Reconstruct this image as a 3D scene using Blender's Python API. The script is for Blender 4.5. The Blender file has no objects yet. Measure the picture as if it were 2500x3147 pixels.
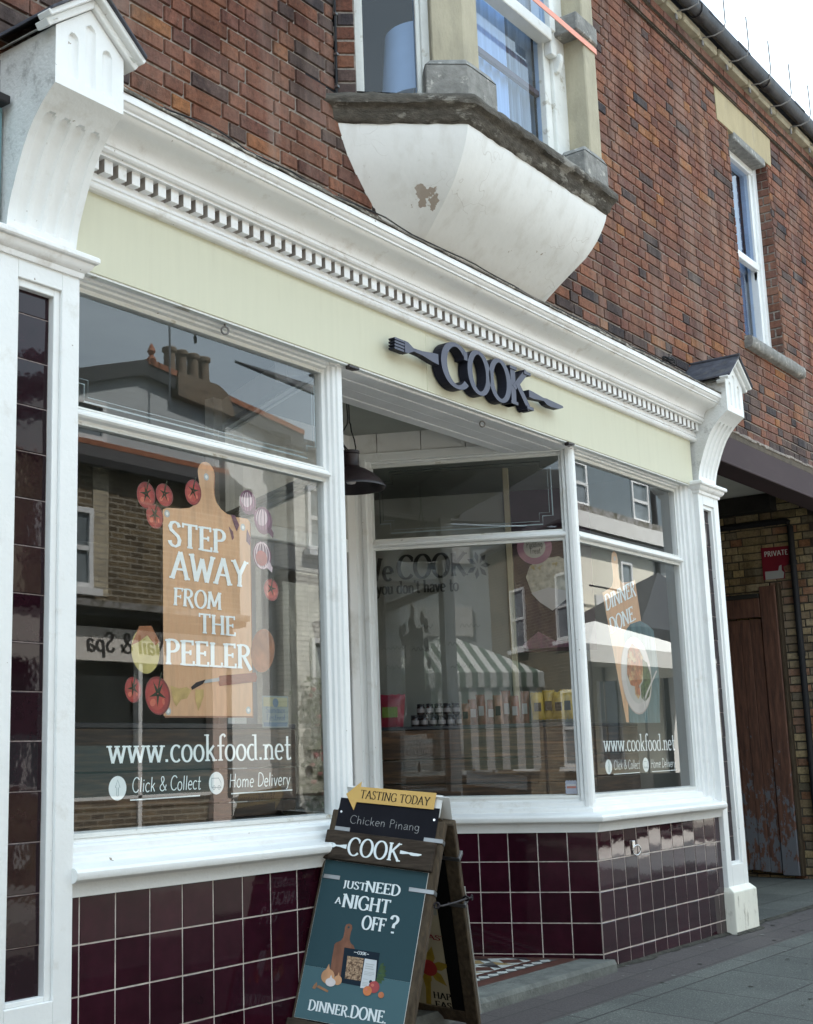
import bpy, bmesh, math, random
from mathutils import Vector, Matrix, noise
R_ = math.radians
rnd = random.Random(7)
S = bpy.context.scene
COL = S.collection
V = Vector

# ------------------------------------------------------------------ camera, world, sun
cd = bpy.data.cameras.new('camera')
cam = bpy.data.objects.new('camera', cd)
COL.objects.link(cam)
cr, cdn, cf = (V((0.62230393, -0.78243013, -0.02325739)), V((0.13343896, 0.13531322, -0.98177613)), V((0.77131826, 0.60785971, 0.18861262)))
cam.matrix_world = Matrix(((cr.x, -cdn.x, -cf.x, -2.94905), (cr.y, -cdn.y, -cf.y, -3.31637), (cr.z, -cdn.z, -cf.z, 1.12425), (0, 0, 0, 1)))
cd.sensor_fit = 'HORIZONTAL'
cd.sensor_width = 36.0
cd.lens = 4090.97 / 2500 * 36
cd.shift_x = (1250 - 973.18) / 2500
cd.shift_y = (1545.17 - 1573.5) / 2500
cd.clip_start = 0.05
cd.clip_end = 3000
S.camera = cam
S.render.resolution_x, S.render.resolution_y = 813, 1024

SUN_EL, SUN_AZ = R_(53), R_(25)      # azimuth from +Y towards +X: the sun stands behind the shop, to the right
W = bpy.data.worlds.new('World')
S.world = W
W.use_nodes = True
nt = W.node_tree
bg = nt.nodes['Background']
sky = nt.nodes.new('ShaderNodeTexSky')
sky.sky_type = 'NISHITA'
sky.sun_disc = False
sky.sun_elevation = SUN_EL
sky.sun_rotation = SUN_AZ
sky.air_density = 1.0
sky.dust_density = 6.0
sky.ozone_density = 1.0
# a bright, nearly closed cloud deck over the clear sky
wtc = nt.nodes.new('ShaderNodeTexCoord')
wmap = nt.nodes.new('ShaderNodeMapping')
wmap.inputs['Scale'].default_value = (1, 1, 2.6)
nt.links.new(wtc.outputs['Generated'], wmap.inputs[0])
wn = nt.nodes.new('ShaderNodeTexNoise')
wn.inputs['Scale'].default_value = 2.4
wn.inputs['Detail'].default_value = 7
nt.links.new(wmap.outputs[0], wn.inputs['Vector'])
wr_ = nt.nodes.new('ShaderNodeValToRGB')
wr_.color_ramp.elements[0].position = 0.30
wr_.color_ramp.elements[0].color = (3.55, 4.6, 5.5, 1)
wr_.color_ramp.elements[1].position = 0.70
wr_.color_ramp.elements[1].color = (5.3, 6.35, 7.1, 1)
nt.links.new(wn.outputs['Fac'], wr_.inputs[0])
wm = nt.nodes.new('ShaderNodeMix')
wm.data_type = 'RGBA'
wm.inputs[0].default_value = 0.85
nt.links.new(sky.outputs[0], wm.inputs[6])
nt.links.new(wr_.outputs[0], wm.inputs[7])
nt.links.new(wm.outputs[2], bg.inputs[0])
bg.inputs[1].default_value = 0.15
sd = bpy.data.lights.new('sun', 'SUN')
sd.energy = 5.0
sd.angle = R_(1.0)
sd.color = (1.0, 0.97, 0.93)
sun = bpy.data.objects.new('sun', sd)
COL.objects.link(sun)
sdir = V((math.sin(SUN_AZ) * math.cos(SUN_EL), math.cos(SUN_AZ) * math.cos(SUN_EL), math.sin(SUN_EL)))
sun.rotation_euler = sdir.to_track_quat('Z', 'Y').to_euler()
S.view_settings.view_transform = 'Standard'
S.view_settings.look = 'None'
S.view_settings.gamma = 1.0
S.view_settings.use_curve_mapping = False
S.view_settings.exposure = 1.62
S.cycles.use_denoising = True
S.cycles.max_bounces = 10
S.cycles.transparent_max_bounces = 16
S.cycles.caustics_reflective = False
S.cycles.sample_clamp_indirect = 6

# ------------------------------------------------------------------ materials
MATS = {}


def newmat(name):
    m = bpy.data.materials.new(name)
    m.use_nodes = True
    MATS[name] = m
    t = m.node_tree
    return m, t, t.nodes['Principled BSDF']


def nd(t, kind, **kw):
    n = t.nodes.new(kind)
    for k, v in kw.items():
        setattr(n, k, v)
    return n


def coords(t, scale=(1, 1, 1), rot=(0, 0, 0)):
    tc = nd(t, 'ShaderNodeTexCoord')
    mp = nd(t, 'ShaderNodeMapping')
    mp.inputs['Scale'].default_value = scale
    mp.inputs['Rotation'].default_value = rot
    t.links.new(tc.outputs['Object'], mp.inputs[0])
    return mp.outputs[0]


def noise_tex(t, vec, scale, detail=5, rough=0.55):
    n = nd(t, 'ShaderNodeTexNoise')
    n.inputs['Scale'].default_value = scale
    n.inputs['Detail'].default_value = detail
    n.inputs['Roughness'].default_value = rough
    t.links.new(vec, n.inputs['Vector'])
    return n.outputs['Fac']


def ramp(t, fac, stops):
    r = nd(t, 'ShaderNodeValToRGB')
    e = r.color_ramp.elements
    while len(e) < len(stops):
        e.new(0.5)
    for i, (p, c) in enumerate(stops):
        e[i].position = p
        e[i].color = (c[0], c[1], c[2], 1) if len(c) == 3 else c
    t.links.new(fac, r.inputs[0])
    return r.outputs[0]


def mixc(t, fac, a, b, mode='MIX'):
    n = nd(t, 'ShaderNodeMix', data_type='RGBA', blend_type=mode)
    for sock, v in ((n.inputs[0], fac), (n.inputs[6], a), (n.inputs[7], b)):
        if hasattr(v, 'is_linked'):
            t.links.new(v, sock)
        elif isinstance(v, (int, float)):
            sock.default_value = v
        else:
            sock.default_value = (v[0], v[1], v[2], 1)
    return n.outputs[2]


def bump(t, p, h, strength, dist=0.01):
    b = nd(t, 'ShaderNodeBump')
    b.inputs['Strength'].default_value = strength
    b.inputs['Distance'].default_value = dist
    t.links.new(h, b.inputs['Height'])
    t.links.new(b.outputs[0], p.inputs['Normal'])


def simple(name, rgb, rough=0.5, vary=0.12, vscale=9, bscale=0, bstr=0, metal=0, dirt=None, dscale=3.0, stretch=(1, 1, 1), dpos=(0.52, 0.75), coat=0, chips=None):
    m, t, p = newmat(name)
    vec = coords(t, stretch)
    n = noise_tex(t, vec, vscale)
    lo = tuple(c * (1 - vary) for c in rgb)
    hi = tuple(min(1, c * (1 + vary)) for c in rgb)
    c = ramp(t, n, [(0.3, lo), (0.7, hi)])
    if dirt:
        n2 = noise_tex(t, vec, dscale, 8, 0.68)
        k = ramp(t, n2, [(dpos[0], (0, 0, 0)), (dpos[1], (1, 1, 1))])
        c = mixc(t, k, c, dirt)
    if chips:
        k = ramp(t, noise_tex(t, coords(t), chips[0], 3, 0.6), [(chips[1], (0, 0, 0)), (chips[1] + .012, (1, 1, 1))])
        c = mixc(t, k, c, chips[2])
    t.links.new(c, p.inputs['Base Color'])
    p.inputs['Specular IOR Level'].default_value = 0.5 if rough < .45 or metal else 0.22
    p.inputs['Roughness'].default_value = rough
    p.inputs['Metallic'].default_value = metal
    p.inputs['Coat Weight'].default_value = coat
    p.inputs['Coat Roughness'].default_value = 0.04
    if bscale:
        bump(t, p, noise_tex(t, vec, bscale, 6), bstr)
    return m


simple('white_paint', (0.80, 0.81, 0.80), 0.40, 0.03, 5, 60, 0.14, dirt=(0.60, 0.58, 0.53), dscale=6, dpos=(0.58, 0.80), chips=(31, .735, (.30, .26, .21)))
simple('cornice_paint', (0.83, 0.83, 0.82), 0.38, 0.03, 4, 45, 0.15, dirt=(0.52, 0.47, 0.41), dscale=7, dpos=(0.56, 0.80), chips=(36, .73, (.33, .29, .24)))
simple('old_white_paint', (0.74, 0.75, 0.72), 0.5, 0.05, 6, 50, 0.3, dirt=(0.40, 0.36, 0.28), dscale=9, dpos=(0.60, 0.70))
simple('grey_soffit', (0.84, 0.84, 0.85), 0.6, 0.06, 6, 40, 0.1, dirt=(0.36, 0.34, 0.33), dpos=(0.6, 0.8))
simple('lobby_white', (0.82, 0.81, 0.79), 0.5, 0.04, 4, 30, 0.08, dirt=(0.55, 0.52, 0.46))
simple('fascia_green', (0.615, 0.60, 0.46), 0.5, 0.02, 3, 80, 0.04, dirt=(0.55, 0.525, 0.395), dscale=1.3, stretch=(9, 1, .8), dpos=(0.56, 0.80))
simple('console_side', (0.66, 0.66, 0.64), 0.7, 0.07, 10, 70, 0.5, dirt=(0.22, 0.21, 0.20), dscale=9, dpos=(0.54, 0.72))
simple('plinth_white', (0.78, 0.77, 0.68), 0.6, 0.05, 8, 40, 0.25, dirt=(0.30, 0.27, 0.22), dscale=14, stretch=(1, 1, 0.35), dpos=(0.56, 0.70))
simple('dentil_shade', (0.30, 0.27, 0.245), 0.7, 0.2, 14, 40, 0.2, dirt=(0.18, 0.16, 0.145), dscale=18)  # shade in the dentil gaps, put into the colour
simple('slate', (0.075, 0.078, 0.095), 0.75, 0.3, 14, 30, 0.4, dirt=(0.16, 0.15, 0.13), dscale=9)
simple('lead', (0.30, 0.29, 0.28), 0.6, 0.15, 10, 30, 0.3, dirt=(0.10, 0.09, 0.06), dscale=8, dpos=(0.45, 0.6))
simple('dirty_lead', (0.12, 0.105, 0.085), 0.85, 0.4, 25, 60, 0.6, dirt=(0.40, 0.36, 0.30), dscale=16, dpos=(0.52, 0.62))
simple('stone_sill', (0.098, 0.088, 0.074), 0.9, 0.4, 18, 60, 0.8, dirt=(0.26, 0.245, 0.215), dscale=5.5, dpos=(0.55, 0.60), stretch=(1, 1, 2.5))
simple('stone_cream', (0.41, 0.37, 0.275), 0.85, 0.12, 12, 90, 0.35, dirt=(0.30, 0.28, 0.22), dscale=5, stretch=(1, 1, 0.4))
simple('stone_grey', (0.24, 0.235, 0.22), 0.9, 0.25, 20, 60, 0.6, dirt=(0.50, 0.48, 0.43), dscale=16, dpos=(0.58, 0.66))
simple('lintel_yellow', (0.40, 0.325, 0.195), 0.8, 0.1, 5, 60, 0.25, dirt=(0.28, 0.24, 0.18), dscale=4, stretch=(2, 1, 0.6), dpos=(0.56, 0.72))
simple('gutter_black', (0.030, 0.028, 0.030), 0.45, 0.3, 12, 30, 0.2, dirt=(0.12, 0.09, 0.06), dscale=9, dpos=(0.6, 0.75))
simple('iron_dark', (0.018, 0.014, 0.016), 0.6, 0.3, 18, 40, 0.1)
simple('lamp_rust', (0.016, 0.009, 0.010), 0.38, 0.4, 22, 50, 0.15, dirt=(0.035, 0.016, 0.012), dscale=18)
simple('chrome', (0.72, 0.72, 0.72), 0.18, 0.05, 8, metal=1)
simple('brass', (0.45, 0.33, 0.15), 0.35, 0.1, 8, metal=1)
simple('steel_dull', (0.26, 0.26, 0.26), 0.35, 0.1, 12, metal=1)
simple('wire_grey', (0.20, 0.19, 0.18), 0.5, 0.1, 8)
simple('cable_black', (0.02, 0.02, 0.022), 0.6, 0.1, 8)
simple('letter_face', (0.105, 0.112, 0.150), 0.5, 0.06, 10)
simple('letter_side', (0.018, 0.019, 0.030), 0.45, 0.1, 10)
simple('beam_brown', (0.050, 0.032, 0.035), 0.75, 0.12, 4, 30, 0.08, dirt=(0.065, 0.048, 0.046), dscale=3, stretch=(0.4, 1, 1))
simple('beam_band', (0.10, 0.080, 0.06), 0.8, 0.3, 12, 50, 0.5)
simple('passage_plaster', (0.62, 0.62, 0.57), 0.8, 0.06, 4)
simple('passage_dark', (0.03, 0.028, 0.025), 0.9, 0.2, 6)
simple('teal_neighbour', (0.17, 0.30, 0.33), 0.35, 0.03, 3)
simple('pale_blue', (0.50, 0.62, 0.68), 0.35, 0.03, 3)
simple('tile_grout', (0.56, 0.50, 0.46), 0.85, 0.22, 30, 50, 0.3, dirt=(0.30, 0.26, 0.23), dscale=12)
simple('mortar', (0.29, 0.255, 0.225), 0.95, 0.35, 40, 80, 0.6, dirt=(0.13, 0.115, 0.105), dscale=3)
simple('old_grout', (0.26, 0.22, 0.21), 0.9, 0.3, 30)
simple('mortar_dark', (0.085, 0.075, 0.06), 0.95, 0.3, 40, 80, 0.6)
simple('sign_wood', (0.050, 0.038, 0.029), 0.6, 0.5, 3, 30, 0.35, stretch=(3, 3, 26), dirt=(0.025, 0.020, 0.016), dscale=4)
simple('frame_wood', (0.075, 0.056, 0.038), 0.65, 0.4, 4, 40, 0.3, stretch=(14, 14, 2), dirt=(0.06, 0.05, 0.04), dscale=5)
simple('black_board', (0.010, 0.010, 0.014), 0.55, 0.2, 6)
simple('board_black_back', (0.006, 0.006, 0.006), 0.6, 0.2, 6)
simple('arrow_yellow', (0.60, 0.38, 0.12), 0.5, 0.03, 6)
simple('card_white', (0.72, 0.72, 0.70), 0.5, 0.02, 6)
simple('print_white', (0.74, 0.79, 0.80), 0.5, 0.02, 6)
simple('print_black', (0.016, 0.015, 0.016), 0.5, 0.02, 6)
simple('print_grey', (0.42, 0.44, 0.44), 0.5, 0.02, 6)
simple('chalk', (0.34, 0.34, 0.34), 0.9, 0.5, 160)
simple('vinyl_white', (0.86, 0.90, 0.90), 0.5, 0.02, 6)
simple('vinyl_line', (0.25, 0.33, 0.36), 0.5, 0.02, 6)
simple('etched', (0.30, 0.36, 0.38), 0.6, 0.05, 6)
simple('etched_dark', (0.05, 0.06, 0.06), 0.6, 0.05, 6)
simple('poster_teal', (0.030, 0.066, 0.078), 0.42, 0.05, 2)
simple('poster_teal_pale', (0.068, 0.132, 0.150), 0.42, 0.05, 2)
simple('box_navy', (0.012, 0.022, 0.034), 0.4, 0.1, 6)
simple('label_white', (0.60, 0.62, 0.64), 0.5, 0.02, 6)
simple('food_beans', (0.36, 0.24, 0.15), 0.5, 0.6, 170, dirt=(0.10, 0.05, 0.03), dscale=120, dpos=(0.5, 0.58))
simple('board_wood', (0.64, 0.38, 0.22), 0.5, 0.16, 3, stretch=(10, 1, 1.6), dirt=(0.50, 0.26, 0.14), dscale=3, dpos=(0.5, 0.75))
simple('board_edge', (0.25, 0.12, 0.07), 0.5, 0.2, 6)
simple('small_board_wood', (0.20, 0.085, 0.05), 0.5, 0.25, 4, stretch=(10, 10, 2))
simple('peeler_wood', (0.22, 0.06, 0.03), 0.4, 0.25, 6, stretch=(2, 1, 12))
simple('tomato', (0.30, 0.022, 0.022), 0.3, 0.3, 14)
simple('tomato_rim', (0.16, 0.012, 0.014), 0.3, 0.2, 14)
simple('tomato_mid', (0.38, 0.045, 0.032), 0.3, 0.25, 12)
simple('tomato_light', (0.55, 0.12, 0.07), 0.3, 0.2, 10)
simple('tomato_orange', (0.50, 0.14, 0.03), 0.3, 0.2, 10)
simple('stalk', (0.035, 0.040, 0.022), 0.6, 0.2, 6)
simple('leaf_print', (0.045, 0.085, 0.035), 0.6, 0.4, 40)
simple('onion_pale', (0.56, 0.42, 0.46), 0.4, 0.2, 16, stretch=(8, 1, 1))
simple('onion_rose', (0.26, 0.10, 0.17), 0.4, 0.3, 14, stretch=(8, 1, 1))
simple('onion_purple', (0.11, 0.028, 0.065), 0.4, 0.35, 14, stretch=(5, 1, 1))
simple('onion_brown', (0.48, 0.24, 0.11), 0.4, 0.25, 12)
simple('garlic', (0.62, 0.56, 0.55), 0.5, 0.1, 20)
simple('mushroom', (0.33, 0.17, 0.09), 0.5, 0.3, 20)
simple('potato', (0.30, 0.12, 0.055), 0.5, 0.35, 14)
simple('potato_peeled', (0.46, 0.38, 0.14), 0.5, 0.2, 12)
simple('peeling', (0.48, 0.33, 0.13), 0.5, 0.3, 14)
simple('plate', (0.52, 0.47, 0.46), 0.3, 0.05, 6)
simple('plate_rim', (0.40, 0.30, 0.27), 0.3, 0.1, 6)
simple('lasagne', (0.34, 0.11, 0.045), 0.5, 0.6, 34, dirt=(0.52, 0.36, 0.17), dscale=22, dpos=(0.52, 0.62))
simple('salad', (0.05, 0.085, 0.03), 0.6, 0.7, 50, dirt=(0.20, 0.24, 0.12), dscale=40, dpos=(0.55, 0.65))
simple('cloth_teal', (0.10, 0.16, 0.17), 0.7, 0.35, 5, stretch=(9, 1, 1))
simple('festival_yellow', (0.24, 0.24, 0.14), 0.6, 0.05, 6)
simple('festival_blue', (0.07, 0.12, 0.18), 0.6, 0.05, 6)
simple('festival_pale', (0.16, 0.20, 0.20), 0.6, 0.05, 6)
simple('shop_wall', (0.30, 0.31, 0.28), 0.8, 0.08, 3)
simple('shop_dark', (0.05, 0.048, 0.045), 0.8, 0.2, 3)
simple('shop_floor', (0.10, 0.085, 0.07), 0.5, 0.2, 4)
simple('menu_grey', (0.23, 0.235, 0.215), 0.5, 0.06, 4)
simple('menu_ink', (0.008, 0.009, 0.009), 0.6, 0.05, 6)
simple('menu_scribble', (0.14, 0.14, 0.13), 0.6, 0.05, 6)
simple('pale_pillar', (0.42, 0.37, 0.26), 0.6, 0.06, 6)
simple('poster_purple', (0.030, 0.012, 0.022), 0.5, 0.3, 6)
simple('badge_pink', (0.36, 0.17, 0.25), 0.5, 0.05, 6)
simple('badge_pale', (0.46, 0.44, 0.42), 0.5, 0.05, 6)
simple('pudding', (0.50, 0.45, 0.37), 0.5, 0.3, 26, dirt=(0.40, 0.30, 0.12), dscale=16, dpos=(0.55, 0.65))
simple('bag_red', (0.22, 0.012, 0.035), 0.3, 0.3, 20)
simple('bag_green', (0.13, 0.20, 0.03), 0.4, 0.2, 20)
simple('packet_brown', (0.15, 0.05, 0.03), 0.35, 0.4, 24)
simple('packet_tan', (0.22, 0.11, 0.07), 0.4, 0.3, 24)
simple('packet_yellow', (0.30, 0.20, 0.015), 0.35, 0.3, 24)
simple('jar_dark', (0.03, 0.018, 0.018), 0.2, 0.2, 10)
simple('jar_label', (0.26, 0.24, 0.24), 0.5, 0.05, 10)
simple('shelf_black', (0.018, 0.02, 0.026), 0.4, 0.2, 5)
simple('stamp_blue', (0.36, 0.40, 0.52), 0.5, 0.1, 60)
simple('stamp_red', (0.45, 0.16, 0.14), 0.5, 0.1, 60)
simple('stamp_white', (0.62, 0.62, 0.62), 0.5, 0.1, 60)
simple('lamp_shade_white', (0.70, 0.69, 0.66), 0.8, 0.04, 8)
simple('curtain', (0.36, 0.35, 0.32), 0.9, 0.35, 4, stretch=(14, 14, 0.4))
simple('net_curtain', (0.30, 0.31, 0.33), 0.9, 0.12, 4, stretch=(22, 22, 0.3))
simple('sky_sheen_net', (0.62, 0.66, 0.70), 0.9, 0.08, 4, stretch=(22, 22, 0.3))
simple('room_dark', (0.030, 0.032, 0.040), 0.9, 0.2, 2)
simple('coral', (0.80, 0.33, 0.24), 0.5, 0.05, 5)
simple('sash_brown', (0.16, 0.075, 0.055), 0.6, 0.2, 10)
simple('mosaic_white', (0.50, 0.52, 0.49), 0.45, 0.12, 20)
simple('mosaic_black', (0.035, 0.035, 0.04), 0.4, 0.2, 20)
simple('mosaic_red', (0.10, 0.045, 0.035), 0.45, 0.2, 20)
simple('mosaic_buff', (0.34, 0.24, 0.11), 0.45, 0.15, 20)
simple('mosaic_grey', (0.13, 0.13, 0.125), 0.45, 0.15, 20)
simple('threshold_stone', (0.125, 0.130, 0.120), 0.85, 0.2, 14, 60, 0.5, dirt=(0.20, 0.21, 0.19), dscale=5, dpos=(0.5, 0.7))
simple('door_grey', (0.20, 0.20, 0.215), 0.45, 0.05, 6)
simple('canvas_white', (0.72, 0.72, 0.68), 0.8, 0.04, 5)
simple('canvas_green', (0.15, 0.20, 0.155), 0.8, 0.05, 5)
simple('render_grey', (0.50, 0.54, 0.55), 0.85, 0.05, 2, 40, 0.2)
simple('render_cream', (0.82, 0.79, 0.67), 0.85, 0.05, 2, 40, 0.2)
simple('render_blue', (0.17, 0.21, 0.235), 0.85, 0.05, 2, 40, 0.2)
simple('render_white', (0.72, 0.72, 0.69), 0.85, 0.05, 2, 40, 0.2)
simple('verge_dark', (0.055, 0.060, 0.066), 0.6, 0.1, 4)
simple('terracotta', (0.34, 0.14, 0.08), 0.8, 0.25, 10)
simple('pot_clay', (0.19, 0.15, 0.11), 0.8, 0.25, 10, dirt=(0.10, 0.09, 0.08), dscale=6)
simple('far_slate', (0.055, 0.053, 0.055), 0.7, 0.35, 6, stretch=(1, 6, 14))
simple('pinkish_paint', (0.56, 0.44, 0.38), 0.6, 0.05, 4)
simple('pane_sky_tone', (0.20, 0.235, 0.25), 0.12, 0.3, 2)  # sky reflection of the far panes put into their base colour
simple('shop_glass_dark', (0.04, 0.045, 0.045), 0.12, 0.2, 2)
simple('teal_panel', (0.07, 0.12, 0.125), 0.5, 0.05, 4)
simple('nail_board', (0.80, 0.76, 0.70), 0.5, 0.04, 2)
simple('sign_ink', (0.06, 0.055, 0.055), 0.5, 0.05, 4)
simple('rose_leaf', (0.055, 0.085, 0.035), 0.7, 0.4, 20)
simple('rose_pink', (0.50, 0.14, 0.17), 0.7, 0.3, 20)
simple('road_asphalt', (0.22, 0.21, 0.19), 0.9, 0.3, 60, 120, 0.5)
simple('bright_road_sheet', (0.55, 0.53, 0.50), 0.9, 0.15, 3)
simple('dark_road_sheet', (0.06, 0.06, 0.06), 0.9, 0.2, 30)
simple('far_pavement', (0.36, 0.35, 0.32), 0.9, 0.2, 6)
simple('ground_far', (0.14, 0.14, 0.13), 0.95, 0.2, 1)
simple('kerb_stone', (0.24, 0.235, 0.22), 0.9, 0.2, 12)
simple('sign_red', (0.22, 0.018, 0.035), 0.5, 0.12, 10)
simple('gum', (0.17, 0.17, 0.16), 0.9, 0.2, 6)
simple('moss', (0.050, 0.048, 0.040), 0.95, 0.5, 30, 80, 0.8)


def brick_mat(name, amt=0.45):
    m, t, p = newmat(name)
    a = nd(t, 'ShaderNodeVertexColor', layer_name='Col')
    vec = coords(t)
    n = noise_tex(t, vec, 42, 9, 0.75)
    k = ramp(t, n, [(0.30, (.38, .36, .36)), (0.47, (.86, .86, .86)), (0.58, (1.08, 1.06, 1.04)), (0.75, (1.5, 1.4, 1.3))])
    c = mixc(t, 1.0, a.outputs['Color'], k, 'MULTIPLY')
    n2 = noise_tex(t, vec, 2.2, 6, 0.6)
    k2 = ramp(t, n2, [(0.45, (0, 0, 0)), (0.75, (0.5, 0.5, 0.5))])
    c = mixc(t, k2, c, (0.27, 0.185, 0.145))
    # old mortar smeared over the faces, pale run-off streaks
    n3 = noise_tex(t, coords(t, (1, 1, 1)), 38, 9, 0.75)
    k3 = ramp(t, n3, [(0.58, (0, 0, 0)), (0.70, (0.35, 0.35, 0.35))])
    c = mixc(t, k3, c, (0.30, 0.23, 0.18))
    n4 = noise_tex(t, coords(t, (2.2, 2.2, 0.22)), 1.5, 5, 0.6)
    k4 = ramp(t, n4, [(0.52, (0, 0, 0)), (0.74, (0.58, 0.58, 0.58))])
    c = mixc(t, k4, c, (0.34, 0.27, 0.23))
    n5 = noise_tex(t, coords(t, (3.2, 3.2, 0.55)), 1.9, 7, 0.65)
    c = mixc(t, 1.0, c, ramp(t, n5, [(0.34, (.55, .53, .53)), (0.52, (1, 1, 1))]), 'MULTIPLY')
    t.links.new(c, p.inputs['Base Color'])
    p.inputs['Roughness'].default_value = 0.92
    p.inputs['Specular IOR Level'].default_value = 0.25
    bump(t, p, noise_tex(t, vec, 95, 9, 0.75), 0.9, 0.009)
    return m


brick_mat('brick')


def tile_mat(name, rgb, wob, spec=.42):
    m, t, p = newmat(name)
    a = nd(t, 'ShaderNodeVertexColor', layer_name='Col')
    vec = coords(t)
    c = mixc(t, 1.0, a.outputs['Color'], ramp(t, noise_tex(t, vec, 14), [(0.3, tuple(x * 0.8 for x in rgb)), (0.7, tuple(x * 1.25 for x in rgb))]), 'MULTIPLY')
    t.links.new(c, p.inputs['Base Color'])
    p.inputs['Roughness'].default_value = 0.035
    p.inputs['Specular IOR Level'].default_value = spec
    bump(t, p, noise_tex(t, vec, 9, 3), wob, 0.01)
    return m


tile_mat('maroon_tile', (0.026, 0.0040, 0.0095), 0.018, .2)
tile_mat('wavy_maroon_tile', (0.026, 0.0040, 0.0095), 0.03, .62)
tile_mat('dark_glaze_tile', (0.014, 0.004, 0.007), 0.05, .3)


def glass_mat(name, boost=1.75, tint=(0.93, 0.96, 0.95)):
    m = bpy.data.materials.new(name)
    m.use_nodes = True
    MATS[name] = m
    t = m.node_tree
    t.nodes.remove(t.nodes['Principled BSDF'])
    out = t.nodes['Material Output']
    tr = nd(t, 'ShaderNodeBsdfTransparent')
    tr.inputs[0].default_value = (*tint, 1)
    gl = nd(t, 'ShaderNodeBsdfGlossy')
    gl.inputs['Roughness'].default_value = 0.0
    fr = nd(t, 'ShaderNodeFresnel')
    ge = nd(t, 'ShaderNodeNewGeometry')
    mi = nd(t, 'ShaderNodeMix', data_type='FLOAT')
    mi.inputs[2].default_value = 1.52
    mi.inputs[3].default_value = 1 / 1.52      # seen from the back the node inverts this again
    t.links.new(ge.outputs['Backfacing'], mi.inputs[0])
    t.links.new(mi.outputs[0], fr.inputs[0])
    mu = nd(t, 'ShaderNodeMath', operation='MULTIPLY', use_clamp=True)
    mu.inputs[1].default_value = boost
    t.links.new(fr.outputs[0], mu.inputs[0])
    vec = coords(t)
    b = nd(t, 'ShaderNodeBump')
    b.inputs['Strength'].default_value = 0.011
    b.inputs['Distance'].default_value = 0.02
    t.links.new(noise_tex(t, vec, 1.6, 2), b.inputs['Height'])
    t.links.new(b.outputs[0], gl.inputs['Normal'])
    mx = nd(t, 'ShaderNodeMixShader')
    t.links.new(mu.outputs[0], mx.inputs[0])
    t.links.new(tr.outputs[0], mx.inputs[1])
    t.links.new(gl.outputs[0], mx.inputs[2])
    t.links.new(mx.outputs[0], out.inputs[0])
    return m


glass_mat('shop_glass', 1.85, (0.97, 0.985, 0.98))
glass_mat('house_glass', 1.25, (0.60, 0.74, 0.95))  # blue tint stands in for blue sky mirrored in the panes


def plank_mat():
    m, t, p = newmat('dark_planks')
    vec = coords(t, (1.2, 1.2, 16))
    n = noise_tex(t, vec, 3.5, 8, 0.65)
    c = ramp(t, n, [(0.3, (0.014, 0.008, 0.005)), (0.5, (0.048, 0.026, 0.014)), (0.74, (0.15, 0.08, 0.038))])
    a = nd(t, 'ShaderNodeVertexColor', layer_name='Col')
    c = mixc(t, 1.0, c, a.outputs['Color'], 'MULTIPLY')
    t.links.new(c, p.inputs['Base Color'])
    p.inputs['Roughness'].default_value = 0.55
    bump(t, p, n, 0.3, 0.004)


plank_mat()


def gate_mat():
    m, t, p = newmat('gate_wood')
    tc = nd(t, 'ShaderNodeTexCoord')
    sx = nd(t, 'ShaderNodeSeparateXYZ')
    t.links.new(tc.outputs['Object'], sx.inputs[0])
    vec = coords(t, (6, 9, 1.2))
    n = noise_tex(t, vec, 4, 8, 0.65)
    c = ramp(t, n, [(0.3, (0.055, 0.025, 0.018)), (0.55, (0.125, 0.055, 0.034)), (0.8, (0.21, 0.10, 0.062))])
    # worn paint: more of it worn to grey wood towards the foot of the gate
    n2 = noise_tex(t, coords(t, (3, 5, 2.2)), 3.2, 9, 0.72)
    ma = nd(t, 'ShaderNodeMapRange')
    ma.inputs['From Min'].default_value = 0.1
    ma.inputs['From Max'].default_value = 1.7
    ma.inputs['To Min'].default_value = 0.13
    ma.inputs['To Max'].default_value = -0.16
    t.links.new(sx.outputs[2], ma.inputs[0])
    ad = nd(t, 'ShaderNodeMath', operation='ADD')
    t.links.new(n2, ad.inputs[0])
    t.links.new(ma.outputs[0], ad.inputs[1])
    k = ramp(t, ad.outputs[0], [(0.565, (0, 0, 0)), (0.60, (1, 1, 1))])
    c = mixc(t, k, c, (0.125, 0.13, 0.145))
    t.links.new(c, p.inputs['Base Color'])
    p.inputs['Roughness'].default_value = 0.7
    bump(t, p, n2, 0.5, 0.006)


gate_mat()


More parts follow.
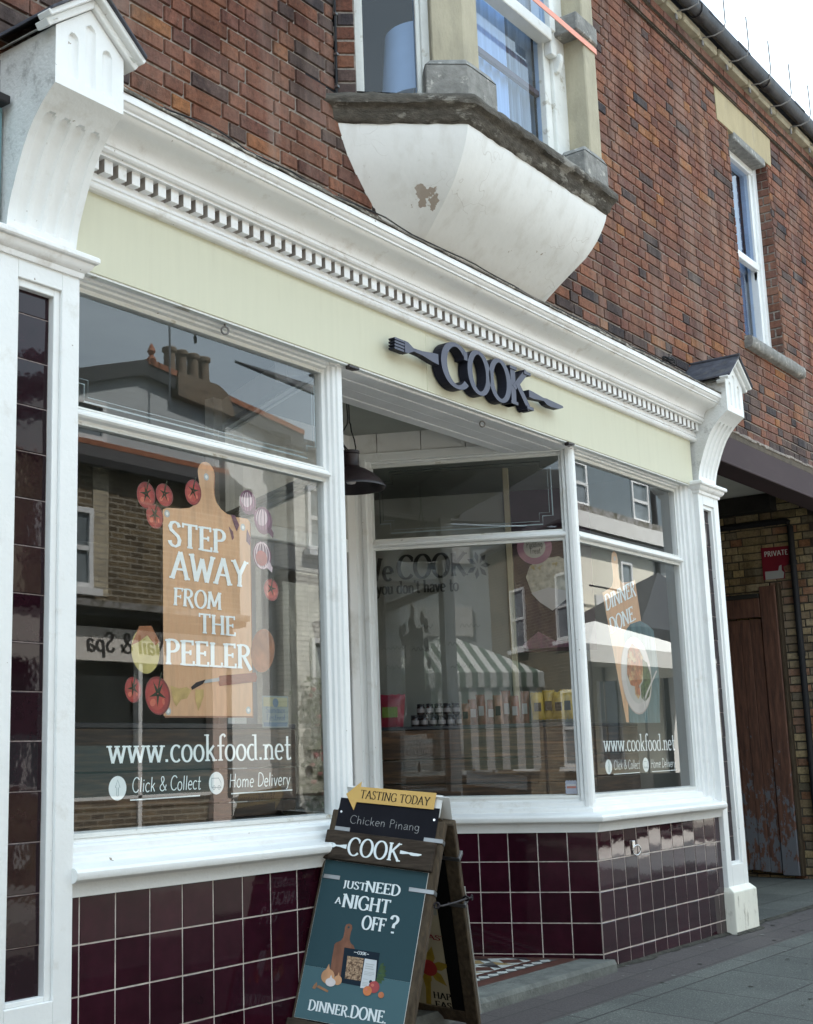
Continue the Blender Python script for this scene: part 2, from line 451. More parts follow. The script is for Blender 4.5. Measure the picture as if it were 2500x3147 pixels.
def corbel_mat():
    m, t, p = newmat('corbel_render')
    vec = coords(t)
    n = noise_tex(t, vec, 7, 8, 0.6)
    c = ramp(t, n, [(0.25, (0.79, 0.80, 0.79)), (0.7, (0.84, 0.85, 0.84))])
    # a flaked patch of brown undercoat low on the canted side
    tc = nd(t, 'ShaderNodeTexCoord')
    vs = nd(t, 'ShaderNodeVectorMath', operation='DISTANCE')
    vs.inputs[1].default_value = (1.905, -0.15, 3.665)
    t.links.new(tc.outputs['Object'], vs.inputs[0])
    n2 = noise_tex(t, vec, 16, 6, 0.6)
    mr = nd(t, 'ShaderNodeMapRange')
    mr.inputs['From Min'].default_value = 0.0
    mr.inputs['From Max'].default_value = 0.125
    mr.inputs['To Min'].default_value = 0.26
    mr.inputs['To Max'].default_value = -0.10
    t.links.new(vs.outputs['Value'], mr.inputs[0])
    ad = nd(t, 'ShaderNodeMath', operation='ADD')
    t.links.new(n2, ad.inputs[0])
    t.links.new(mr.outputs[0], ad.inputs[1])
    k = ramp(t, ad.outputs[0], [(0.615, (0, 0, 0)), (0.63, (1, 1, 1))])
    c = mixc(t, k, c, (0.38, 0.32, 0.27))
    n3 = noise_tex(t, coords(t, (1, 1, 1)), 30, 9, 0.75)
    k3 = ramp(t, n3, [(0.62, (0, 0, 0)), (0.68, (0.35, 0.35, 0.35))])
    c = mixc(t, k3, c, (0.5, 0.48, 0.44))
    # hairline cracks, and faint run-off stains from the ledge
    vo = nd(t, 'ShaderNodeTexVoronoi', feature='DISTANCE_TO_EDGE')
    vo.inputs['Scale'].default_value = 4.5
    wob = nd(t, 'ShaderNodeVectorMath', operation='MULTIPLY_ADD')
    nv = nd(t, 'ShaderNodeTexNoise')
    nv.inputs['Scale'].default_value = 7
    t.links.new(vec, nv.inputs['Vector'])
    t.links.new(nv.outputs['Color'], wob.inputs[0])
    wob.inputs[1].default_value = (.25, .25, .25)
    t.links.new(vec, wob.inputs[2])
    t.links.new(wob.outputs[0], vo.inputs['Vector'])
    kc = ramp(t, vo.outputs['Distance'], [(0.0, (1, 1, 1)), (0.010, (0, 0, 0))])
    km = ramp(t, noise_tex(t, vec, 2.6, 3), [(0.50, (0, 0, 0)), (0.62, (.55, .55, .55))])
    c = mixc(t, mixc(t, 1.0, kc, km, 'MULTIPLY'), c, (0.38, 0.35, 0.31))
    ks = ramp(t, noise_tex(t, coords(t, (7, 7, 0.9)), 1.6, 6, 0.6), [(0.52, (0, 0, 0)), (0.75, (.5, .5, .5))])
    c = mixc(t, ks, c, (0.60, 0.585, 0.545))
    t.links.new(c, p.inputs['Base Color'])
    p.inputs['Roughness'].default_value = 0.5
    ad2 = nd(t, 'ShaderNodeMath', operation='SUBTRACT')
    t.links.new(noise_tex(t, vec, 24, 6), ad2.inputs[0])
    t.links.new(k, ad2.inputs[1])
    bump(t, p, ad2.outputs[0], 0.2, 0.006)


corbel_mat()


def paving_mat():
    m, t, p = newmat('flagstones')
    vec = coords(t, (1, 1, 1), (0, 0, R_(0.6)))
    br = nd(t, 'ShaderNodeTexBrick', offset=0.5)
    br.inputs['Scale'].default_value = 1.0
    br.inputs['Brick Width'].default_value = 0.62
    br.inputs['Row Height'].default_value = 0.44
    br.inputs['Mortar Size'].default_value = 0.006
    br.inputs['Mortar Smooth'].default_value = 0.1
    br.inputs['Color1'].default_value = (0.068, 0.075, 0.070, 1)
    br.inputs['Color2'].default_value = (0.095, 0.102, 0.094, 1)
    br.inputs['Mortar'].default_value = (0.028, 0.027, 0.025, 1)
    t.links.new(vec, br.inputs['Vector'])
    n = noise_tex(t, vec, 120, 6, 0.7)
    c = mixc(t, 1.0, br.outputs['Color'], ramp(t, n, [(0.3, (0.6, 0.6, 0.6)), (0.55, (1, 1, 1)), (0.70, (2.9, 2.9, 2.7))]), 'MULTIPLY')
    n2 = noise_tex(t, vec, 1.6, 6, 0.6)
    c = mixc(t, 1.0, c, ramp(t, n2, [(0.3, (0.72, 0.7, 0.7)), (0.7, (1.15, 1.15, 1.12))]), 'MULTIPLY')
    t.links.new(c, p.inputs['Base Color'])
    p.inputs['Roughness'].default_value = 0.8
    sb = nd(t, 'ShaderNodeMath', operation='MULTIPLY_ADD')
    t.links.new(br.outputs['Fac'], sb.inputs[0])
    sb.inputs[1].default_value = -1.0
    t.links.new(n, sb.inputs[2])
    bump(t, p, sb.outputs[0], 0.5, 0.006)
    m, t, p = newmat('purple_pavers')
    vec = coords(t, (1, 1, 1))
    br = nd(t, 'ShaderNodeTexBrick', offset=0.37)
    br.inputs['Scale'].default_value = 1.0
    br.inputs['Brick Width'].default_value = 0.45
    br.inputs['Row Height'].default_value = 0.17
    br.inputs['Mortar Size'].default_value = 0.006
    br.inputs['Color1'].default_value = (0.058, 0.048, 0.048, 1)
    br.inputs['Color2'].default_value = (0.078, 0.066, 0.064, 1)
    br.inputs['Mortar'].default_value = (0.04, 0.037, 0.033, 1)
    t.links.new(vec, br.inputs['Vector'])
    n = noise_tex(t, vec, 90, 6, 0.7)
    c = mixc(t, 1.0, br.outputs['Color'], ramp(t, n, [(0.3, (0.6, 0.6, 0.6)), (0.55, (1, 1, 1)), (0.75, (1.6, 1.6, 1.5))]), 'MULTIPLY')
    t.links.new(c, p.inputs['Base Color'])
    p.inputs['Roughness'].default_value = 0.8
    bump(t, p, n, 0.4, 0.005)


paving_mat()


def far_brick(name, c1, c2, mo, white=False):
    m, t, p = newmat(name)
    vec = coords(t, (1, 1, 1), (R_(90), 0, 0))
    br = nd(t, 'ShaderNodeTexBrick', offset=0.5)
    br.inputs['Scale'].default_value = 1.0
    br.inputs['Brick Width'].default_value = 0.225
    br.inputs['Row Height'].default_value = 0.075
    br.inputs['Mortar Size'].default_value = 0.011
    br.inputs['Color1'].default_value = (*c1, 1)
    br.inputs['Color2'].default_value = (*c2, 1)
    br.inputs['Mortar'].default_value = (*mo, 1)
    t.links.new(vec, br.inputs['Vector'])
    c = mixc(t, 1.0, br.outputs['Color'], ramp(t, noise_tex(t, vec, 3, 6), [(0.3, (0.7, 0.7, 0.7)), (0.7, (1.25, 1.25, 1.2))]), 'MULTIPLY')
    t.links.new(c, p.inputs['Base Color'])
    p.inputs['Roughness'].default_value = 0.9


far_brick('stock_brick', (0.065, 0.046, 0.025), (0.17, 0.125, 0.07), (0.27, 0.24, 0.19))
far_brick('quoin_brick', (0.46, 0.40, 0.29), (0.54, 0.48, 0.36), (0.36, 0.32, 0.26))
far_brick('white_brick', (0.70, 0.69, 0.64), (0.74, 0.73, 0.68), (0.48, 0.47, 0.44))


for nme in ('black_board', 'poster_teal', 'poster_teal_pale', 'sign_wood', 'box_navy', 'letter_side', 'board_black_back', 'print_black', 'chalk', 'frame_wood'):
    MATS[nme].node_tree.nodes['Principled BSDF'].inputs['Specular IOR Level'].default_value = 0.08

# ------------------------------------------------------------------ mesh builder
class MB:
    def __init__(s):
        s.v, s.f, s.m, s.c = [], [], [], []

    def add(s, vs, fs, mat, col=(1, 1, 1)):
        b = len(s.v)
        s.v += [tuple(x) for x in vs]
        for f in fs:
            s.f.append([b + i for i in f])
            s.m.append(mat)
            s.c.append(col)

    def quad(s, a, b, c, d, mat, col=(1, 1, 1)):
        s.add([a, b, c, d], [(0, 1, 2, 3)], mat, col)

    def box(s, x0, x1, y0, y1, z0, z1, mat, col=(1, 1, 1)):
        s.hexa([(x0, y0, z0), (x1, y0, z0), (x1, y1, z0), (x0, y1, z0), (x0, y0, z1), (x1, y0, z1), (x1, y1, z1), (x0, y1, z1)], mat, col)

    def hexa(s, p, mat, col=(1, 1, 1)):
        s.add(p, [(3, 2, 1, 0), (4, 5, 6, 7), (0, 1, 5, 4), (1, 2, 6, 5), (2, 3, 7, 6), (3, 0, 4, 7)], mat, col)

    def obox(s, O, U, Vv, N, u0, u1, v0, v1, n0, n1, mat, col=(1, 1, 1)):
        P = lambda u, v, n: V(O) + V(U) * u + V(Vv) * v + V(N) * n
        s.hexa([P(u0, v0, n0), P(u1, v0, n0), P(u1, v0, n1), P(u0, v0, n1), P(u0, v1, n0), P(u1, v1, n0), P(u1, v1, n1), P(u0, v1, n1)], mat, col)

    def prism(s, poly, ext, mat, sidemat=None, col=(1, 1, 1)):
        """poly: 3-D points of a planar outline; ext: extrusion vector"""
        n = len(poly)
        a = [V(p) for p in poly]
        b = [p + V(ext) for p in a]
        s.add(a + b, [tuple(range(n))], mat, col)
        base = len(s.v) - 2 * n
        s.f.append([base + n + i for i in reversed(range(n))])
        s.m.append(sidemat or mat)
        s.c.append(col)
        for i in range(n):
            j = (i + 1) % n
            s.f.append([base + i, base + n + i, base + n + j, base + j])
            s.m.append(sidemat or mat)
            s.c.append(col)

    def sweep(s, path, prof, mat, z0=0.0, caps=True):
        """profile (out, z) swept along a plan path, out on the right-hand side, mitred"""
        n = len(path)
        P = [V((p[0], p[1])) for p in path]
        nor = []
        for i in range(n):
            ds = []
            if i > 0:
                ds.append((P[i] - P[i - 1]).normalized())
            if i < n - 1:
                ds.append((P[i + 1] - P[i]).normalized())
            ns = [V((d.y, -d.x)) for d in ds]
            if len(ns) == 1:
                nor.append(ns[0])
            else:
                m = (ns[0] + ns[1]).normalized()
                nor.append(m / max(0.2, m.dot(ns[0])))
        k = len(prof)
        vs = []
        for i in range(n):
            for o, z in prof:
                q = P[i] + nor[i] * o
                vs.append((q.x, q.y, z + z0))
        fs = []
        for i in range(n - 1):
            for j in range(k - 1):
                fs.append((i * k + j, i * k + j + 1, (i + 1) * k + j + 1, (i + 1) * k + j))
        if caps:
            fs.append(tuple(reversed(range(k))))
            fs.append(tuple(range((n - 1) * k, n * k)))
        s.add(vs, fs, mat)

    def tube(s, pts, r, mat, sides=8, cap=True):
        pts = [V(p) for p in pts]
        n = len(pts)
        up = V((0.13, 0.31, 0.94))
        vs, fs = [], []
        for i, p in enumerate(pts):
            d = (pts[min(i + 1, n - 1)] - pts[max(i - 1, 0)]).normalized()
            a = d.cross(up)
            if a.length < 0.05:
                a = d.cross(V((1, 0, 0)))
            a.normalize()
            b = d.cross(a)
            rr = r[i] if isinstance(r, (list, tuple)) else r
            for j in range(sides):
                t = 2 * math.pi * j / sides
                vs.append(p + a * math.cos(t) * rr + b * math.sin(t) * rr)
        for i in range(n - 1):
            for j in range(sides):
                k = (j + 1) % sides
                fs.append((i * sides + j, i * sides + k, (i + 1) * sides + k, (i + 1) * sides + j))
        if cap:
            fs.append(tuple(reversed(range(sides))))
            fs.append(tuple(range((n - 1) * sides, n * sides)))
        s.add(vs, fs, mat)

    def lathe(s, c, prof, mat, sides=32, axis=None):
        c = V(c)
        vs, fs = [], []
        for r, z in prof:
            for j in range(sides):
                t = 2 * math.pi * j / sides
                vs.append(c + V((r * math.cos(t), r * math.sin(t), z)))
        for i in range(len(prof) - 1):
            for j in range(sides):
                k = (j + 1) % sides
                fs.append((i * sides + j, i * sides + k, (i + 1) * sides + k, (i + 1) * sides + j))
        s.add(vs, fs, mat)

    def torus(s, c, ax1, ax2, R, r, mat, n=24):
        pts = [V(c) + V(ax1) * math.cos(2 * math.pi * i / n) * R + V(ax2) * math.sin(2 * math.pi * i / n) * R for i in range(n + 1)]
        s.tube(pts, r, mat, 8, False)

    def build(s, name, parent=None, smooth=None, bevel=0.0, seg=1):
        me = bpy.data.meshes.new(name)
        me.from_pydata(s.v, [], s.f)
        names = list(dict.fromkeys(s.m))
        for nme in names:
            me.materials.append(MATS[nme])
        idx = {nme: i for i, nme in enumerate(names)}
        me.polygons.foreach_set('material_index', [idx[x] for x in s.m])
        if any(c != (1, 1, 1) for c in s.c) or any(x in ('brick', 'maroon_tile', 'wavy_maroon_tile', 'dark_glaze_tile', 'dark_planks') for x in names):
            at = me.color_attributes.new('Col', 'FLOAT_COLOR', 'CORNER')
            buf = []
            for f, c in zip(s.f, s.c):
                buf += [c[0], c[1], c[2], 1.0] * len(f)
            at.data.foreach_set('color', buf)
        me.update()
        if smooth:
            me.polygons.foreach_set('use_smooth', [True] * len(me.polygons))
            me.set_sharp_from_angle(angle=R_(smooth))
        o = bpy.data.objects.new(name, me)
        COL.objects.link(o)
        if parent is not None:
            setparent(o, parent)
        if bevel:
            b = o.modifiers.new('bevel', 'BEVEL')
            b.width = bevel
            b.segments = seg
            b.limit_method = 'ANGLE'
            b.angle_limit = R_(50)
        return o


LOC = {}


def setparent(o, parent):
    o.parent = parent
    # meshes are written in place coordinates: undo the offset of the thing's own base
    p = parent
    off = V((0, 0, 0))
    while p is not None:
        off += p.location
        p = p.parent
    o.location = -off


def thing(name, label, cat, loc=(0, 0, 0), group=None):
    o = bpy.data.objects.new(name, None)
    o.empty_display_size = 0.1
    COL.objects.link(o)
    o.location = loc
    o['label'] = label
    o['category'] = cat
    if group:
        o['group'] = group
    return o


def tag(o, label, cat, group=None):
    o['label'] = label
    o['category'] = cat
    if group:
        o['group'] = group
    return o


def struct(o):
    o['kind'] = 'structure'
    return o


def copy_tree(o, parent=None):
    c = o.copy()
    COL.objects.link(c)
    if parent is not None:
        c.parent = parent
    for ch in list(o.children):
        copy_tree(ch, c)
    return c


# ------------------------------------------------------------------ lettering (a small hand-cut serif alphabet)
def el(cx, cy, rx, ry, a0, a1, n=16):
    return [(cx + rx * math.cos(R_(a0 + (a1 - a0) * i / n)), cy + ry * math.sin(R_(a0 + (a1 - a0) * i / n))) for i in range(n + 1)]


# glyph: (advance, strokes, serifs) - a stroke is a list of points; serifs are (x, y, horizontal?)
H = .6
GL = {
    'A': (.80, [[(.08, 0), (.40, 1)], [(.40, 1), (.72, 0)], [(.20, .36), (.60, .36)]], [(.08, 0, 1), (.72, 0, 1)]),
    'B': (.66, [[(.16, 0), (.16, 1)], [(.16, 1)] + el(.30, .77, .24, .23, 90, -90) + [(.16, .54)], [(.16, .54)] + el(.32, .27, .27, .27, 90, -90) + [(.16, 0)]], [(.12, 0, 1), (.12, 1, 1)]),
    'C': (.74, [el(.42, .5, .35, .5, 42, 318, 26)], [(.68, .82, 0)]),
    'D': (.80, [[(.16, 0), (.16, 1)], [(.16, 1)] + el(.30, .5, .42, .5, 85, -85, 20) + [(.16, 0)]], [(.14, 0, 1), (.14, 1, 1)]),
    'E': (.64, [[(.16, 0), (.16, 1)], [(.16, .97), (.56, .97)], [(.16, .52), (.46, .52)], [(.16, .03), (.60, .03)]], [(.14, 0, 1), (.14, 1, 1), (.56, .92, 0), (.46, .52, 0), (.60, .09, 0)]),
    'F': (.60, [[(.16, 0), (.16, 1)], [(.16, .97), (.56, .97)], [(.16, .52), (.46, .52)]], [(.16, 0, 1), (.14, 1, 1), (.56, .92, 0), (.46, .52, 0)]),
    'G': (.80, [el(.42, .5, .35, .5, 45, 330, 26), [(.70, .05), (.70, .42)], [(.52, .42), (.78, .42)]], [(.68, .82, 0)]),
    'H': (.84, [[(.16, 0), (.16, 1)], [(.68, 0), (.68, 1)], [(.16, .52), (.68, .52)]], [(.16, 0, 1), (.16, 1, 1), (.68, 0, 1), (.68, 1, 1)]),
    'I': (.34, [[(.17, 0), (.17, 1)]], [(.17, 0, 1), (.17, 1, 1)]),
    'J': (.46, [[(.30, 1), (.30, .25)] + el(.12, .14, .18, .24, 20, -70, 8)], [(.30, 1, 1)]),
    'K': (.78, [[(.16, 0), (.16, 1)], [(.66, 1), (.18, .44)], [(.30, .58), (.70, 0)]], [(.16, 0, 1), (.16, 1, 1), (.66, 1, 1), (.70, 0, 1)]),
    'L': (.62, [[(.16, 0), (.16, 1)], [(.16, .03), (.58, .03)]], [(.14, 0, 1), (.16, 1, 1), (.58, .10, 0)]),
    'M': (.98, [[(.12, 0), (.18, 1)], [(.18, 1), (.49, .16)], [(.49, .16), (.80, 1)], [(.80, 1), (.86, 0)]], [(.12, 0, 1), (.86, 0, 1), (.16, 1, 1), (.82, 1, 1)]),
    'N': (.86, [[(.14, 0), (.14, 1)], [(.14, 1), (.72, 0)], [(.72, 0), (.72, 1)]], [(.14, 0, 1), (.10, 1, 1), (.72, 1, 1)]),
    'O': (.84, [el(.42, .5, .34, .5, 90, 450, 32)], []),
    'P': (.64, [[(.16, 0), (.16, 1)], [(.16, .98)] + el(.32, .75, .24, .23, 90, -90) + [(.16, .5)]], [(.16, 0, 1), (.14, 1, 1)]),
    'R': (.74, [[(.16, 0), (.16, 1)], [(.16, .98)] + el(.32, .75, .24, .23, 90, -90) + [(.16, .52)], [(.34, .52), (.68, -.06)]], [(.16, 0, 1), (.14, 1, 1)]),
    'S': (.58, [[(.48, .80), (.43, .94), (.30, 1), (.15, .95), (.09, .80), (.13, .66), (.28, .54), (.42, .43), (.49, .28), (.46, .10), (.32, 0), (.17, .03), (.09, .12), (.07, .22)]], []),
    'T': (.72, [[(.36, 0), (.36, 1)], [(.06, .97), (.66, .97)]], [(.36, 0, 1), (.06, .92, 0), (.66, .92, 0)]),
    'U': (.80, [[(.15, 1), (.15, .34)] + el(.40, .30, .25, .30, 180, 360, 14) + [(.65, 1)]], [(.15, 1, 1), (.65, 1, 1)]),
    'V': (.78, [[(.10, 1), (.40, 0)], [(.40, 0), (.70, 1)]], [(.10, 1, 1), (.70, 1, 1)]),
    'W': (1.10, [[(.08, 1), (.32, 0)], [(.32, 0), (.55, .86)], [(.55, .86), (.78, 0)], [(.78, 0), (1.02, 1)]], [(.08, 1, 1), (1.02, 1, 1)]),
    'Y': (.74, [[(.08, 1), (.38, .46)], [(.66, 1), (.38, .46)], [(.38, .46), (.38, 0)]], [(.08, 1, 1), (.66, 1, 1), (.38, 0, 1)]),
    '?': (.52, [[(.08, .78), (.12, .93), (.26, 1), (.40, .92), (.44, .77), (.38, .62), (.27, .50), (.25, .30)], [(.25, .10), (.25, .0)]], []),
    '.': (.28, [[(.13, .10), (.13, .0)]], []),
    "'": (.2, [[(.1, 1), (.08, .80)]], []),
    '&': (.80, [[(.72, .42), (.58, .12), (.34, 0), (.12, .12), (.12, .34), (.36, .56), (.46, .76), (.38, .96), (.22, .96), (.18, .78), (.34, .50), (.74, .02)]], []),
    ' ': (.36, [], []),
    'a': (.56, [[(.10, .50), (.25, H), (.42, .54), (.44, .40), (.44, .06), (.52, .02)], [(.44, .34), (.20, .30), (.08, .15), (.20, .0), (.44, .12)]], []),
    'c': (.52, [el(.30, .30, .23, .30, 45, 315, 18)], []),
    'd': (.62, [el(.28, .30, .21, .30, 60, 300, 18), [(.48, 1), (.48, .02), (.58, .02)]], [(.42, 1, 1)]),
    'e': (.54, [[(.08, .32), (.46, .32)], el(.28, .30, .20, .30, 5, 315, 20)], []),
    'f': (.40, [[(.44, .90), (.36, 1.0), (.24, .94), (.20, .80), (.20, 0)], [(.04, .57), (.40, .57)]], [(.20, 0, 1)]),
    'g': (.56, [el(.28, .32, .20, .27, 0, 360, 18), [(.48, .56), (.48, -.1), (.36, -.28), (.12, -.22)]], []),
    'h': (.62, [[(.14, 0), (.14, 1)], [(.14, .42), (.28, .58), (.42, .54), (.48, .40), (.48, 0)]], [(.14, 0, 1), (.10, 1, 1), (.48, 0, 1)]),
    'i': (.30, [[(.15, 0), (.15, H)], [(.15, .82), (.15, .74)]], [(.15, 0, 1)]),
    'k': (.60, [[(.14, 0), (.14, 1)], [(.46, .58), (.16, .26)], [(.26, .36), (.50, 0)]], [(.14, 0, 1), (.10, 1, 1), (.50, 0, 1)]),
    'l': (.28, [[(.14, 0), (.14, 1)]], [(.14, 0, 1), (.10, 1, 1)]),
    'm': (.92, [[(.14, 0), (.14, H)], [(.14, .42), (.28, .58), (.40, .54), (.45, .40), (.45, 0)], [(.45, .42), (.58, .58), (.70, .54), (.76, .40), (.76, 0)]], [(.14, 0, 1), (.76, 0, 1)]),
    'n': (.62, [[(.14, 0), (.14, H)], [(.14, .42), (.28, .58), (.42, .54), (.48, .40), (.48, 0)]], [(.14, 0, 1), (.10, H, 1), (.48, 0, 1)]),
    'o': (.58, [el(.29, .30, .22, .30, 90, 450, 22)], []),
    'p': (.60, [[(.14, -.3), (.14, H)], el(.32, .30, .20, .28, 130, -130, 16)], [(.14, -.3, 1)]),
    'r': (.44, [[(.14, 0), (.14, H)], [(.14, .40), (.26, .56), (.40, .56)]], [(.14, 0, 1)]),
    's': (.46, [[(.38, .50), (.24, .60), (.10, .50), (.14, .36), (.32, .26), (.38, .12), (.24, 0), (.07, .08)]], []),
    't': (.42, [[(.20, .92), (.20, .10), (.28, .0), (.40, .06)], [(.05, .57), (.38, .57)]], []),
    'u': (.62, [[(.14, H), (.14, .18), (.22, .02), (.36, .04), (.48, .20)], [(.48, H), (.48, 0)]], [(.10, H, 1), (.44, H, 1)]),
    'v': (.56, [[(.08, H), (.28, 0)], [(.28, 0), (.48, H)]], [(.08, H, 1), (.48, H, 1)]),
    'w': (.84, [[(.08, H), (.24, 0)], [(.24, 0), (.42, .55)], [(.42, .55), (.60, 0)], [(.60, 0), (.76, H)]], [(.08, H, 1), (.42, H, 1), (.76, H, 1)]),
    'x': (.54, [[(.06, H), (.46, 0)], [(.46, H), (.06, 0)]], []),
    'y': (.56, [[(.08, H), (.28, .04)], [(.48, H), (.28, .0), (.18, -.24), (.04, -.28)]], [(.08, H, 1), (.48, H, 1)]),
}


def smooth_pts(p, n=4):
    if len(p) < 4:
        return p
    if len(p) > 12:
        return p
    out = []
    for i in range(len(p) - 1):
        p0, p1, p2, p3 = p[max(i - 1, 0)], p[i], p[i + 1], p[min(i + 2, len(p) - 1)]
        for k in range(n):
            t = k / n
            out.append(tuple(.5 * (2 * p1[a] + (p2[a] - p0[a]) * t + (2 * p0[a] - 5 * p1[a] + 4 * p2[a] - p3[a]) * t * t + (3 * p1[a] - p0[a] - 3 * p2[a] + p3[a]) * t ** 3) for a in (0, 1)))
    out.append(p[-1])
    return out


def ribbon(pts, thick, thin):
    L, Rr = [], []
    n = len(pts)
    for i in range(n):
        a, b = pts[max(i - 1, 0)], pts[min(i + 1, n - 1)]
        dx, dy = b[0] - a[0], b[1] - a[1]
        l = math.hypot(dx, dy) or 1
        dx, dy = dx / l, dy / l
        w = (thin + (thick - thin) * abs(dy) ** 1.5) / 2
        L.append((pts[i][0] - dy * w, pts[i][1] + dx * w))
        Rr.append((pts[i][0] + dy * w, pts[i][1] - dx * w))
    return L, Rr


def glyph_shapes(ch, thick, thin, serif):
    adv, strokes, serifs = GL.get(ch, GL[' '])
    out = []
    for s in strokes:
        out.append(ribbon(smooth_pts(s), thick, thin))
    if serif:
        for x, y, hor in serifs:
            if hor:
                y0 = y if y < .3 else y - thin
                if y == H:
                    y0 = y - thin * .9
                out.append(([(x - .12, y0 + thin * .9), (x + .12, y0 + thin * .9)], [(x - .12, y0), (x + .12, y0)]))
            else:
                out.append(([(x - thin * .55, y - .10), (x - thin * .55, y + .10)], [(x + thin * .55, y - .10), (x + thin * .55, y + .10)]))
    return adv, out


def text(mb, s, O, U, Vv, N, h, mat, width=None, thick=.19, thin=.085, serif=True, depth=0, side=None, slant=0.0, eps=.00018, jit=0.0, track=0.0):
    """letters of height h from O along U; each stroke a hair further out along N so that none coincide"""
    tot = sum(GL.get(c, GL[' '])[0] + track for c in s)
    sx = h if width is None else width / tot
    O, U, Vv, N = V(O), V(U).normalized(), V(Vv).normalized(), V(N).normalized()
    x = 0
    k = 0
    for ch in s:
        adv, shp = glyph_shapes(ch, thick * (h / sx if width else 1) ** .3, thin, serif)
        jz = rnd.uniform(-jit, jit)
        for L, Rr in shp:
            P = lambda p: O + U * ((x + p[0] + slant * p[1]) * sx) + Vv * ((p[1] + jz) * h) + N * (k * eps)
            A = [P(p) for p in L]
            B = [P(p) for p in Rr]
            n = len(A)
            if depth:
                e = N * (-depth - k * eps)
                A2, B2 = [p + e for p in A], [p + e for p in B]
                fs = [(i, n + i, n + i + 1, i + 1) for i in range(n - 1)]
                mb.add(A + B, fs, mat)
                sd_ = [(i, i + 1, 2 * n + i + 1, 2 * n + i) for i in range(n - 1)] + [(n + i + 1, n + i, 3 * n + i, 3 * n + i + 1) for i in range(n - 1)] + [(0, 2 * n, 3 * n, n), (n - 1, 2 * n - 1, 4 * n - 1, 3 * n - 1)]
                mb.add(A + B + A2 + B2, sd_, side or mat)
            else:
                mb.add(A + B, [(i, n + i, n + i + 1, i + 1) for i in range(n - 1)], mat)
            k += 1
        x += adv + track
    return tot * sx


def poly(mb, pts, O, U, Vv, N, off, mat, thick=0.0):
    O, U, Vv, N = V(O), V(U), V(Vv), V(N)
    q = [O + U * a + Vv * b + N * off for a, b in pts]
    if thick:
        mb.prism(q, -N * thick, mat)
    else:
        mb.add(q, [tuple(range(len(q)))], mat)


def disc(mb, c, rx, ry, O, U, Vv, N, off, mat, n=24, rot=0.0, dome=0.0):
    pts = []
    for i in range(n):
        t = 2 * math.pi * i / n
        a, b = rx * math.cos(t), ry * math.sin(t)
        pts.append((c[0] + a * math.cos(rot) - b * math.sin(rot), c[1] + a * math.sin(rot) + b * math.cos(rot)))
    poly(mb, pts, O, U, Vv, N, off, mat)


def line(mb, pts, w, O, U, Vv, N, off, mat):
    L, Rr = ribbon(pts, w, w)
    O, U, Vv, N = V(O), V(U), V(Vv), V(N)
    A = [O + U * a + Vv * b + N * off for a, b in L] + [O + U * a + Vv * b + N * off for a, b in Rr]
    n = len(L)
    mb.add(A, [(i, n + i, n + i + 1, i + 1) for i in range(n - 1)], mat)


# ------------------------------------------------------------------ bricks, tiles
PAL = [(.232, .097, .061), (.215, .090, .059), (.196, .083, .057), (.246, .106, .064), (.172, .076, .057), (.222, .095, .060), (.158, .074, .058)]
ORG = [(.31, .135, .058), (.28, .12, .06)]
DRK = [(.075, .055, .053), (.095, .062, .056), (.055, .046, .050)]
YEL = [(.50, .39, .20), (.42, .33, .18), (.54, .45, .27), (.37, .28, .15), (.46, .37, .21), (.40, .21, .12), (.31, .27, .18)]


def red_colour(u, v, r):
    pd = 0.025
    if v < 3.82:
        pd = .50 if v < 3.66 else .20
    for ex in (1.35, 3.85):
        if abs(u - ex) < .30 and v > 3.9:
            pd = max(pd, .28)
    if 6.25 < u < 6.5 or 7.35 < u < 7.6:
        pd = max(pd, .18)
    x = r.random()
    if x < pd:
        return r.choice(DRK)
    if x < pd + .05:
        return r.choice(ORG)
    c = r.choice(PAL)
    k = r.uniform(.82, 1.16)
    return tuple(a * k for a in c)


def yellow_colour(u, v, r):
    c = r.choice(YEL)
    k = r.uniform(.6, 1.1)
    return tuple(a * k for a in c)


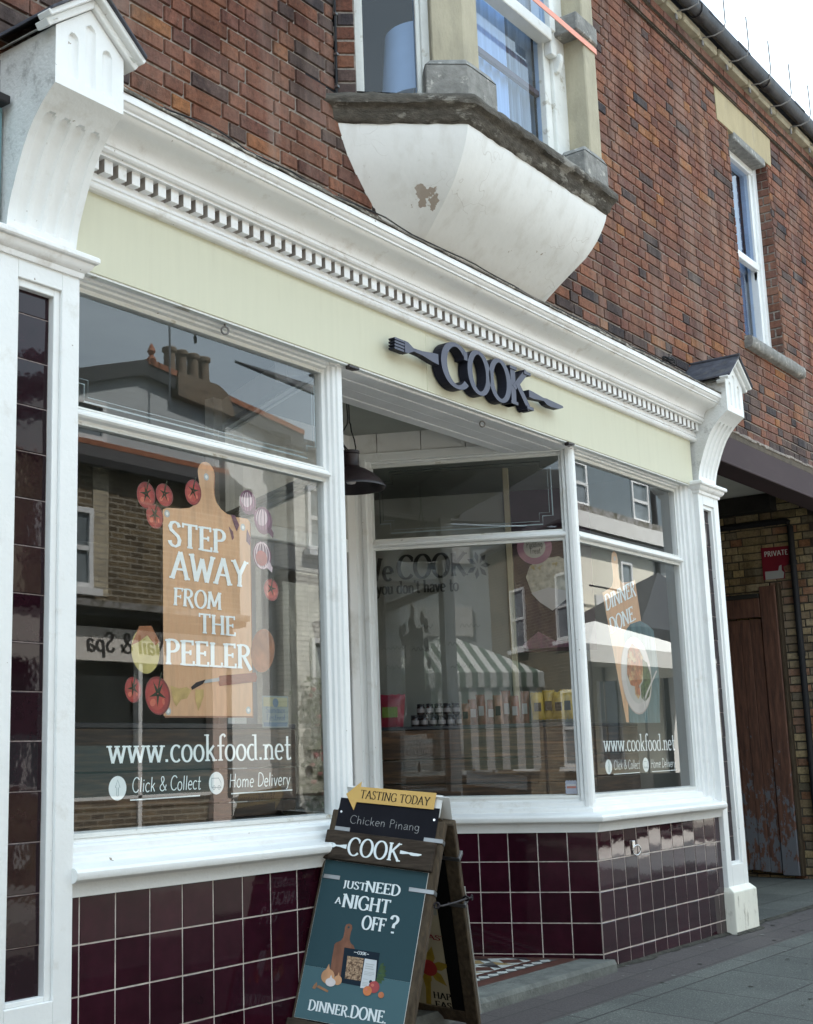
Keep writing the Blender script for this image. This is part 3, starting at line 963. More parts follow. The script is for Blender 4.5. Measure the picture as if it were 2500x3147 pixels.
def bricks(mb, O, U, Vv, N, u0, u1, v0, v1, holes=(), colour=red_colour, mort='mortar', course=.070, bond='flemish', depth=.010, shift=0.0, seed=1):
    r = random.Random(seed)
    O, U, Vv, N = V(O), V(U), V(Vv), V(N)
    J = .0105
    LH, LS = .099, .208
    row = 0
    v = v0
    while v < v1 - .005:
        va, vb = v, min(v + course, v1)
        u = u0 - (0.0 if row % 2 == 0 else (LH + LS) / 2 if bond == 'flemish' else (LS + J) / 2) - shift
        i = row
        while u < u1:
            ln = (LH if i % 2 else LS) if bond == 'flemish' else LS
            ua, ub = max(u, u0), min(u + ln + J, u1)
            u += ln + J
            i += 1
            if ub - ua < .012:
                continue
            segs = [(ua, ub)]
            for (h0, h1, k0, k1) in holes:
                if vb - .02 > k0 and va + .02 < k1:
                    ns = []
                    for (a, b) in segs:
                        if b <= h0 or a >= h1:
                            ns.append((a, b))
                        else:
                            if a < h0:
                                ns.append((a, h0))
                            if b > h1:
                                ns.append((h1, b))
                    segs = ns
            for a, b in segs:
                if b - a < .012:
                    continue
                P = lambda x, y, n: O + U * x + Vv * y + N * n
                mb.quad(P(a, va, -depth), P(b, va, -depth), P(b, vb, -depth), P(a, vb, -depth), mort)
                j = lambda: r.uniform(-.003, .003)
                x0, x1, y0, y1 = a + J / 2 + j(), b - J / 2 + j(), va + J / 2 + j(), vb - J / 2 + j()
                if a > u0 and a in [h[1] for h in holes]:
                    x0 = a
                if b in [h[0] for h in holes]:
                    x1 = b
                n0 = r.uniform(-.0015, .0015)
                d = .0025
                q = [P(x0, y0, -depth), P(x1, y0 + j() * .6, -depth), P(x1, y1, -depth), P(x0, y1 + j() * .6, -depth)]
                f = [P(x0 + d, y0 + d, n0 + j() * .3), P(x1 - d, y0 + d, n0 + j() * .3), P(x1 - d, y1 - d, n0 + j() * .3), P(x0 + d, y1 - d, n0)]
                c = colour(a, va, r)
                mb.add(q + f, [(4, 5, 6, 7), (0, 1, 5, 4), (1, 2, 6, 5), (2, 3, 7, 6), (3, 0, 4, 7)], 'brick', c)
        v += course
        row += 1


def tiles(mb, O, U, Vv, N, us, vs, mat, gap=.0045, seed=3, tilt=.004, depth=.004, grout='tile_grout'):
    """glazed tiles with chamfered edges, each very slightly out of true, over a grout bed"""
    r = random.Random(seed)
    O, U, Vv, N = V(O), V(U), V(Vv), V(N)
    P = lambda x, y, n: O + U * x + Vv * y + N * n
    mb.quad(P(us[0], vs[0], -.0012), P(us[-1], vs[0], -.0012), P(us[-1], vs[-1], -.0012), P(us[0], vs[-1], -.0012), grout)
    for i in range(len(us) - 1):
        for k in range(len(vs) - 1):
            a, b, c, d = us[i] + gap / 2, us[i + 1] - gap / 2, vs[k] + gap / 2, vs[k + 1] - gap / 2
            if b - a < .006 or d - c < .006:
                continue
            w, h = b - a, d - c
            tu, tv = r.gauss(0, tilt), r.gauss(0, tilt)
            ch = .0022
            z = lambda x, y: .0012 + (x - (a + b) / 2) * tu + (y - (c + d) / 2) * tv
            q = [P(a, c, -.0014), P(b, c, -.0014), P(b, d, -.0014), P(a, d, -.0014)]
            f = [P(a + ch, c + ch, z(a, c)), P(b - ch, c + ch, z(b, c)), P(b - ch, d - ch, z(b, d)), P(a + ch, d - ch, z(a, d))]
            kk = r.uniform(.75, 1.2)
            mb.add(q + f, [(4, 5, 6, 7), (0, 1, 5, 4), (1, 2, 6, 5), (2, 3, 7, 6), (3, 0, 4, 7)], mat, (kk, kk, kk))


X, Y, Z = V((1, 0, 0)), V((0, 1, 0)), V((0, 0, 1))
NF = V((0, -1, 0))                       # the shop front faces -Y
ANG = R_(64.204)
AL = V((math.cos(ANG), -math.sin(ANG), 0))   # along the canted middle window, from the door to the corner
NP = V((-math.sin(ANG), -math.cos(ANG), 0))  # its outward normal
C0 = V((3.561, 0, 0))                    # its corner with the right-hand bay
AL2 = V((math.cos(ANG), math.sin(ANG), 0))   # the left-hand return of the lobby, from corner to door
C1 = V((1.51, 0, 0))
WY = .03                                 # face of the upper brick wall


def PP(s, z, off=0.0):
    return C0 + AL * s - NP * off + Z * z


# ================================================================== SETTING
mb = MB()
mb.quad((-200, -200, -.35), (200, -200, -.35), (200, 200, -.35), (-200, 200, -.35), 'ground_far')
struct(mb.build('ground'))
mb = MB()
for a, b in ((-.36, -2.6),):
    za, zb = .02 + .045 * a, .02 + .045 * b
    mb.quad((-30, b, zb), (40, b, zb), (40, a, za), (-30, a, za), 'flagstones')
mb.quad((-30, -.36, .0038), (40, -.36, .0038), (40, .02, .0209), (-30, .02, .0209), 'purple_pavers')
mb.quad((5.45, .02, .0209), (8.9, .02, .0209), (8.9, 6, .0409), (5.45, 6, .0409), 'flagstones')
struct(mb.build('pavement'))
mb = MB()
mb.box(-30, 40, -2.75, -2.6, -.3, -.098, 'kerb_stone')
struct(mb.build('kerb', bevel=.012))
mb = MB()
xx = 3.6
while xx < 9.0:
    w, d = rnd.uniform(.05, .18), rnd.uniform(.012, .045)
    y0 = -.002 if xx < 5.17 else (-.066 if xx < 5.57 else .02)
    z = .0225 + .045 * (y0 - d)
    mb.add([(xx, y0, z + .012), (xx + w, y0, z + .012), (xx + w + .02, y0 - d * rnd.uniform(.5, 1), z), (xx + w * .5, y0 - d, z), (xx - .02, y0 - d * rnd.uniform(.4, 1), z)], [(0, 4, 3, 2, 1)], 'moss')
    xx += w
for i in range(150):
    cx, cy = rnd.uniform(3.2, 8.5), rnd.uniform(-1.6, -.02)
    z = .0225 + .045 * cy
    r0 = rnd.uniform(.004, .018)
    mb.add([(cx + r0 * rnd.uniform(.6, 1.2) * math.cos(k * 1.05), cy + r0 * rnd.uniform(.6, 1.2) * math.sin(k * 1.05), z + .0006) for k in range(6)], [(0, 1, 2, 3, 4, 5)], 'gum' if i % 3 else 'moss')
o = mb.build('pavement_dirt')
o['kind'] = 'stuff'
o['label'] = 'dirt and gum spots on the pavement along the tiles'
mb = MB()
mb.quad((-60, -6.9, -.215), (60, -6.9, -.215), (60, -2.7, -.205), (-60, -2.7, -.205), 'road_asphalt')
struct(mb.build('road'))
mb = MB()
mb.quad((11.5, -6.9, -.211), (17.3, -6.9, -.211), (17.3, -2.76, -.201), (11.5, -2.76, -.201), 'bright_road_sheet')  # unseen pale sheet, added for a bright reflection in the right-hand tiles
mb.quad((17.3, -6.9, -.211), (60, -6.9, -.211), (60, -2.76, -.201), (17.3, -2.76, -.201), 'dark_road_sheet')  # unseen dark sheet, added to end that bright reflection
struct(mb.build('road_reflection_sheets'))
mb = MB()
mb.box(-60, 60, -9.6, -6.9, -.34, -.10, 'far_pavement')
struct(mb.build('far_pavement'))

# lobby floor: stone threshold and mosaic
mb = MB()
q = [(1.50, -.045), (3.585, -.045), (3.56, .0), (3.512, .108), (1.557, .108), (1.51, 0)]
mb.add([(x, y, .075 + max(0, y) * .03) for x, y in q], [(0, 1, 2, 3, 4, 5)], 'threshold_stone')
mb.add([(1.50, -.060, -.02), (3.585, -.060, -.02), (3.585, -.056, .055), (3.585, -.045, .075), (1.50, -.045, .075), (1.50, -.056, .055)], [(0, 1, 2, 5), (5, 2, 3, 4)], 'threshold_stone')
mb.quad((1.5, -.06, -.02), (1.5, -.056, .055), (1.5, -.045, .075), (1.5, .0, .07), 'threshold_stone')
mb.quad((3.585, -.06, -.02), (3.585, .0, -.02), (3.585, 0, .075), (3.585, -.045, .075), 'threshold_stone')
o = mb.build('threshold_step')
tag(o, 'worn grey stone doorstep at the edge of the mosaic lobby', 'doorstep')


def zfl(y):
    return .079 + .018 * y


mb = MB()
mb.add([(x, y, zfl(y) - .003) for x, y in ((1.557, .108), (3.512, .108), (3.05, 1.2), (2.02, 1.2))], [(0, 1, 2, 3)], 'mosaic_red')


def inside(x, y):
    return .112 < y < 1.17 and 1.53 + y * .483 < x < 3.545 - y * .483


def mos(pts, m, dz=0.0):
    if all(inside(x, y) for x, y in pts):
        mb.add([(x, y, zfl(y) + dz) for x, y in pts], [tuple(range(len(pts)))], m)


def band_row(y, h, x0, x1, w):
    x = x0
    while x < x1:
        mos([(x, y), (x + w * .5, y - h), (x + w, y), (x + w * .5, y + h)], 'mosaic_white')
        mos([(x + w * .52, y + h * .99), (x + w * 1.02, y + h * .04), (x + w * 1.48, y + h * .99)], 'mosaic_black')
        mos([(x + w * .52, y - h * .99), (x + w * 1.48, y - h * .99), (x + w * 1.02, y - h * .04)], 'mosaic_grey')
        x += w


band_row(.215, .032, 1.5, 3.6, .085)
band_row(1.02, .032, 1.5, 3.6, .085)
ix = 0
gx = 1.55
G_ = .145
while gx < 3.6:
    gy = .275
    k = 0
    while gy + G_ < .98:
        x0, x1, y0, y1 = gx, gx + G_, gy, gy + G_
        xm, ym = gx + G_ / 2, gy + G_ / 2
        g = .002
        par = (ix + k) % 2
        if par:
            mos([(xm, y0 + g), (x1 - g, ym), (xm, y1 - g), (x0 + g, ym)], 'mosaic_buff' if k % 2 else 'mosaic_red', .0006)
            for tri in ([(x0, y0), (xm - g, y0), (x0, ym - g)], [(xm + g, y0), (x1, y0), (x1, ym - g)], [(x0, ym + g), (xm - g, y1), (x0, y1)], [(x1, ym + g), (x1, y1), (xm + g, y1)]):
                mos(tri, 'mosaic_white')
        else:
            mos([(x0 + g, y0 + g), (x1 - g, y0 + g), (xm, ym - g)], 'mosaic_white')
            mos([(x0 + g, y1 - g), (xm, ym + g), (x1 - g, y1 - g)], 'mosaic_grey')
            mos([(x0 + g, y0 + 2 * g), (xm - g, ym), (x0 + g, y1 - 2 * g)], 'mosaic_black')
            mos([(x1 - g, y0 + 2 * g), (x1 - g, y1 - 2 * g), (xm + g, ym)], 'mosaic_buff')
        gy += G_
        k += 1
    gx += G_
    ix += 1
struct(mb.build('lobby_floor'))

# ================================================================== BRICK BUILDING
bld = thing('brick_building', 'red brick upper storey with an oriel window above the cream shop fascia', 'building', (5, .03, 0))
mb = MB()
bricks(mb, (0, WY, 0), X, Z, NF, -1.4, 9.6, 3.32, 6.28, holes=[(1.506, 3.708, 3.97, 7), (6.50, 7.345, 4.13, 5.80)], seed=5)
# thickness, reveals and the wall behind
mb.quad((6.50, WY + .005, 4.13), (6.50, .14, 4.13), (6.50, .14, 5.80), (6.50, WY + .005, 5.80), 'mortar')
bricks(mb, (7.345, WY + .003, 0), Y, Z, (-1, 0, 0), 0, .12, 4.13, 5.80, seed=9, bond='s', shift=.05)
mb.quad((6.50, WY, 5.80), (7.345, WY, 5.80), (7.345, .15, 5.80), (6.50, .15, 5.80), 'stone_grey')
mb.quad((9.6, WY, 0), (9.6, 6, 0), (9.6, 6, 6.3), (9.6, WY, 6.3), 'mortar')
mb.quad((-1.4, WY, 3.0), (-1.4, 6, 3.0), (-1.4, 6, 6.3), (-1.4, WY, 6.3), 'mortar')
mb.quad((-1.4, 6, 0), (9.6, 6, 0), (9.6, 6, 6.3), (-1.4, 6, 6.3), 'mortar')
mb.build('brick_wall', bld)
# string course
mb = MB()
bricks(mb, (0, WY - .025, 0), X, Z, NF, -1.4, 9.6, 6.055, 6.125, seed=15, bond='s')
mb.quad((-1.4, WY - .026, 6.06), (9.6, WY - .026, 6.06), (9.6, WY, 6.055), (-1.4, WY, 6.055), 'mortar_dark')
mb.quad((-1.4, WY, 6.135), (9.6, WY, 6.135), (9.6, WY - .025, 6.124), (-1.4, WY - .025, 6.124), 'mortar')
bricks(mb, (0, WY - .018, 0), X, Z, NF, -1.4, 9.6, 6.20, 6.275, seed=17, bond='s')
mb.quad((-1.4, WY - .019, 6.203), (9.6, WY - .019, 6.203), (9.6, WY, 6.198), (-1.4, WY, 6.198), 'mortar_dark')
mb.build('string_course', bld)
# eaves board, gutter, roof
mb = MB()
x = -1.4
while x < 9.6:
    w = rnd.uniform(.22, .40)
    mb.box(x, min(x + w, 9.6), -.035 + rnd.uniform(-.012, .01), WY + .1, 6.28, 6.345 + rnd.uniform(-.01, .01), 'stone_cream')
    x += w + .012
mb.build('eaves_course', bld, bevel=.01)
mb = MB()
pr = [(0.0, .075), (.006, .03), (.022, .006), (.05, -.006), (.078, .006), (.094, .03), (.10, .075), (.092, .075), (.086, .034), (.05, .006), (.014, .034), (.008, .075)]
mb.sweep([(-1.4, -.045), (9.2, -.045)], pr, 'gutter_black', 6.325)
for i in range(7):
    xx = .3 + i * 1.35
    mb.sweep([(xx, -.045), (xx + .11, -.045)], [(-.004, .08), (.0, .022), (.02, -.006), (.05, -.016), (.08, -.006), (.102, .022), (.108, .08), (.10, .08)], 'gutter_black', 6.325)
gut = mb.build('gutter', bld, smooth=40)
for i in range(9):
    xx = 5.05 + i * .47
    g = MB()
    pts = [(xx - .02, -.02, 6.27), (xx - .015, -.03, 6.30), (xx + .02, -.10, 6.305), (xx + .05, -.165, 6.335), (xx + .06, -.18, 6.40), (xx + .06, -.18, 6.52), (xx + .06, -.178, 6.66)]
    g.tube(pts, .0055, 'wire_grey', 6)
    g.box(xx - .035, xx - .005, -.032, -.022, 6.235, 6.275, 'wire_grey')
    g.build('wire_spike', gut)
mb = MB()
mb.tube([(8.62, -.08, 6.33), (8.62, -.08, 6.16), (8.62, -.03, 5.98), (8.62, -.03, 3.4)], .042, 'gutter_black', 14)
for zz in (5.85, 4.7, 3.6):
    mb.tube([(8.62, -.03, zz), (8.62, -.03, zz + .07)], .050, 'gutter_black', 14)
mb.build('downpipe', bld, smooth=40)
mb = MB()
mb.quad((-1.6, -.13, 6.405), (9.8, -.13, 6.405), (9.8, 4.2, 9.2), (-1.6, 4.2, 9.2), 'far_slate')
mb.quad((-1.6, 4.2, 9.2), (9.8, 4.2, 9.2), (9.8, 8.5, 6.4), (-1.6, 8.5, 6.4), 'far_slate')
x = -1.6
while x < 9.7:
    w = .25
    mb.box(x, x + w - .006, -.145 + rnd.uniform(-.006, .006), .2, 6.398 + rnd.uniform(0, .006), 6.418, 'slate')
    x += w
mb.build('roof', bld)
# dark rooms behind the upper windows
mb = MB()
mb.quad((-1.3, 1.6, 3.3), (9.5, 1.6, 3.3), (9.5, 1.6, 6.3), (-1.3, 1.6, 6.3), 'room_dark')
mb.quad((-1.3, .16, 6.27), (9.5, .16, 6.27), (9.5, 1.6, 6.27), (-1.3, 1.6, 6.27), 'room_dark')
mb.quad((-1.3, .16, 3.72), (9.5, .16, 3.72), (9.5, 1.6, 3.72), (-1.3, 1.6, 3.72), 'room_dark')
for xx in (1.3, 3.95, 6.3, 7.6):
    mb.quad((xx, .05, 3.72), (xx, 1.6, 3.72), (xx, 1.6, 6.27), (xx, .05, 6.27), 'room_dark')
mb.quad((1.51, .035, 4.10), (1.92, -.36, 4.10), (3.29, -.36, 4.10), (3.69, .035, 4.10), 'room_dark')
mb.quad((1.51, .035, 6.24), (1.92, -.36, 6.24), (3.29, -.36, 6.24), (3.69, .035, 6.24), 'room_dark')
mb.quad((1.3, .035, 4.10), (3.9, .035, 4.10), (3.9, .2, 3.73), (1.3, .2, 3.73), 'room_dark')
struct(mb.build('upper_room_walls'))

# ---- oriel window
ori = MB()
CA, CB, CC, CD = (1.515, .03), (1.914, -.414), (3.30, -.414), (3.699, .03)
lv = [(3.40, .13, 2.08), (3.455, .03, 2.00), (3.51, -.060, 1.91), (3.57, -.135, 1.838), (3.63, -.209, 1.763), (3.674, -.257, 1.711), (3.714, -.298, 1.669), (3.757, -.330, 1.628), (3.80, -.358, 1.593), (3.842, -.379, 1.565), (3.883, -.397, 1.543), (3.912, -.407, 1.527), (3.945, -.414, 1.515)]
vs, fs = [], []
NL, NF_ = 10, 14
for z, yb, xw in lv:
    xb = 1.914 + (yb + .414) * .379
    A2, B2 = V((xw, .032, z)), V((xb, yb, z))
    C2, D2 = V((5.214 - xb, yb, z)), V((5.214 - xw, .032, z))
    vs += [A2.lerp(B2, i / NL) for i in range(NL)] + [B2.lerp(C2, i / NF_) for i in range(NF_)] + [C2.lerp(D2, i / NL) for i in range(NL + 1)]
k = 2 * NL + NF_ + 1
for i in range(len(lv) - 1):
    for j in range(k - 1):
        fs.append((i * k + j, i * k + j + 1, (i + 1) * k + j + 1, (i + 1) * k + j))
ori.add(vs, fs, 'corbel_render')
oriel = ori.build('oriel_window', bld, smooth=22)


def dens(path, step):
    out = []
    for a, b in zip(path[:-1], path[1:]):
        a, b = V(a), V(b)
        n = max(1, int((b - a).length / step))
        out += [tuple(a.lerp(b, i / n)) for i in range(n)]
    out.append(tuple(path[-1]))
    return out


def rough(mb, amp, scale, start=0):
    for i in range(start, len(mb.v)):
        p = V(mb.v[i])
        mb.v[i] = tuple(p + noise.noise_vector(p * scale) * amp + noise.noise_vector(p * scale * 3.1) * amp * .5)


mb = MB()
# one mitred corner vertex kept per corner, the runs between broken up so that the edge can wander
path = dens([(1.448, .1045), CB, CC, (3.766, .1045)], .035)
mb.sweep([(p[0], p[1]) for p in path], [(-.02, 3.940), (.004, 3.938), (.018, 3.958), (.026, 3.985), (.034, 4.008), (.058, 4.014), (.062, 4.034), (.056, 4.056), (.03, 4.074), (-.10, 4.090), (-.2, 4.092)], 'stone_sill')
rough(mb, .006, 20)
mb.build('stone_sill', oriel, smooth=60)
cdv = V((.399, -.444)).normalized()
cnv = V((-.7438, -.6684))


def cant(s, off):
    p = V(CA) + cdv * s - cnv * off
    return (p.x, p.y)


def vprism(mb, pl, z0, z1, mat):
    mb.prism([(x, y, z0) for x, y in pl], (0, 0, z1 - z0), mat)


mir = lambda pl: [(5.214 - x, y) for x, y in reversed(pl)]
colp = [cant(.445, .004), cant(.592, .004), (1.925, -.41), (2.048, -.41), (2.048, -.22), (1.98, -.2), cant(.445, .16)]
basep = [cant(.408, -.018), cant(.600, -.02), (1.955, -.432), (2.162, -.432), (2.162, -.22), (1.98, -.19), cant(.408, .16)]
for m_ in (False, True):
    mb = MB()
    f = mir if m_ else (lambda p: p)
    vprism(mb, f(colp), 4.2, 6.24, 'stone_cream')
    vprism(mb, f(basep), 4.07, 4.225, 'stone_grey')
    cx, cy = sum(p[0] for p in basep) / 7, sum(p[1] for p in basep) / 7
    top = [(cx + (p[0] - cx) * .80, cy + (p[1] - cy) * .86) for p in basep]
    a, b = [(x, y, 4.225) for x, y in f(basep)], [(x, y, 4.262) for x, y in f(top)]
    mb.add(a + b, [(i, (i + 1) % 7, 7 + (i + 1) % 7, 7 + i) for i in range(7)] + [tuple(range(7, 14))], 'stone_grey')
    vprism(mb, f([(cx + (p[0] - cx) * .93, cy + (p[1] - cy) * .95) for p in basep]), 4.925, 5.03, 'stone_grey')
    bm_ = mb.build('column', oriel, bevel=.006)
    bm_['label'] = 'stone column with a weathered block at its foot'
# brick return between wall and canted sash
mb = MB()
bricks(mb, (CA[0], CA[1], 0), (cdv.x, cdv.y, 0), Z, (cnv.x, cnv.y, 0), -.005, .093, 4.07, 6.24, seed=21, bond='s', shift=.1, colour=lambda u, v, r: r.choice(DRK) if v < 4.2 or r.random() < .3 else tuple(c * .8 for c in r.choice(PAL)), depth=.008)
mb.build('brick_return', oriel)
mb = MB()
CD2 = V((-.399, -.444)).normalized()
bricks(mb, (CD[0], CD[1], 0), (CD2.x, CD2.y, 0), Z, (.7438, -.6684, 0), -.005, .093, 4.07, 6.24, seed=22, bond='s', depth=.008)
mb.build('brick_return', oriel)


def cframe(mb, s0, s1, o0, o1, z0, z1, mat, m_=False):
    pl = [cant(s0, o0), cant(s1, o0), cant(s1, o1), cant(s0, o1)]
    vprism(mb, mir(pl) if m_ else pl, z0, z1, mat)


for m_ in (False, True):
    mb = MB()
    cframe(mb, .093, .138, .085, .15, 4.08, 6.24, 'old_white_paint', m_)
    cframe(mb, .386, .408, .085, .15, 4.08, 6.24, 'old_white_paint', m_)
    cframe(mb, .408, .448, .070, .15, 4.08, 6.24, 'old_white_paint', m_)
    cframe(mb, .138, .386, .092, .145, 4.085, 4.135, 'old_white_paint', m_)
    cframe(mb, .138, .386, .10, .15, 5.1, 5.15, 'old_white_paint', m_)
    fr = mb.build('canted_sash', oriel, bevel=.004)
    mb = MB()
    pl = [cant(.13, .118), cant(.392, .118)]
    if m_:
        pl = mir(pl)
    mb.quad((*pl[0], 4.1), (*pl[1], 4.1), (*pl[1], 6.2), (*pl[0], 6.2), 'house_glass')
    mb.build('pane', fr)
mb = MB()
for x0, x1, y0 in ((2.03, 2.14, -.29), (2.14, 2.20, -.27), (2.965, 3.03, -.27), (3.03, 3.20, -.29)):
    mb.box(x0, x1, y0, -.21, 4.09, 6.24, 'old_white_paint')
mb.box(2.20, 2.965, -.265, -.21, 4.09, 4.24, 'old_white_paint')
mb.box(2.18, 2.985, -.318, -.24, 4.855, 4.925, 'old_white_paint')
mb.box(2.975, 3.03, -.318, -.255, 4.925, 6.2, 'old_white_paint')
mb.box(2.14, 2.20, -.318, -.255, 4.925, 6.2, 'old_white_paint')
mb.box(2.975, 3.03, -.316, -.27, 4.78, 4.855, 'old_white_paint')
mb.prism([(3.032, -.312, 4.70), (3.032, -.272, 4.70), (3.032, -.272, 4.80), (3.032, -.335, 4.80), (3.032, -.335, 4.76)], (.035, 0, 0), 'old_white_paint')
fr = mb.build('front_sash', oriel, bevel=.004)
mb = MB()
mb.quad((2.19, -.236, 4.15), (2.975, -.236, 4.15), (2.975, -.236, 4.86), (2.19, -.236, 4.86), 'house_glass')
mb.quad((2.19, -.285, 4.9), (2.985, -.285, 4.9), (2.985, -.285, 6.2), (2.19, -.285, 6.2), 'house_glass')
mb.build('pane', fr)
mb = MB()
mb.box(2.2, 2.97, -.232, -.21, 4.555, 4.585, 'sash_brown')
mb.build('inner_rail', oriel)
mb = MB()
mb.tube([(1.500, .018, 4.05), (1.502, .016, 4.4), (1.499, .018, 5.0), (1.501, .016, 6.2)], .006, 'cable_black', 8)
for zz in (4.10, 4.26, 4.46, 4.68, 4.95):
    mb.box(1.493, 1.509, .006, .025, zz, zz + .011, 'steel_dull')
tag(mb.build('wall_cable'), 'thin black cable clipped to the bricks beside the oriel window', 'cable')
mb = MB()
mb.prism([(2.60, -.418, 4.876), (3.305, -.418, 4.876), (3.305, -.418, 4.908), (2.60, -.418, 4.908)], (0, .004, 0), 'coral')
tag(mb.build('coral_strip'), 'thin coral strip running across the oriel window to the stone column', 'strip')
# table lamp and curtain inside the oriel
tl = thing('table_lamp', 'table lamp with a big pale drum shade inside the oriel window', 'lamp', (2.12, -.03, 4.105))
mb = MB()
mb.lathe((2.12, -.03, 0), [(.195, 4.235), (.192, 4.30), (.188, 4.32), (.165, 4.60)], 'lamp_shade_white', 40)
mb.lathe((2.12, -.03, 0), [(.165, 4.60), (.16, 4.60), (.185, 4.24), (.195, 4.235)], 'lamp_shade_white', 40)
mb.build('lamp_shade', tl, smooth=40)
mb = MB()
mb.lathe((2.12, -.03, 0), [(.001, 4.106), (.08, 4.106), (.08, 4.12), (.02, 4.135), (.035, 4.2), (.05, 4.26), (.02, 4.36), (.012, 4.45), (.001, 4.45)], 'lamp_rust', 24)
mb.build('lamp_stem', tl, smooth=40)
mb = MB()
n = 60
vs = []
for i in range(n + 1):
    t = i / n
    xx = 2.70 + t * .33
    yy = -.165 + .020 * math.sin(t * 34) + .01 * math.sin(t * 13 + 1)
    vs += [(xx + .02 * (1 - t), yy, 4.11), (xx, yy, 6.2)]
mb.add(vs, [(2 * i, 2 * i + 2, 2 * i + 3, 2 * i + 1) for i in range(n)], 'curtain')
tag(mb.build('curtain', smooth=60), 'grey curtain drawn back behind the front glass of the oriel', 'curtain')

mb = MB()
n = 60
vs = []
for i in range(n + 1):
    t = i / n
    vs += [(2.16 + t * .56, -.185 + .008 * math.sin(t * 44), 4.11), (2.16 + t * .54, -.185 + .008 * math.sin(t * 44), 6.2)]
mb.add(vs, [(2 * i, 2 * i + 2, 2 * i + 3, 2 * i + 1) for i in range(n)], 'sky_sheen_net')  # pale net added to stand in for sky mirrored in the front glass
tag(mb.build('net_curtain', smooth=60), 'pale net sheet added behind the front glass of the oriel window', 'net curtain')

# ---- far sash window
mb = MB()
mb.prism([(6.285, .026, 5.79), (7.42, .026, 5.80), (7.45, .026, 6.05), (6.272, .026, 6.055)], (0, .10, 0), 'lintel_yellow')
win = mb.build('sash_window', bld)
mb = MB()
mb.prism([(6.60, .022, 5.745), (7.27, .022, 5.745), (7.27, .022, 5.81), (6.60, .022, 5.81)], (0, .11, 0), 'stone_grey')
mb.build('inner_lintel', win, bevel=.006)
mb = MB()
yf = .125
for x0, x1, y0 in ((6.51, 6.58, yf), (6.58, 6.625, yf + .02), (7.215, 7.262, yf + .02), (7.262, 7.335, yf)):
    mb.box(x0, x1, y0, yf + .10, 4.14, 5.79, 'white_paint')
mb.box(6.58, 7.262, yf + .005, yf + .1, 5.70, 5.79, 'white_paint')
mb.box(6.6, 7.24, yf + .055, yf + .09, 4.15, 4.24, 'white_paint')
mb.box(6.59, 7.25, yf + .012, yf + .06, 4.875, 4.935, 'white_paint')
mb.prism([(7.215, yf + .012, 4.87), (7.215, yf + .05, 4.87), (7.215, yf + .05, 4.80), (7.215, yf + .03, 4.79)], (.045, 0, 0), 'white_paint')
mb.build('frame', win, bevel=.004)
mb = MB()
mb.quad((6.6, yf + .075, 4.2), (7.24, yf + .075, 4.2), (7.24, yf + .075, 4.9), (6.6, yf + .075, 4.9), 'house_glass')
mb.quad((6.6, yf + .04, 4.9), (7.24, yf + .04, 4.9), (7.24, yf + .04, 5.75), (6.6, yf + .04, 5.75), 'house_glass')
mb.build('pane', win)
mb = MB()
mb.sweep(dens([(6.47, .03), (7.63, .03)], .03), [(-.13, 4.035), (.04, 4.035), (.055, 4.045), (.062, 4.09), (.058, 4.118), (.03, 4.128), (-.13, 4.145)], 'stone_grey')
rough(mb, .004, 18)
mb.build('sill', win, smooth=60)
mb = MB()
n = 90
vs = []
for i in range(n + 1):
    t = i / n
    vs += [(6.55 + t * .75, yf + .13 + .006 * math.sin(t * 60), 4.15), (6.55 + t * .75, yf + .13 + .006 * math.sin(t * 60), 5.75)]
mb.add(vs, [(2 * i, 2 * i + 2, 2 * i + 3, 2 * i + 1) for i in range(n)], 'net_curtain')
tag(mb.build('net_curtain', smooth=60), 'plain net curtain hanging behind the far sash window', 'net curtain')

# ================================================================== PASSAGE
mb = MB()
mb.box(5.60, 9.6, .015, .22, 3.06, 3.262, 'beam_brown')
mb.box(5.60, 9.6, .004, .05, 3.055, 3.072, 'beam_brown')
mb.box(5.60, 9.6, .02, .05, 3.262, 3.32, 'beam_band')
o = mb.build('lintel_beam', bld, bevel=.004)
mb = MB()
x = 5.6
while x < 9.6:
    w = rnd.uniform(.03, .16)
    mb.box(x, x + w, .012, .04, 3.300 + rnd.uniform(0, .015), 3.322 + rnd.uniform(0, .012), 'mortar')
    x += w
mb.build('mortar_line', o, bevel=.004)
mb = MB()
bricks(mb, (8.8, 0, 0), (0, -1, 0), Z, (-1, 0, 0), -4.0, -.03, -.02, 3.35, colour=lambda u, v, r: (DRK[2] if (-.45 < u < -.0 and r.random() < .35) else yellow_colour(u, v, r)), mort='mortar_dark', seed=31)
bricks(mb, (8.8, .031, 0), X, Z, NF, 0, .8, -.02, 3.05, colour=yellow_colour, seed=32)
mb.build('passage_wall', bld)
mb = MB()
mb.quad((5.56, .22, 3.345), (5.56, 4.0, 3.345), (8.8, 4.0, 3.345), (8.8, .22, 3.345), 'passage_plaster')
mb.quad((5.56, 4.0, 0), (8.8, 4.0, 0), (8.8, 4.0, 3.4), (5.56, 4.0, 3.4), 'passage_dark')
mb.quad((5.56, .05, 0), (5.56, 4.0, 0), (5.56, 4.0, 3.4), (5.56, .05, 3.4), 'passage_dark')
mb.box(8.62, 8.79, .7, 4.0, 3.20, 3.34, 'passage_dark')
struct(mb.build('passage_ceiling'))
gt = thing('plank_gate', 'old brown plank gate with paint worn grey at the foot, in the passage', 'gate', (8.74, 1.6, .03))
mb = MB()
yy = .90
while yy < 2.6:
    w = rnd.uniform(.085, .105)
    mb.box(8.715 + rnd.uniform(-.003, .003), 8.75, yy + .004, yy + w, .06 + rnd.uniform(0, .03), 2.245, 'gate_wood')
    yy += w
mb.build('planks', gt, bevel=.003)
mb = MB()
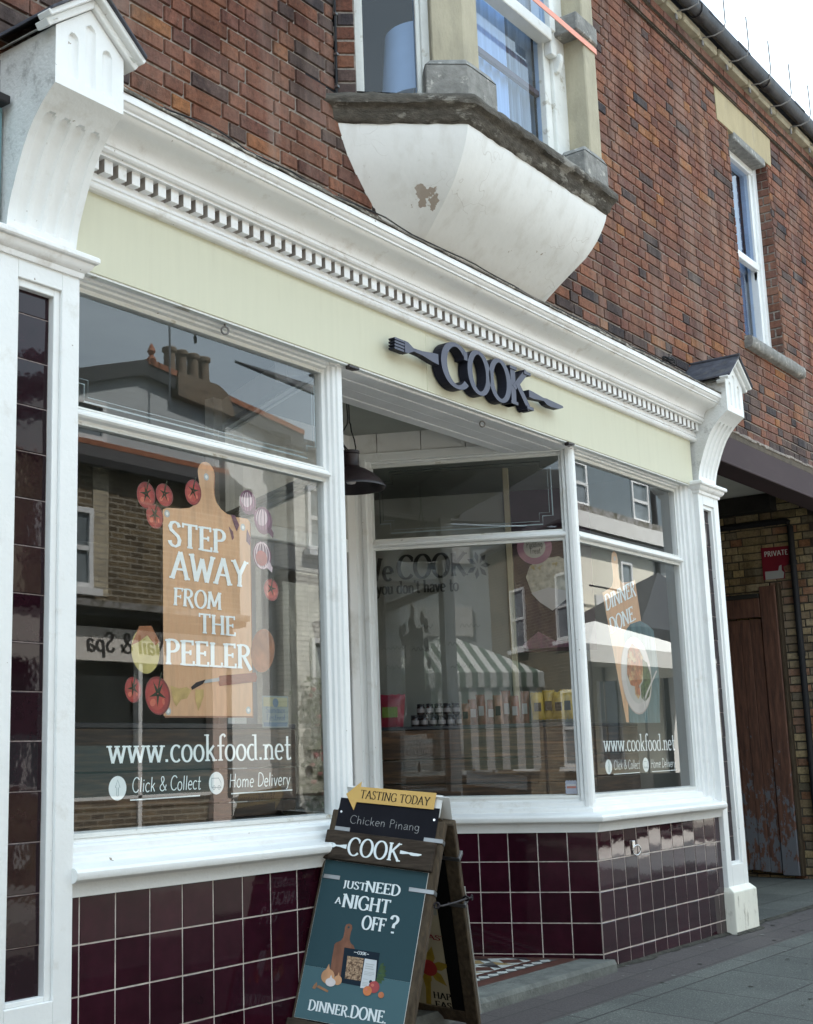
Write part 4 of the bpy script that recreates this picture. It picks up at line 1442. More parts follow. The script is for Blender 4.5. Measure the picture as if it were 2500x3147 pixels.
mb.box(8.70, 8.76, .9, 2.6, 2.262, 2.43, 'gate_wood')
mb.box(8.69, 8.78, .9, 2.6, 2.43, 2.47, 'passage_dark')
mb.build('head_rail', gt, bevel=.004)
mb = MB()
mb.box(8.70, 8.77, .752, .895, .05, 2.53, 'gate_wood')
mb.build('post', gt, bevel=.006)
mb = MB()
mb.box(8.715, 8.79, .724, .748, .05, 2.55, 'frame_wood')
mb.build('batten', gt, bevel=.003)
mb = MB()
mb.tube([(8.76, 3.0, 3.10), (8.76, .63, 3.095), (8.76, .60, 3.08), (8.76, .588, 3.04), (8.76, .588, 0)], .028, 'cable_black', 12)
for zz in (2.7, 1.9, 1.0):
    mb.tube([(8.76, .588, zz), (8.76, .588, zz + .04)], .034, 'cable_black', 12)
tag(mb.build('waste_pipe', smooth=40), 'black pipe bent down the yellow brick wall of the passage', 'pipe')
ps = thing('private_sign', 'torn red sign on the yellow brick wall above the gate', 'sign', (8.79, .74, 2.74))
sO, sU = V((8.795, .875, 2.595)), V((0, -1, 0))
mb = MB()
poly(mb, [(0, 0), (.19, -.005), (.195, .05), (.185, .10), (.265, .13), (.27, .28), (0, .288)], sO, sU, Z, (-1, 0, 0), .004, 'sign_red', .006)
mb.build('sign_face', ps)
mb = MB()
text(mb, 'PRIVATE', sO + sU * .025 + Z * .205 + X * -.0055, sU, Z, (-1, 0, 0), .045, 'card_white', .215, serif=False, thin=.13, thick=.17)
poly(mb, [(.02, .0), (.18, .0), (.19, .05), (.17, .07), (.172, .12), (.15, .11), (.14, .07), (.02, .072)], sO, sU, Z, (-1, 0, 0), .0052, 'print_grey')
mb.build('lettering', ps)

# neighbour's sign on the left
nb = thing('neighbour_sign', 'teal shop sign of the next shop beside the fluted console', 'sign', (-.9, .02, 2.78))
mb = MB()
mb.box(-2.2, -.372, .0, .05, 2.70, 3.262, 'teal_neighbour')
mb.build('board', nb)
mb = MB()
disc(mb, (-.62, 2.86), .235, .235, (0, 0, 0), X, Z, NF, .004, 'pale_blue', 48)
mb.build('disc', nb)
mb = MB()
mb.box(-2.2, -.372, -.045, .05, 3.262, 3.292, 'gutter_black')
mb.build('flashing', nb, bevel=.004)

# ================================================================== SHOP FRONT
shop = thing('shop_front', 'white painted shop front with pale green fascia and maroon tiled base', 'shop front', (2.6, 0, 0))


def pilaster(xl, xr, cl, crr, dirty):
    yf = -.03
    mb = MB()
    bw = .075
    xi0, xi1 = xl + bw, xr - bw
    mb.box(xl, xi0, yf, .09, 0, 2.76, 'white_paint')
    mb.box(xi1, xr, yf, .09, 0, 2.76, 'white_paint')
    mb.box(xi0, xi1, yf, .09, 2.685, 2.76, 'white_paint')
    mb.box(xi0, xi1, yf, .09, 0, .42, 'white_paint')
    mw = .026
    for (a, b, c, d) in ((xi0, xi0 + mw * .5, .42, 2.685), (xi1 - mw, xi1, .42, 2.685), (xi0 + mw * .5, xi1 - mw, 2.685 - mw, 2.685), (xi0 + mw * .5, xi1 - mw, .42, .42 + mw * .6)):
        mb.box(a, b, yf + .011, .05, c, d, 'white_paint')
    p = mb.build('pilaster', shop, bevel=.003, seg=2)
    mb = MB()
    zs = [.43 + i * .1535 for i in range(16)]
    zs[-1] = 2.67
    tiles(mb, (0, .006, 0), X, Z, NF, [xi0 + .004, xi1 - mw], zs, 'dark_glaze_tile', gap=.0026, seed=int(xl * 10) + 40, tilt=.009, grout='old_grout')
    mb.build('tile_panel', p)
    mb = MB()
    mb.prism([(xl - .012, -.066, 0), (xr + .03, -.066, 0), (xr + .03, .09, 0), (xl - .012, .09, 0)], (0, 0, .262), 'plinth_white')
    a = [(xl - .012, -.066, .262), (xr + .03, -.066, .262), (xr + .03, .09, .262), (xl - .012, .09, .262)]
    b = [(xl - .0, yf - .004, .292), (xr + .006, yf - .004, .292), (xr + .006, .09, .292), (xl - .0, .09, .292)]
    mb.add(a + b, [(0, 1, 5, 4), (1, 2, 6, 5), (3, 0, 4, 7), (4, 5, 6, 7)], 'plinth_white')
    mb.build('plinth_block', p, bevel=.006, seg=2)
    mb = MB()
    mb.sweep([(xl, .08), (xl, yf), (xr, yf), (xr, .08)], [(-.05, 2.748), (.008, 2.748), (.012, 2.758), (.012, 2.766), (.022, 2.772), (.032, 2.784), (.036, 2.797), (.046, 2.800), (.050, 2.806), (.050, 2.818), (.046, 2.824), (.0, 2.836), (-.05, 2.838)], 'cornice_paint')
    mb.build('capital', p, smooth=30)
    # console: curved fluted bracket with a gabled head
    mb = MB()
    xc, hw = (cl + crr) / 2, (crr - cl) / 2
    prof = [(-.018, 2.834), (-.022, 2.87), (-.029, 2.91), (-.040, 2.95), (-.055, 2.99), (-.073, 3.04), (-.094, 3.09), (-.118, 3.138), (-.148, 3.182), (-.184, 3.222), (-.218, 3.252), (-.250, 3.275)]
    fine = []
    for i in range(len(prof) - 1):
        for k in range(6):
            t = k / 6
            fine.append((prof[i][0] + (prof[i + 1][0] - prof[i][0]) * t, prof[i][1] + (prof[i + 1][1] - prof[i][1]) * t))
    fine.append(prof[-1])
    NX = 80
    nr = len(fine)
    fl = [-.64, -.215, .215, .64]

    def flute(xn, t):
        d = 0
        for c in fl:
            a = abs(xn - c) / .145
            if a < 1:
                lo, hi = .10, .74
                e = 1.0
                dd = .055 * math.sqrt(max(0, 1 - a * a))
                if t < lo or t > hi + dd:
                    e = 0
                d = max(d, e * .010 * math.sqrt(1 - a * a) ** .6)
        return d
    vs = []
    for i, (y, z) in enumerate(fine):
        t = i / (nr - 1)
        dy, dz = (fine[min(i + 1, nr - 1)][0] - fine[max(i - 1, 0)][0]), (fine[min(i + 1, nr - 1)][1] - fine[max(i - 1, 0)][1])
        l = math.hypot(dy, dz)
        ny, nz = -dz / l, dy / l
        for j in range(NX + 1):
            xn = -1 + 2 * j / NX
            d = flute(xn, t)
            vs.append((xc + hw * xn, y - ny * d, z - nz * d))
    fs = [(i * (NX + 1) + j, i * (NX + 1) + j + 1, (i + 1) * (NX + 1) + j + 1, (i + 1) * (NX + 1) + j) for i in range(nr - 1) for j in range(NX)]
    mb.add(vs, fs, 'white_paint')
    for sx in (cl, crr):
        pl = [(sx, .09, 2.834)] + [(sx, y, z) for y, z in fine] + [(sx, -.250, 3.475), (sx, .09, 3.475)]
        if sx == cl:
            pl.reverse()
        mb.add(pl, [tuple(range(len(pl)))], 'console_side')
    # head
    NZ = 60
    vs = []
    for i in range(NZ + 1):
        for j in range(NX + 1):
            xn = -1 + 2 * j / NX
            top = 3.475 + (1 - abs(xn)) * .118
            z = 3.275 + (top - 3.275) * i / NZ
            d = 0
            for c, z0, z1 in ((-.5, 3.32, 3.455), (0, 3.315, 3.515), (.5, 3.32, 3.455)):
                a = abs(xn - c) / .13
                if a < 1:
                    zz1 = z1 + .02 * math.sqrt(1 - a * a)
                    if z0 < z < zz1:
                        d = .011 * math.sqrt(1 - a * a) ** .6
            vs.append((xc + hw * xn, -.250 + d, z))
    fs = [(i * (NX + 1) + j, i * (NX + 1) + j + 1, (i + 1) * (NX + 1) + j + 1, (i + 1) * (NX + 1) + j) for i in range(NZ) for j in range(NX)]
    mb.add(vs, fs, 'white_paint')
    con = mb.build('console', p, smooth=35)
    # raking moulding and slate roof
    mb = MB()
    for sg in (-1, 1):
        e0 = (xc + sg * (hw + .042), 3.452)
        e1 = (xc, 3.600)
        dx, dz = e1[0] - e0[0], e1[1] - e0[1]
        l = math.hypot(dx, dz)
        nx, nz = -dz / l, dx / l
        if nz < 0:
            nx, nz = -nx, -nz
        for t0, t1, y0 in ((-.004, .021, -.268), (.0205, .041, -.294)):
            q = [(e0[0] + nx * t0, e0[1] + nz * t0), (e1[0], e1[1] + t0 / nz), (e1[0], e1[1] + t1 / nz), (e0[0] + nx * t1, e0[1] + nz * t1)]
            mb.prism([(a, y0, b) for a, b in q], (0, -y0 + .02 if False else .06, 0), 'white_paint')
    mb.build('gable_moulding', con, bevel=.003)
    mb = MB()
    for sg in (-1, 1):
        a = (xc + sg * (hw + .060), 3.497)
        b = (xc, 3.664)
        q = [(a[0], -.306, a[1]), (b[0], -.306, b[1]), (b[0], .06, b[1]), (a[0], .06, a[1])]
        if sg > 0:
            q.reverse()
        mb.prism(q, (0, 0, -.012), 'slate')
        q = [(a[0] - sg * .03, -.29, 3.47), (a[0] - sg * .03, .06, 3.47), (xc + sg * hw * .9, .06, 3.5), (xc + sg * hw * .9, -.25, 3.5)]
        mb.add(q, [(0, 1, 2, 3)], 'old_white_paint')
    mb.tube([(xc, -.308, 3.668), (xc, .06, 3.668)], .010, 'slate', 8)
    mb.build('slate_cap', con, bevel=.002)
    return p


pilaster(-.39, -.055, -.36, -.062, False)
pilaster(5.20, 5.53, 5.258, 5.545, True)

# cornice
mb = MB()
cpro = [(-.03, 3.098), (.018, 3.098), (.026, 3.104), (.030, 3.113), (.027, 3.121), (.018, 3.126), (.016, 3.132), (.024, 3.134), (.024, 3.147), (.016, 3.150), (.016, 3.155), (.016, 3.212), (.070, 3.212), (.070, 3.222), (.082, 3.224), (.088, 3.231), (.088, 3.240), (.082, 3.247), (.079, 3.250),
        (.086, 3.2515), (.088, 3.262), (.093, 3.274), (.103, 3.286), (.118, 3.297), (.136, 3.304), (.154, 3.3085), (.166, 3.3125), (.174, 3.318), (.180, 3.324), (.182, 3.329), (.192, 3.330), (.192, 3.338), (.199, 3.342), (.204, 3.349), (.207, 3.356), (.214, 3.358), (.214, 3.384), (.205, 3.392), (-.04, 3.40)]
mb.sweep([(-.065, 0), (5.262, 0)], cpro, 'cornice_paint')
cor = mb.build('cornice', shop, smooth=28)
mb = MB()
x = -.03
while x < 5.25:
    mb.box(x, x + .040, -.052, -.014, 3.163, 3.2135, 'cornice_paint')
    mb.box(x - .0012, x + .0002, -.051, -.014, 3.1645, 3.2125, 'dentil_shade')
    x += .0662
mb.box(-.06, 5.255, -.0168, -.01, 3.166, 3.2115, 'dentil_shade')  # dark backing paints the shade between the dentils
mb.build('dentil_course', cor, bevel=.0015)
mb = MB()
path = dens([(-.10, 0), (5.30, 0)], .03)
mb.sweep(path, [(-.028, 3.585), (-.022, 3.555), (.06, 3.508), (.15, 3.444), (.205, 3.404), (.219, 3.396), (.2205, 3.388), (.214, 3.3865)], 'dirty_lead')
rough(mb, .005, 9)
mb.build('lead_flashing', cor, smooth=60)
mb = MB()
pts = []
for i in range(40):
    t = i / 39
    pts.append((-.08 + t * 4.9, -.175 + .05 * noise.noise(V((t * 14, 0, 0))), 3.435 + .012 * noise.noise(V((t * 9, 3, 0)))))
mb.tube(pts, .0035, 'cable_black', 6)
for k_ in range(5):
    mb.tube([(4.72 + .05 * math.cos(i * .6 + k_) + .02 * i / 20, -.10 + .02 * math.sin(i * .5), 3.505 + .03 * abs(math.sin(i * .3 + k_))) for i in range(12)], .0035, 'cable_black', 6)
tag(mb.build('cornice_cable', smooth=60), 'loose black cable lying along the top of the cornice', 'cable')

# fascia board and soffits
mb = MB()
mb.box(-.058, 2.12, 0, .04, 2.803, 3.10, 'fascia_green')
mb.box(2.1212, 5.21, .0002, .04, 2.803, 3.10, 'fascia_green')
fas = mb.build('fascia', shop, bevel=.002)
mb = MB()
mb.box(-.058, 5.21, .004, .030, 2.795, 2.8028, 'old_white_paint')
rough(mb, .001, 20)
mb.build('fascia_bead', fas)
mb = MB()
mb.quad((-.06, .03, 2.8), (-.06, .12, 2.8), (1.5, .12, 2.8), (1.5, .03, 2.8), 'grey_soffit')
mb.quad((3.55, .03, 2.8), (3.55, .12, 2.8), (5.2, .12, 2.8), (5.2, .03, 2.8), 'grey_soffit')
# lobby beam: grooved boards
mb.box(1.45, 3.62, .031, .118, 2.786, 3.09, 'grey_soffit')
mb.box(1.45, 3.62, .121, .208, 2.784, 3.09, 'grey_soffit')
mb.box(1.45, 3.62, .211, .298, 2.786, 3.09, 'grey_soffit')
mb.box(1.45, 3.62, .301, .372, 2.784, 3.09, 'grey_soffit')
mb.build('soffit', shop, bevel=.003)
mb = MB()
mb.quad((1.4, .36, 3.06), (1.4, 1.3, 3.06), (3.7, 1.3, 3.06), (3.7, .36, 3.06), 'lobby_white')
mb.box(1.9, 3.2, 1.16, 1.22, 2.29, 3.06, 'lobby_white')
struct(mb.build('lobby_ceiling'))

# tiled stall risers
zrow = [-.055 + .155 * i for i in range(6)]        # grout lines at .10, .255, .41, .565, .72
zrow = [.72 - .155 * i for i in range(5, -1, -1)]
mb = MB()
us = [-.06] + [i * .155 for i in range(0, 10)] + [1.508]
tiles(mb, (0, 0, 0), X, Z, NF, us, zrow, 'maroon_tile', seed=51)
mb.build('tiled_riser', shop)
mb = MB()
us = [1.51 * 0 - 1.245 + i * .155 for i in range(0, 9)]
us = [-1.243, -1.085, -.93, -.775, -.62, -.465, -.31, -.155, -.003]
tiles(mb, tuple(C0 + Z * -.0016), AL, Z, NP, us, zrow, 'maroon_tile', seed=52, tilt=.002)
mb.build('tiled_riser', shop)
mb = MB()
us = [.0005] + [.155 * i for i in range(1, 11)] + [1.64]
tiles(mb, tuple(C0), X, Z, NF, us, zrow, 'wavy_maroon_tile', seed=53, tilt=.0055, gap=.006)
mb.build('tiled_riser', shop)
mb = MB()
us = [.003 + .155 * i for i in range(0, 8)] + [1.25]
tiles(mb, tuple(C1), AL2, Z, (AL2.y, -AL2.x, 0), us, zrow, 'maroon_tile', seed=54)
mb.build('tiled_riser', shop)
rg = thing('wall_ring', 'small chrome tie ring on the maroon tiles under the end window', 'ring', (3.99, -.01, .61))
mb = MB()
mb.box(3.955, 3.985, -.012, -.0005, .60, .645, 'chrome')
mb.build('bracket', rg, bevel=.004, seg=2)
mb = MB()
mb.torus((3.985, -.018, .592), (.9, -.43, 0), (0, -.1, .99), .027, .0042, 'chrome')
mb.build('hoop', rg, smooth=60)

# sills
spro = [(-.13, .905), (-.098, .898), (-.088, .893), (-.084, .872), (-.060, .867), (-.054, .860), (-.052, .842), (-.026, .836), (-.020, .829), (-.018, .814), (.026, .8045), (.040, .8035), (.050, .799), (.056, .790), (.057, .779), (.053, .768), (.045, .761), (.034, .757), (.026, .748), (.019, .735), (.014, .722), (.012, .712), (-.03, .712)]
mb = MB()
mb.sweep([(-.06, 0), (1.51, 0), (1.51 + .4352 * 1.25, .9003 * 1.25)], spro, 'white_paint')
mb.build('window_sill', shop, smooth=28)
mb = MB()
pin = C0 + AL * -1.25
mb.sweep([(pin.x, pin.y), (3.561, 0), (5.215, 0)], spro, 'white_paint')
mb.build('window_sill', shop, smooth=28)


def vmould(mb, pts, z0, z1, mat='white_paint'):
    vprism(mb, pts, z0, z1, mat)


def transom_profile(y0):
    return [(y0 + .0, 2.283), (y0 - .018, 2.285), (y0 - .020, 2.293), (y0 - .040, 2.297), (y0 - .046, 2.304), (y0 - .046, 2.311), (y0 - .034, 2.316), (y0 - .034, 2.323), (y0 - .016, 2.328), (y0 - .014, 2.335), (y0, 2.336)]


TP = [(-.03, 2.283), (.018, 2.285), (.020, 2.292), (.040, 2.296), (.047, 2.303), (.047, 2.311), (.036, 2.316), (.034, 2.323), (.018, 2.327), (.015, 2.334), (-.03, 2.336)]
HP = [(-.03, 2.765), (.012, 2.766), (.014, 2.775), (.034, 2.778), (.036, 2.787), (.052, 2.790), (.054, 2.8), (-.03, 2.8)]


def bay(name, label, posts, gx0, gx1, path, gl0, gl1, dirv, nrm):
    """timber frame (posts), head, transom and two panes of one display window"""
    f = bpy.data.objects.new(name, None)
    COL.objects.link(f)
    setparent(f, shop)
    f['label'] = label
    for pl in posts:
        mb = MB()
        vprism(mb, pl, .80, 2.80, 'white_paint')
        mb.build('post', f, bevel=.0025, seg=2)
    mb = MB()
    mb.sweep(path, HP, 'white_paint')
    mb.build('head_rail', f, smooth=28)
    mb = MB()
    mb.sweep(path, TP, 'white_paint')
    mb.build('transom', f, smooth=28)
    a, b = V(gl0), V(gl1)
    for z0, z1 in ((.87, 2.30), (2.315, 2.79)):
        mb = MB()
        mb.quad(a + Z * z0, b + Z * z0, b + Z * z1, a + Z * z1, 'shop_glass')
        mb.build('pane', f)
    # putty and beads round the glass
    out = V(nrm)
    for zs in (((.886, .900), (2.277, 2.288)), ((2.333, 2.340), (2.757, 2.768))):
        mb = MB()
        for z0, z1 in zs:
            q = [a + Z * z0 + out * .002, b + Z * z0 + out * .002, b + Z * z0 + out * .018, a + Z * z0 + out * .018]
            mb.hexa([tuple(p) for p in q] + [tuple(p + Z * (z1 - z0)) for p in q], 'old_white_paint')
        dv = (b - a).normalized()
        for p0 in (a, b - dv * .006):
            q = [p0 + Z * zs[0][0] + out * .003, p0 + dv * .006 + Z * zs[0][0] + out * .003, p0 + dv * .006 + Z * zs[0][0] + out * .016, p0 + Z * zs[0][0] + out * .016]
            mb.hexa([tuple(p) for p in q] + [tuple(p + Z * (zs[1][1] - zs[0][0])) for p in q], 'old_white_paint')
        rough(mb, .0012, 25)
        mb.build('glazing_bead', f)
    return f


GY = .10
# left-hand display window
postL = [[(-.06, .03), (.0, .03), (.005, .06), (.02, .065), (.022, .12), (-.06, .12)],
         [(1.418, .12), (1.420, .085), (1.434, .080), (1.436, .066), (1.447, .060), (1.452, .048), (1.466, .046), (1.470, .036), (1.492, .033), (1.503, .037), (1.507, .046), (1.512, .058), (1.520, .066), (1.522, .080), (1.534, .085), (1.54, .13), (1.43, .13)]]
bayL = bay('display_window', 'tall left display window under a narrow top light', postL, .0, 1.42, [(-.05, GY), (1.43, GY)], (-.05, GY, 0), (1.43, GY, 0), X, NF)
# canted middle window (positions along AL, offset inwards)
q2 = lambda s, off: tuple((C0 + AL * s - NP * off).xy)
postM = [[q2(-1.275, .02), q2(-1.235, .012), q2(-1.225, .03), q2(-1.205, .034), q2(-1.20, .020), q2(-1.175, .018), q2(-1.170, .040), q2(-1.150, .044), q2(-1.145, .12), q2(-1.275, .12)],
         [q2(-.085, .12), q2(-.089, .085), q2(-.078, .078), q2(-.072, .062), q2(-.056, .058), q2(-.050, .044), q2(-.032, .040), q2(-.018, .043), (3.590, .042), (3.605, .032), (3.635, .033), (3.645, .043), (3.662, .047), (3.668, .060), (3.685, .064), (3.690, .080), (3.704, .086), (3.707, .12), (3.67, .15)]]
bayM = bay('display_window', 'canted middle display window facing the street corner', postM, 0, 0, [q2(-1.16, .10), q2(-.07, .10)], (*q2(-1.16, .10), 0), (*q2(-.07, .10), 0), AL, NP)
postR = [[(5.082, .12), (5.084, .088), (5.098, .084), (5.100, .070), (5.115, .066), (5.118, .052), (5.138, .048), (5.142, .030), (5.170, .026), (5.174, .008), (5.204, .004), (5.204, .12)]]
bayR = bay('display_window', 'narrow right display window next to the end pilaster', postR, 0, 0, [(3.69, GY), (5.09, GY)], (3.69, GY, 0), (5.09, GY, 0), X, NF)
# return light on the far side of the lobby
q3 = lambda s, off: tuple((C1 + AL2 * s + V((-AL2.y, AL2.x, 0)) * off).xy)
postX = [[q3(1.15, .12), q3(1.15, .02), q3(1.25, .02), q3(1.25, .12)]]
bayX = bay('display_window', 'return window at the side of the entrance lobby', postX, 0, 0, [q3(.06, .10), q3(1.16, .10)], (*q3(.06, .10), 0), (*q3(1.16, .10), 0), AL2, (AL2.y, -AL2.x, 0))
# boarded wall over the canted windows
mb = MB()
s = -1.36
while s < -.0:
    w = .255
    P4 = [C0 + AL * s - NP * .045, C0 + AL * (min(s + w - .004, .0)) - NP * .045]
    mb.hexa([tuple(P4[0] + Z * 2.835), tuple(P4[1] + Z * 2.835), tuple(P4[1] + Z * 2.835 - NP * .05), tuple(P4[0] + Z * 2.835 - NP * .05)] + [tuple(P4[0] + Z * 3.06), tuple(P4[1] + Z * 3.06), tuple(P4[1] + Z * 3.06 - NP * .05), tuple(P4[0] + Z * 3.06 - NP * .05)], 'lobby_white')
    s += w
P4 = [C0 + AL * -1.30 - NP * .03, C0 + AL * -.02 - NP * .03]
mb.hexa([tuple(P4[0] + Z * 2.785), tuple(P4[1] + Z * 2.785), tuple(P4[1] + Z * 2.785 - NP * .07), tuple(P4[0] + Z * 2.785 - NP * .07)] + [tuple(P4[0] + Z * 2.835), tuple(P4[1] + Z * 2.835), tuple(P4[1] + Z * 2.835 - NP * .07), tuple(P4[0] + Z * 2.835 - NP * .07)], 'white_paint')
mb.build('lobby_boarding', shop, bevel=.002)
mb = MB()
P4 = [C1 + AL2 * .0 + V((-AL2.y, AL2.x, 0)) * .045, C1 + AL2 * 1.3 + V((-AL2.y, AL2.x, 0)) * .045]
e_ = V((-AL2.y, AL2.x, 0)) * .05
mb.hexa([tuple(P4[0] + Z * 2.79), tuple(P4[1] + Z * 2.79), tuple(P4[1] + Z * 2.79 + e_), tuple(P4[0] + Z * 2.79 + e_), tuple(P4[0] + Z * 3.06), tuple(P4[1] + Z * 3.06), tuple(P4[1] + Z * 3.06 + e_), tuple(P4[0] + Z * 3.06 + e_)], 'lobby_white')
mb.build('lobby_boarding', shop, bevel=.002)
# entrance door
mb = MB()
mb.box(2.0, 2.08, 1.12, 1.24, .10, 2.8, 'lobby_white')
mb.box(2.965, 3.045, 1.12, 1.24, .10, 2.8, 'lobby_white')
mb.box(2.08, 2.965, 1.12, 1.24, 2.255, 2.33, 'white_paint')
dr = mb.build('entrance_door', shop, bevel=.004)
mb = MB()
mb.box(2.085, 2.20, 1.15, 1.195, .11, 2.25, 'door_grey')
mb.box(2.845, 2.96, 1.15, 1.195, .11, 2.25, 'door_grey')
mb.box(2.20, 2.845, 1.15, 1.195, .11, .5, 'door_grey')
mb.box(2.20, 2.845, 1.15, 1.195, 2.12, 2.25, 'door_grey')
lf = mb.build('door_leaf', dr, bevel=.004)
mb = MB()
mb.quad((2.19, 1.175, .48), (2.86, 1.175, .48), (2.86, 1.175, 2.14), (2.19, 1.175, 2.14), 'shop_glass')
mb.build('pane', dr)
# etched lines on the top lights
mb = MB()
for ins, w in ((0.0, .006), (.018, .0025)):
    line(mb, [(.02 + ins, 2.70 - ins), (.02 + ins, 2.432 + ins), (.09 + ins, 2.432 + ins), (.09 + ins, 2.370 + ins), (1.334 - ins, 2.370 + ins), (1.334 - ins, 2.425 + ins), (1.392 - ins, 2.425 + ins), (1.392 - ins, 2.70 - ins)], w, (0, GY + .0035 + ins * .05, 0), X, Z, NF, 0, 'etched')
o = mb.build('etched_border', bayL)
mb = MB()
oM = C0 - NP * .1035
for ins, w, m_ in ((0.0, .006, 'etched'), (.018, .0025, 'etched')):
    line(mb, [(-1.11 + ins, 2.432 + ins), (-1.05 + ins, 2.432 + ins), (-1.05 + ins, 2.376 + ins), (-.192 - ins, 2.376 + ins), (-.192 - ins, 2.423 + ins), (-.135 - ins, 2.423 + ins), (-.135 - ins, 2.70 - ins)], w, oM - NP * ins * .05, AL, Z, NP, 0, m_)
    line(mb, [(-.135 - ins, 2.70 - ins), (-.192 - ins, 2.70 - ins), (-.192 - ins, 2.735 - ins), (-1.05 + ins, 2.735 - ins), (-1.05 + ins, 2.678 - ins), (-1.11 + ins, 2.678 - ins), (-1.11 + ins, 2.432 + ins)], w, oM - NP * ins * .05, AL, Z, NP, 0, 'etched_dark')
mb.build('etched_border', bayM)

# hooks under the fascia
for xx, yy, lab in ((.735, .02, 'small iron ring screwed under the fascia over the left window'), (2.72, .07, 'small iron ring screwed to the soffit under the raised letters'), (2.95, .3, None)):
    if lab is None:
        continue
    mb = MB()
    mb.tube([(xx, yy, 2.80), (xx, yy, 2.785)], .005, 'wire_grey', 8)
    mb.torus((xx, yy, 2.768), (.85, -.5, 0), (0, 0, 1), .015, .0038, 'wire_grey', 18)
    tag(mb.build('iron_ring', smooth=60), lab, 'ring', 'iron rings under the fascia')
for xx, lab in ((1.535, 'rusty iron awning socket at the left end of the lobby soffit'), (3.52, 'rusty iron awning socket at the right end of the lobby soffit')):
    mb = MB()
    mb.box(xx - .028, xx + .024, -.008, .020, 2.780, 2.800, 'lamp_rust')
    mb.tube([(xx - .04, -.008, 2.788), (xx + .04, -.005, 2.792)], .007, 'lamp_rust', 8)
    rough(mb, .004, 30)
    tag(mb.build('awning_socket', bevel=.003), lab, 'bracket', 'awning sockets')
wr = MB()
hp = C0 + AL * -.62 - NP * .035
wr.torus(tuple(hp + Z * 2.93), tuple(AL * .6 + Z * .1), (0, 0, 1), .018, .004, 'lobby_white', 16)
wr.box(hp.x - .004, hp.x + .004, hp.y - .004, hp.y + .004, 2.85, 2.98, 'lobby_white')
tag(wr.build('painted_hook', smooth=50), 'white painted hook on the boarding over the canted window', 'hook')

# pendant lamp
pl_ = thing('pendant_lamp', 'rusty dark metal pendant lamp hanging in the entrance lobby', 'lamp', (2.105, .45, 3.06))
mb = MB()
c = (2.105, .45, 0)
mb.lathe(c, [(.036, 2.585), (.044, 2.585), (.045, 2.572), (.041, 2.568), (.041, 2.512), (.047, 2.502), (.075, 2.492), (.110, 2.470), (.142, 2.440), (.162, 2.415), (.168, 2.405), (.1685, 2.400), (.164, 2.400), (.135, 2.438), (.10, 2.465), (.05, 2.485), (.001, 2.488)], 'lamp_rust', 48)
mb.lathe(c, [(.001, 2.583), (.036, 2.583), (.036, 2.585)], 'lamp_rust', 48)
mb.build('lamp_shade', pl_, smooth=40)
mb = MB()
mb.lathe(c, [(.001, 2.42), (.02, 2.425), (.028, 2.44), (.022, 2.465), (.014, 2.485)], 'garlic', 20)
mb.build('bulb', pl_, smooth=60)
mb = MB()
mb.tube([(2.075, .452, 2.578), (2.05, .45, 2.61), (2.042, .45, 2.64), (2.055, .45, 2.68), (2.085, .45, 2.715), (2.092, .45, 2.75), (2.088, .45, 2.80), (2.09, .45, 3.06)], .0034, 'cable_black', 6)
mb.tube([(2.143, .448, 2.578), (2.149, .449, 2.61), (2.14, .45, 2.65), (2.118, .45, 2.69), (2.113, .45, 2.722), (2.104, .45, 2.73), (2.104, .45, 2.80), (2.098, .45, 3.06)], .0034, 'cable_black', 6)
mb.tube([(2.05, .45, 2.61), (2.085, .45, 2.588), (2.11, .455, 2.584)], .0034, 'cable_black', 6)
mb.tube([(2.104, .452, 2.725), (2.107, .452, 2.80), (2.094, .452, 3.06)], .0028, 'cable_black', 6)
mb.build('flex', pl_, smooth=60)

# raised letters
sg = thing('raised_letter_sign', 'dark grey raised letters between a fork and a knife on the pale green fascia', 'sign', (2.55, 0, 2.84))


def raised(name, ch, x0, z0, h, w):
    mb = MB()
    text(mb, ch, (x0, -.060, z0), X, Z, NF, h, 'letter_face', w, thick=.185, thin=.09, depth=.054, side='letter_side', eps=.0012)
    o = mb.build(name, sg)
    return o


raised('letter', 'C', 2.160, 2.848, .210, .235)
raised('letter', 'O', 2.392, 2.858, .208, .212)
raised('letter', 'O', 2.592, 2.862, .208, .212)
raised('letter', 'K', 2.782, 2.868, .203, .222)


def silhouette(mb, pts, O, U, Vv, N, depth, mat, side):
    q = [V(O) + V(U) * a + V(Vv) * b for a, b in pts]
    mb.prism(q, -V(N) * depth, mat, side)


def fork_parts(x0, x1, zc, hh):
    """fork outline pieces: tines at x0, handle ending at x1 (x1 > x0)"""
    L = x1 - x0
    fx = lambda t: x0 + L * t
    out = []
    for k in range(4):
        z = zc + (k - 1.5) * hh * .28
        out.append([(fx(0), z - hh * .07), (fx(.02), z - hh * .10), (fx(.26), z - hh * .10), (fx(.26), z + hh * .10), (fx(.02), z + hh * .10), (fx(0), z + hh * .07)])
    out.append([(fx(.22), zc - hh * .53), (fx(.30), zc - hh * .50), (fx(.36), zc - hh * .32), (fx(.42), zc - hh * .15), (fx(.62), zc - hh * .20), (fx(.86), zc - hh * .42), (fx(1), zc - hh * .50), (fx(1), zc + hh * .50), (fx(.86), zc + hh * .42), (fx(.62), zc + hh * .20), (fx(.42), zc + hh * .15), (fx(.36), zc + hh * .32), (fx(.30), zc + hh * .50), (fx(.22), zc + hh * .53)])
    return out


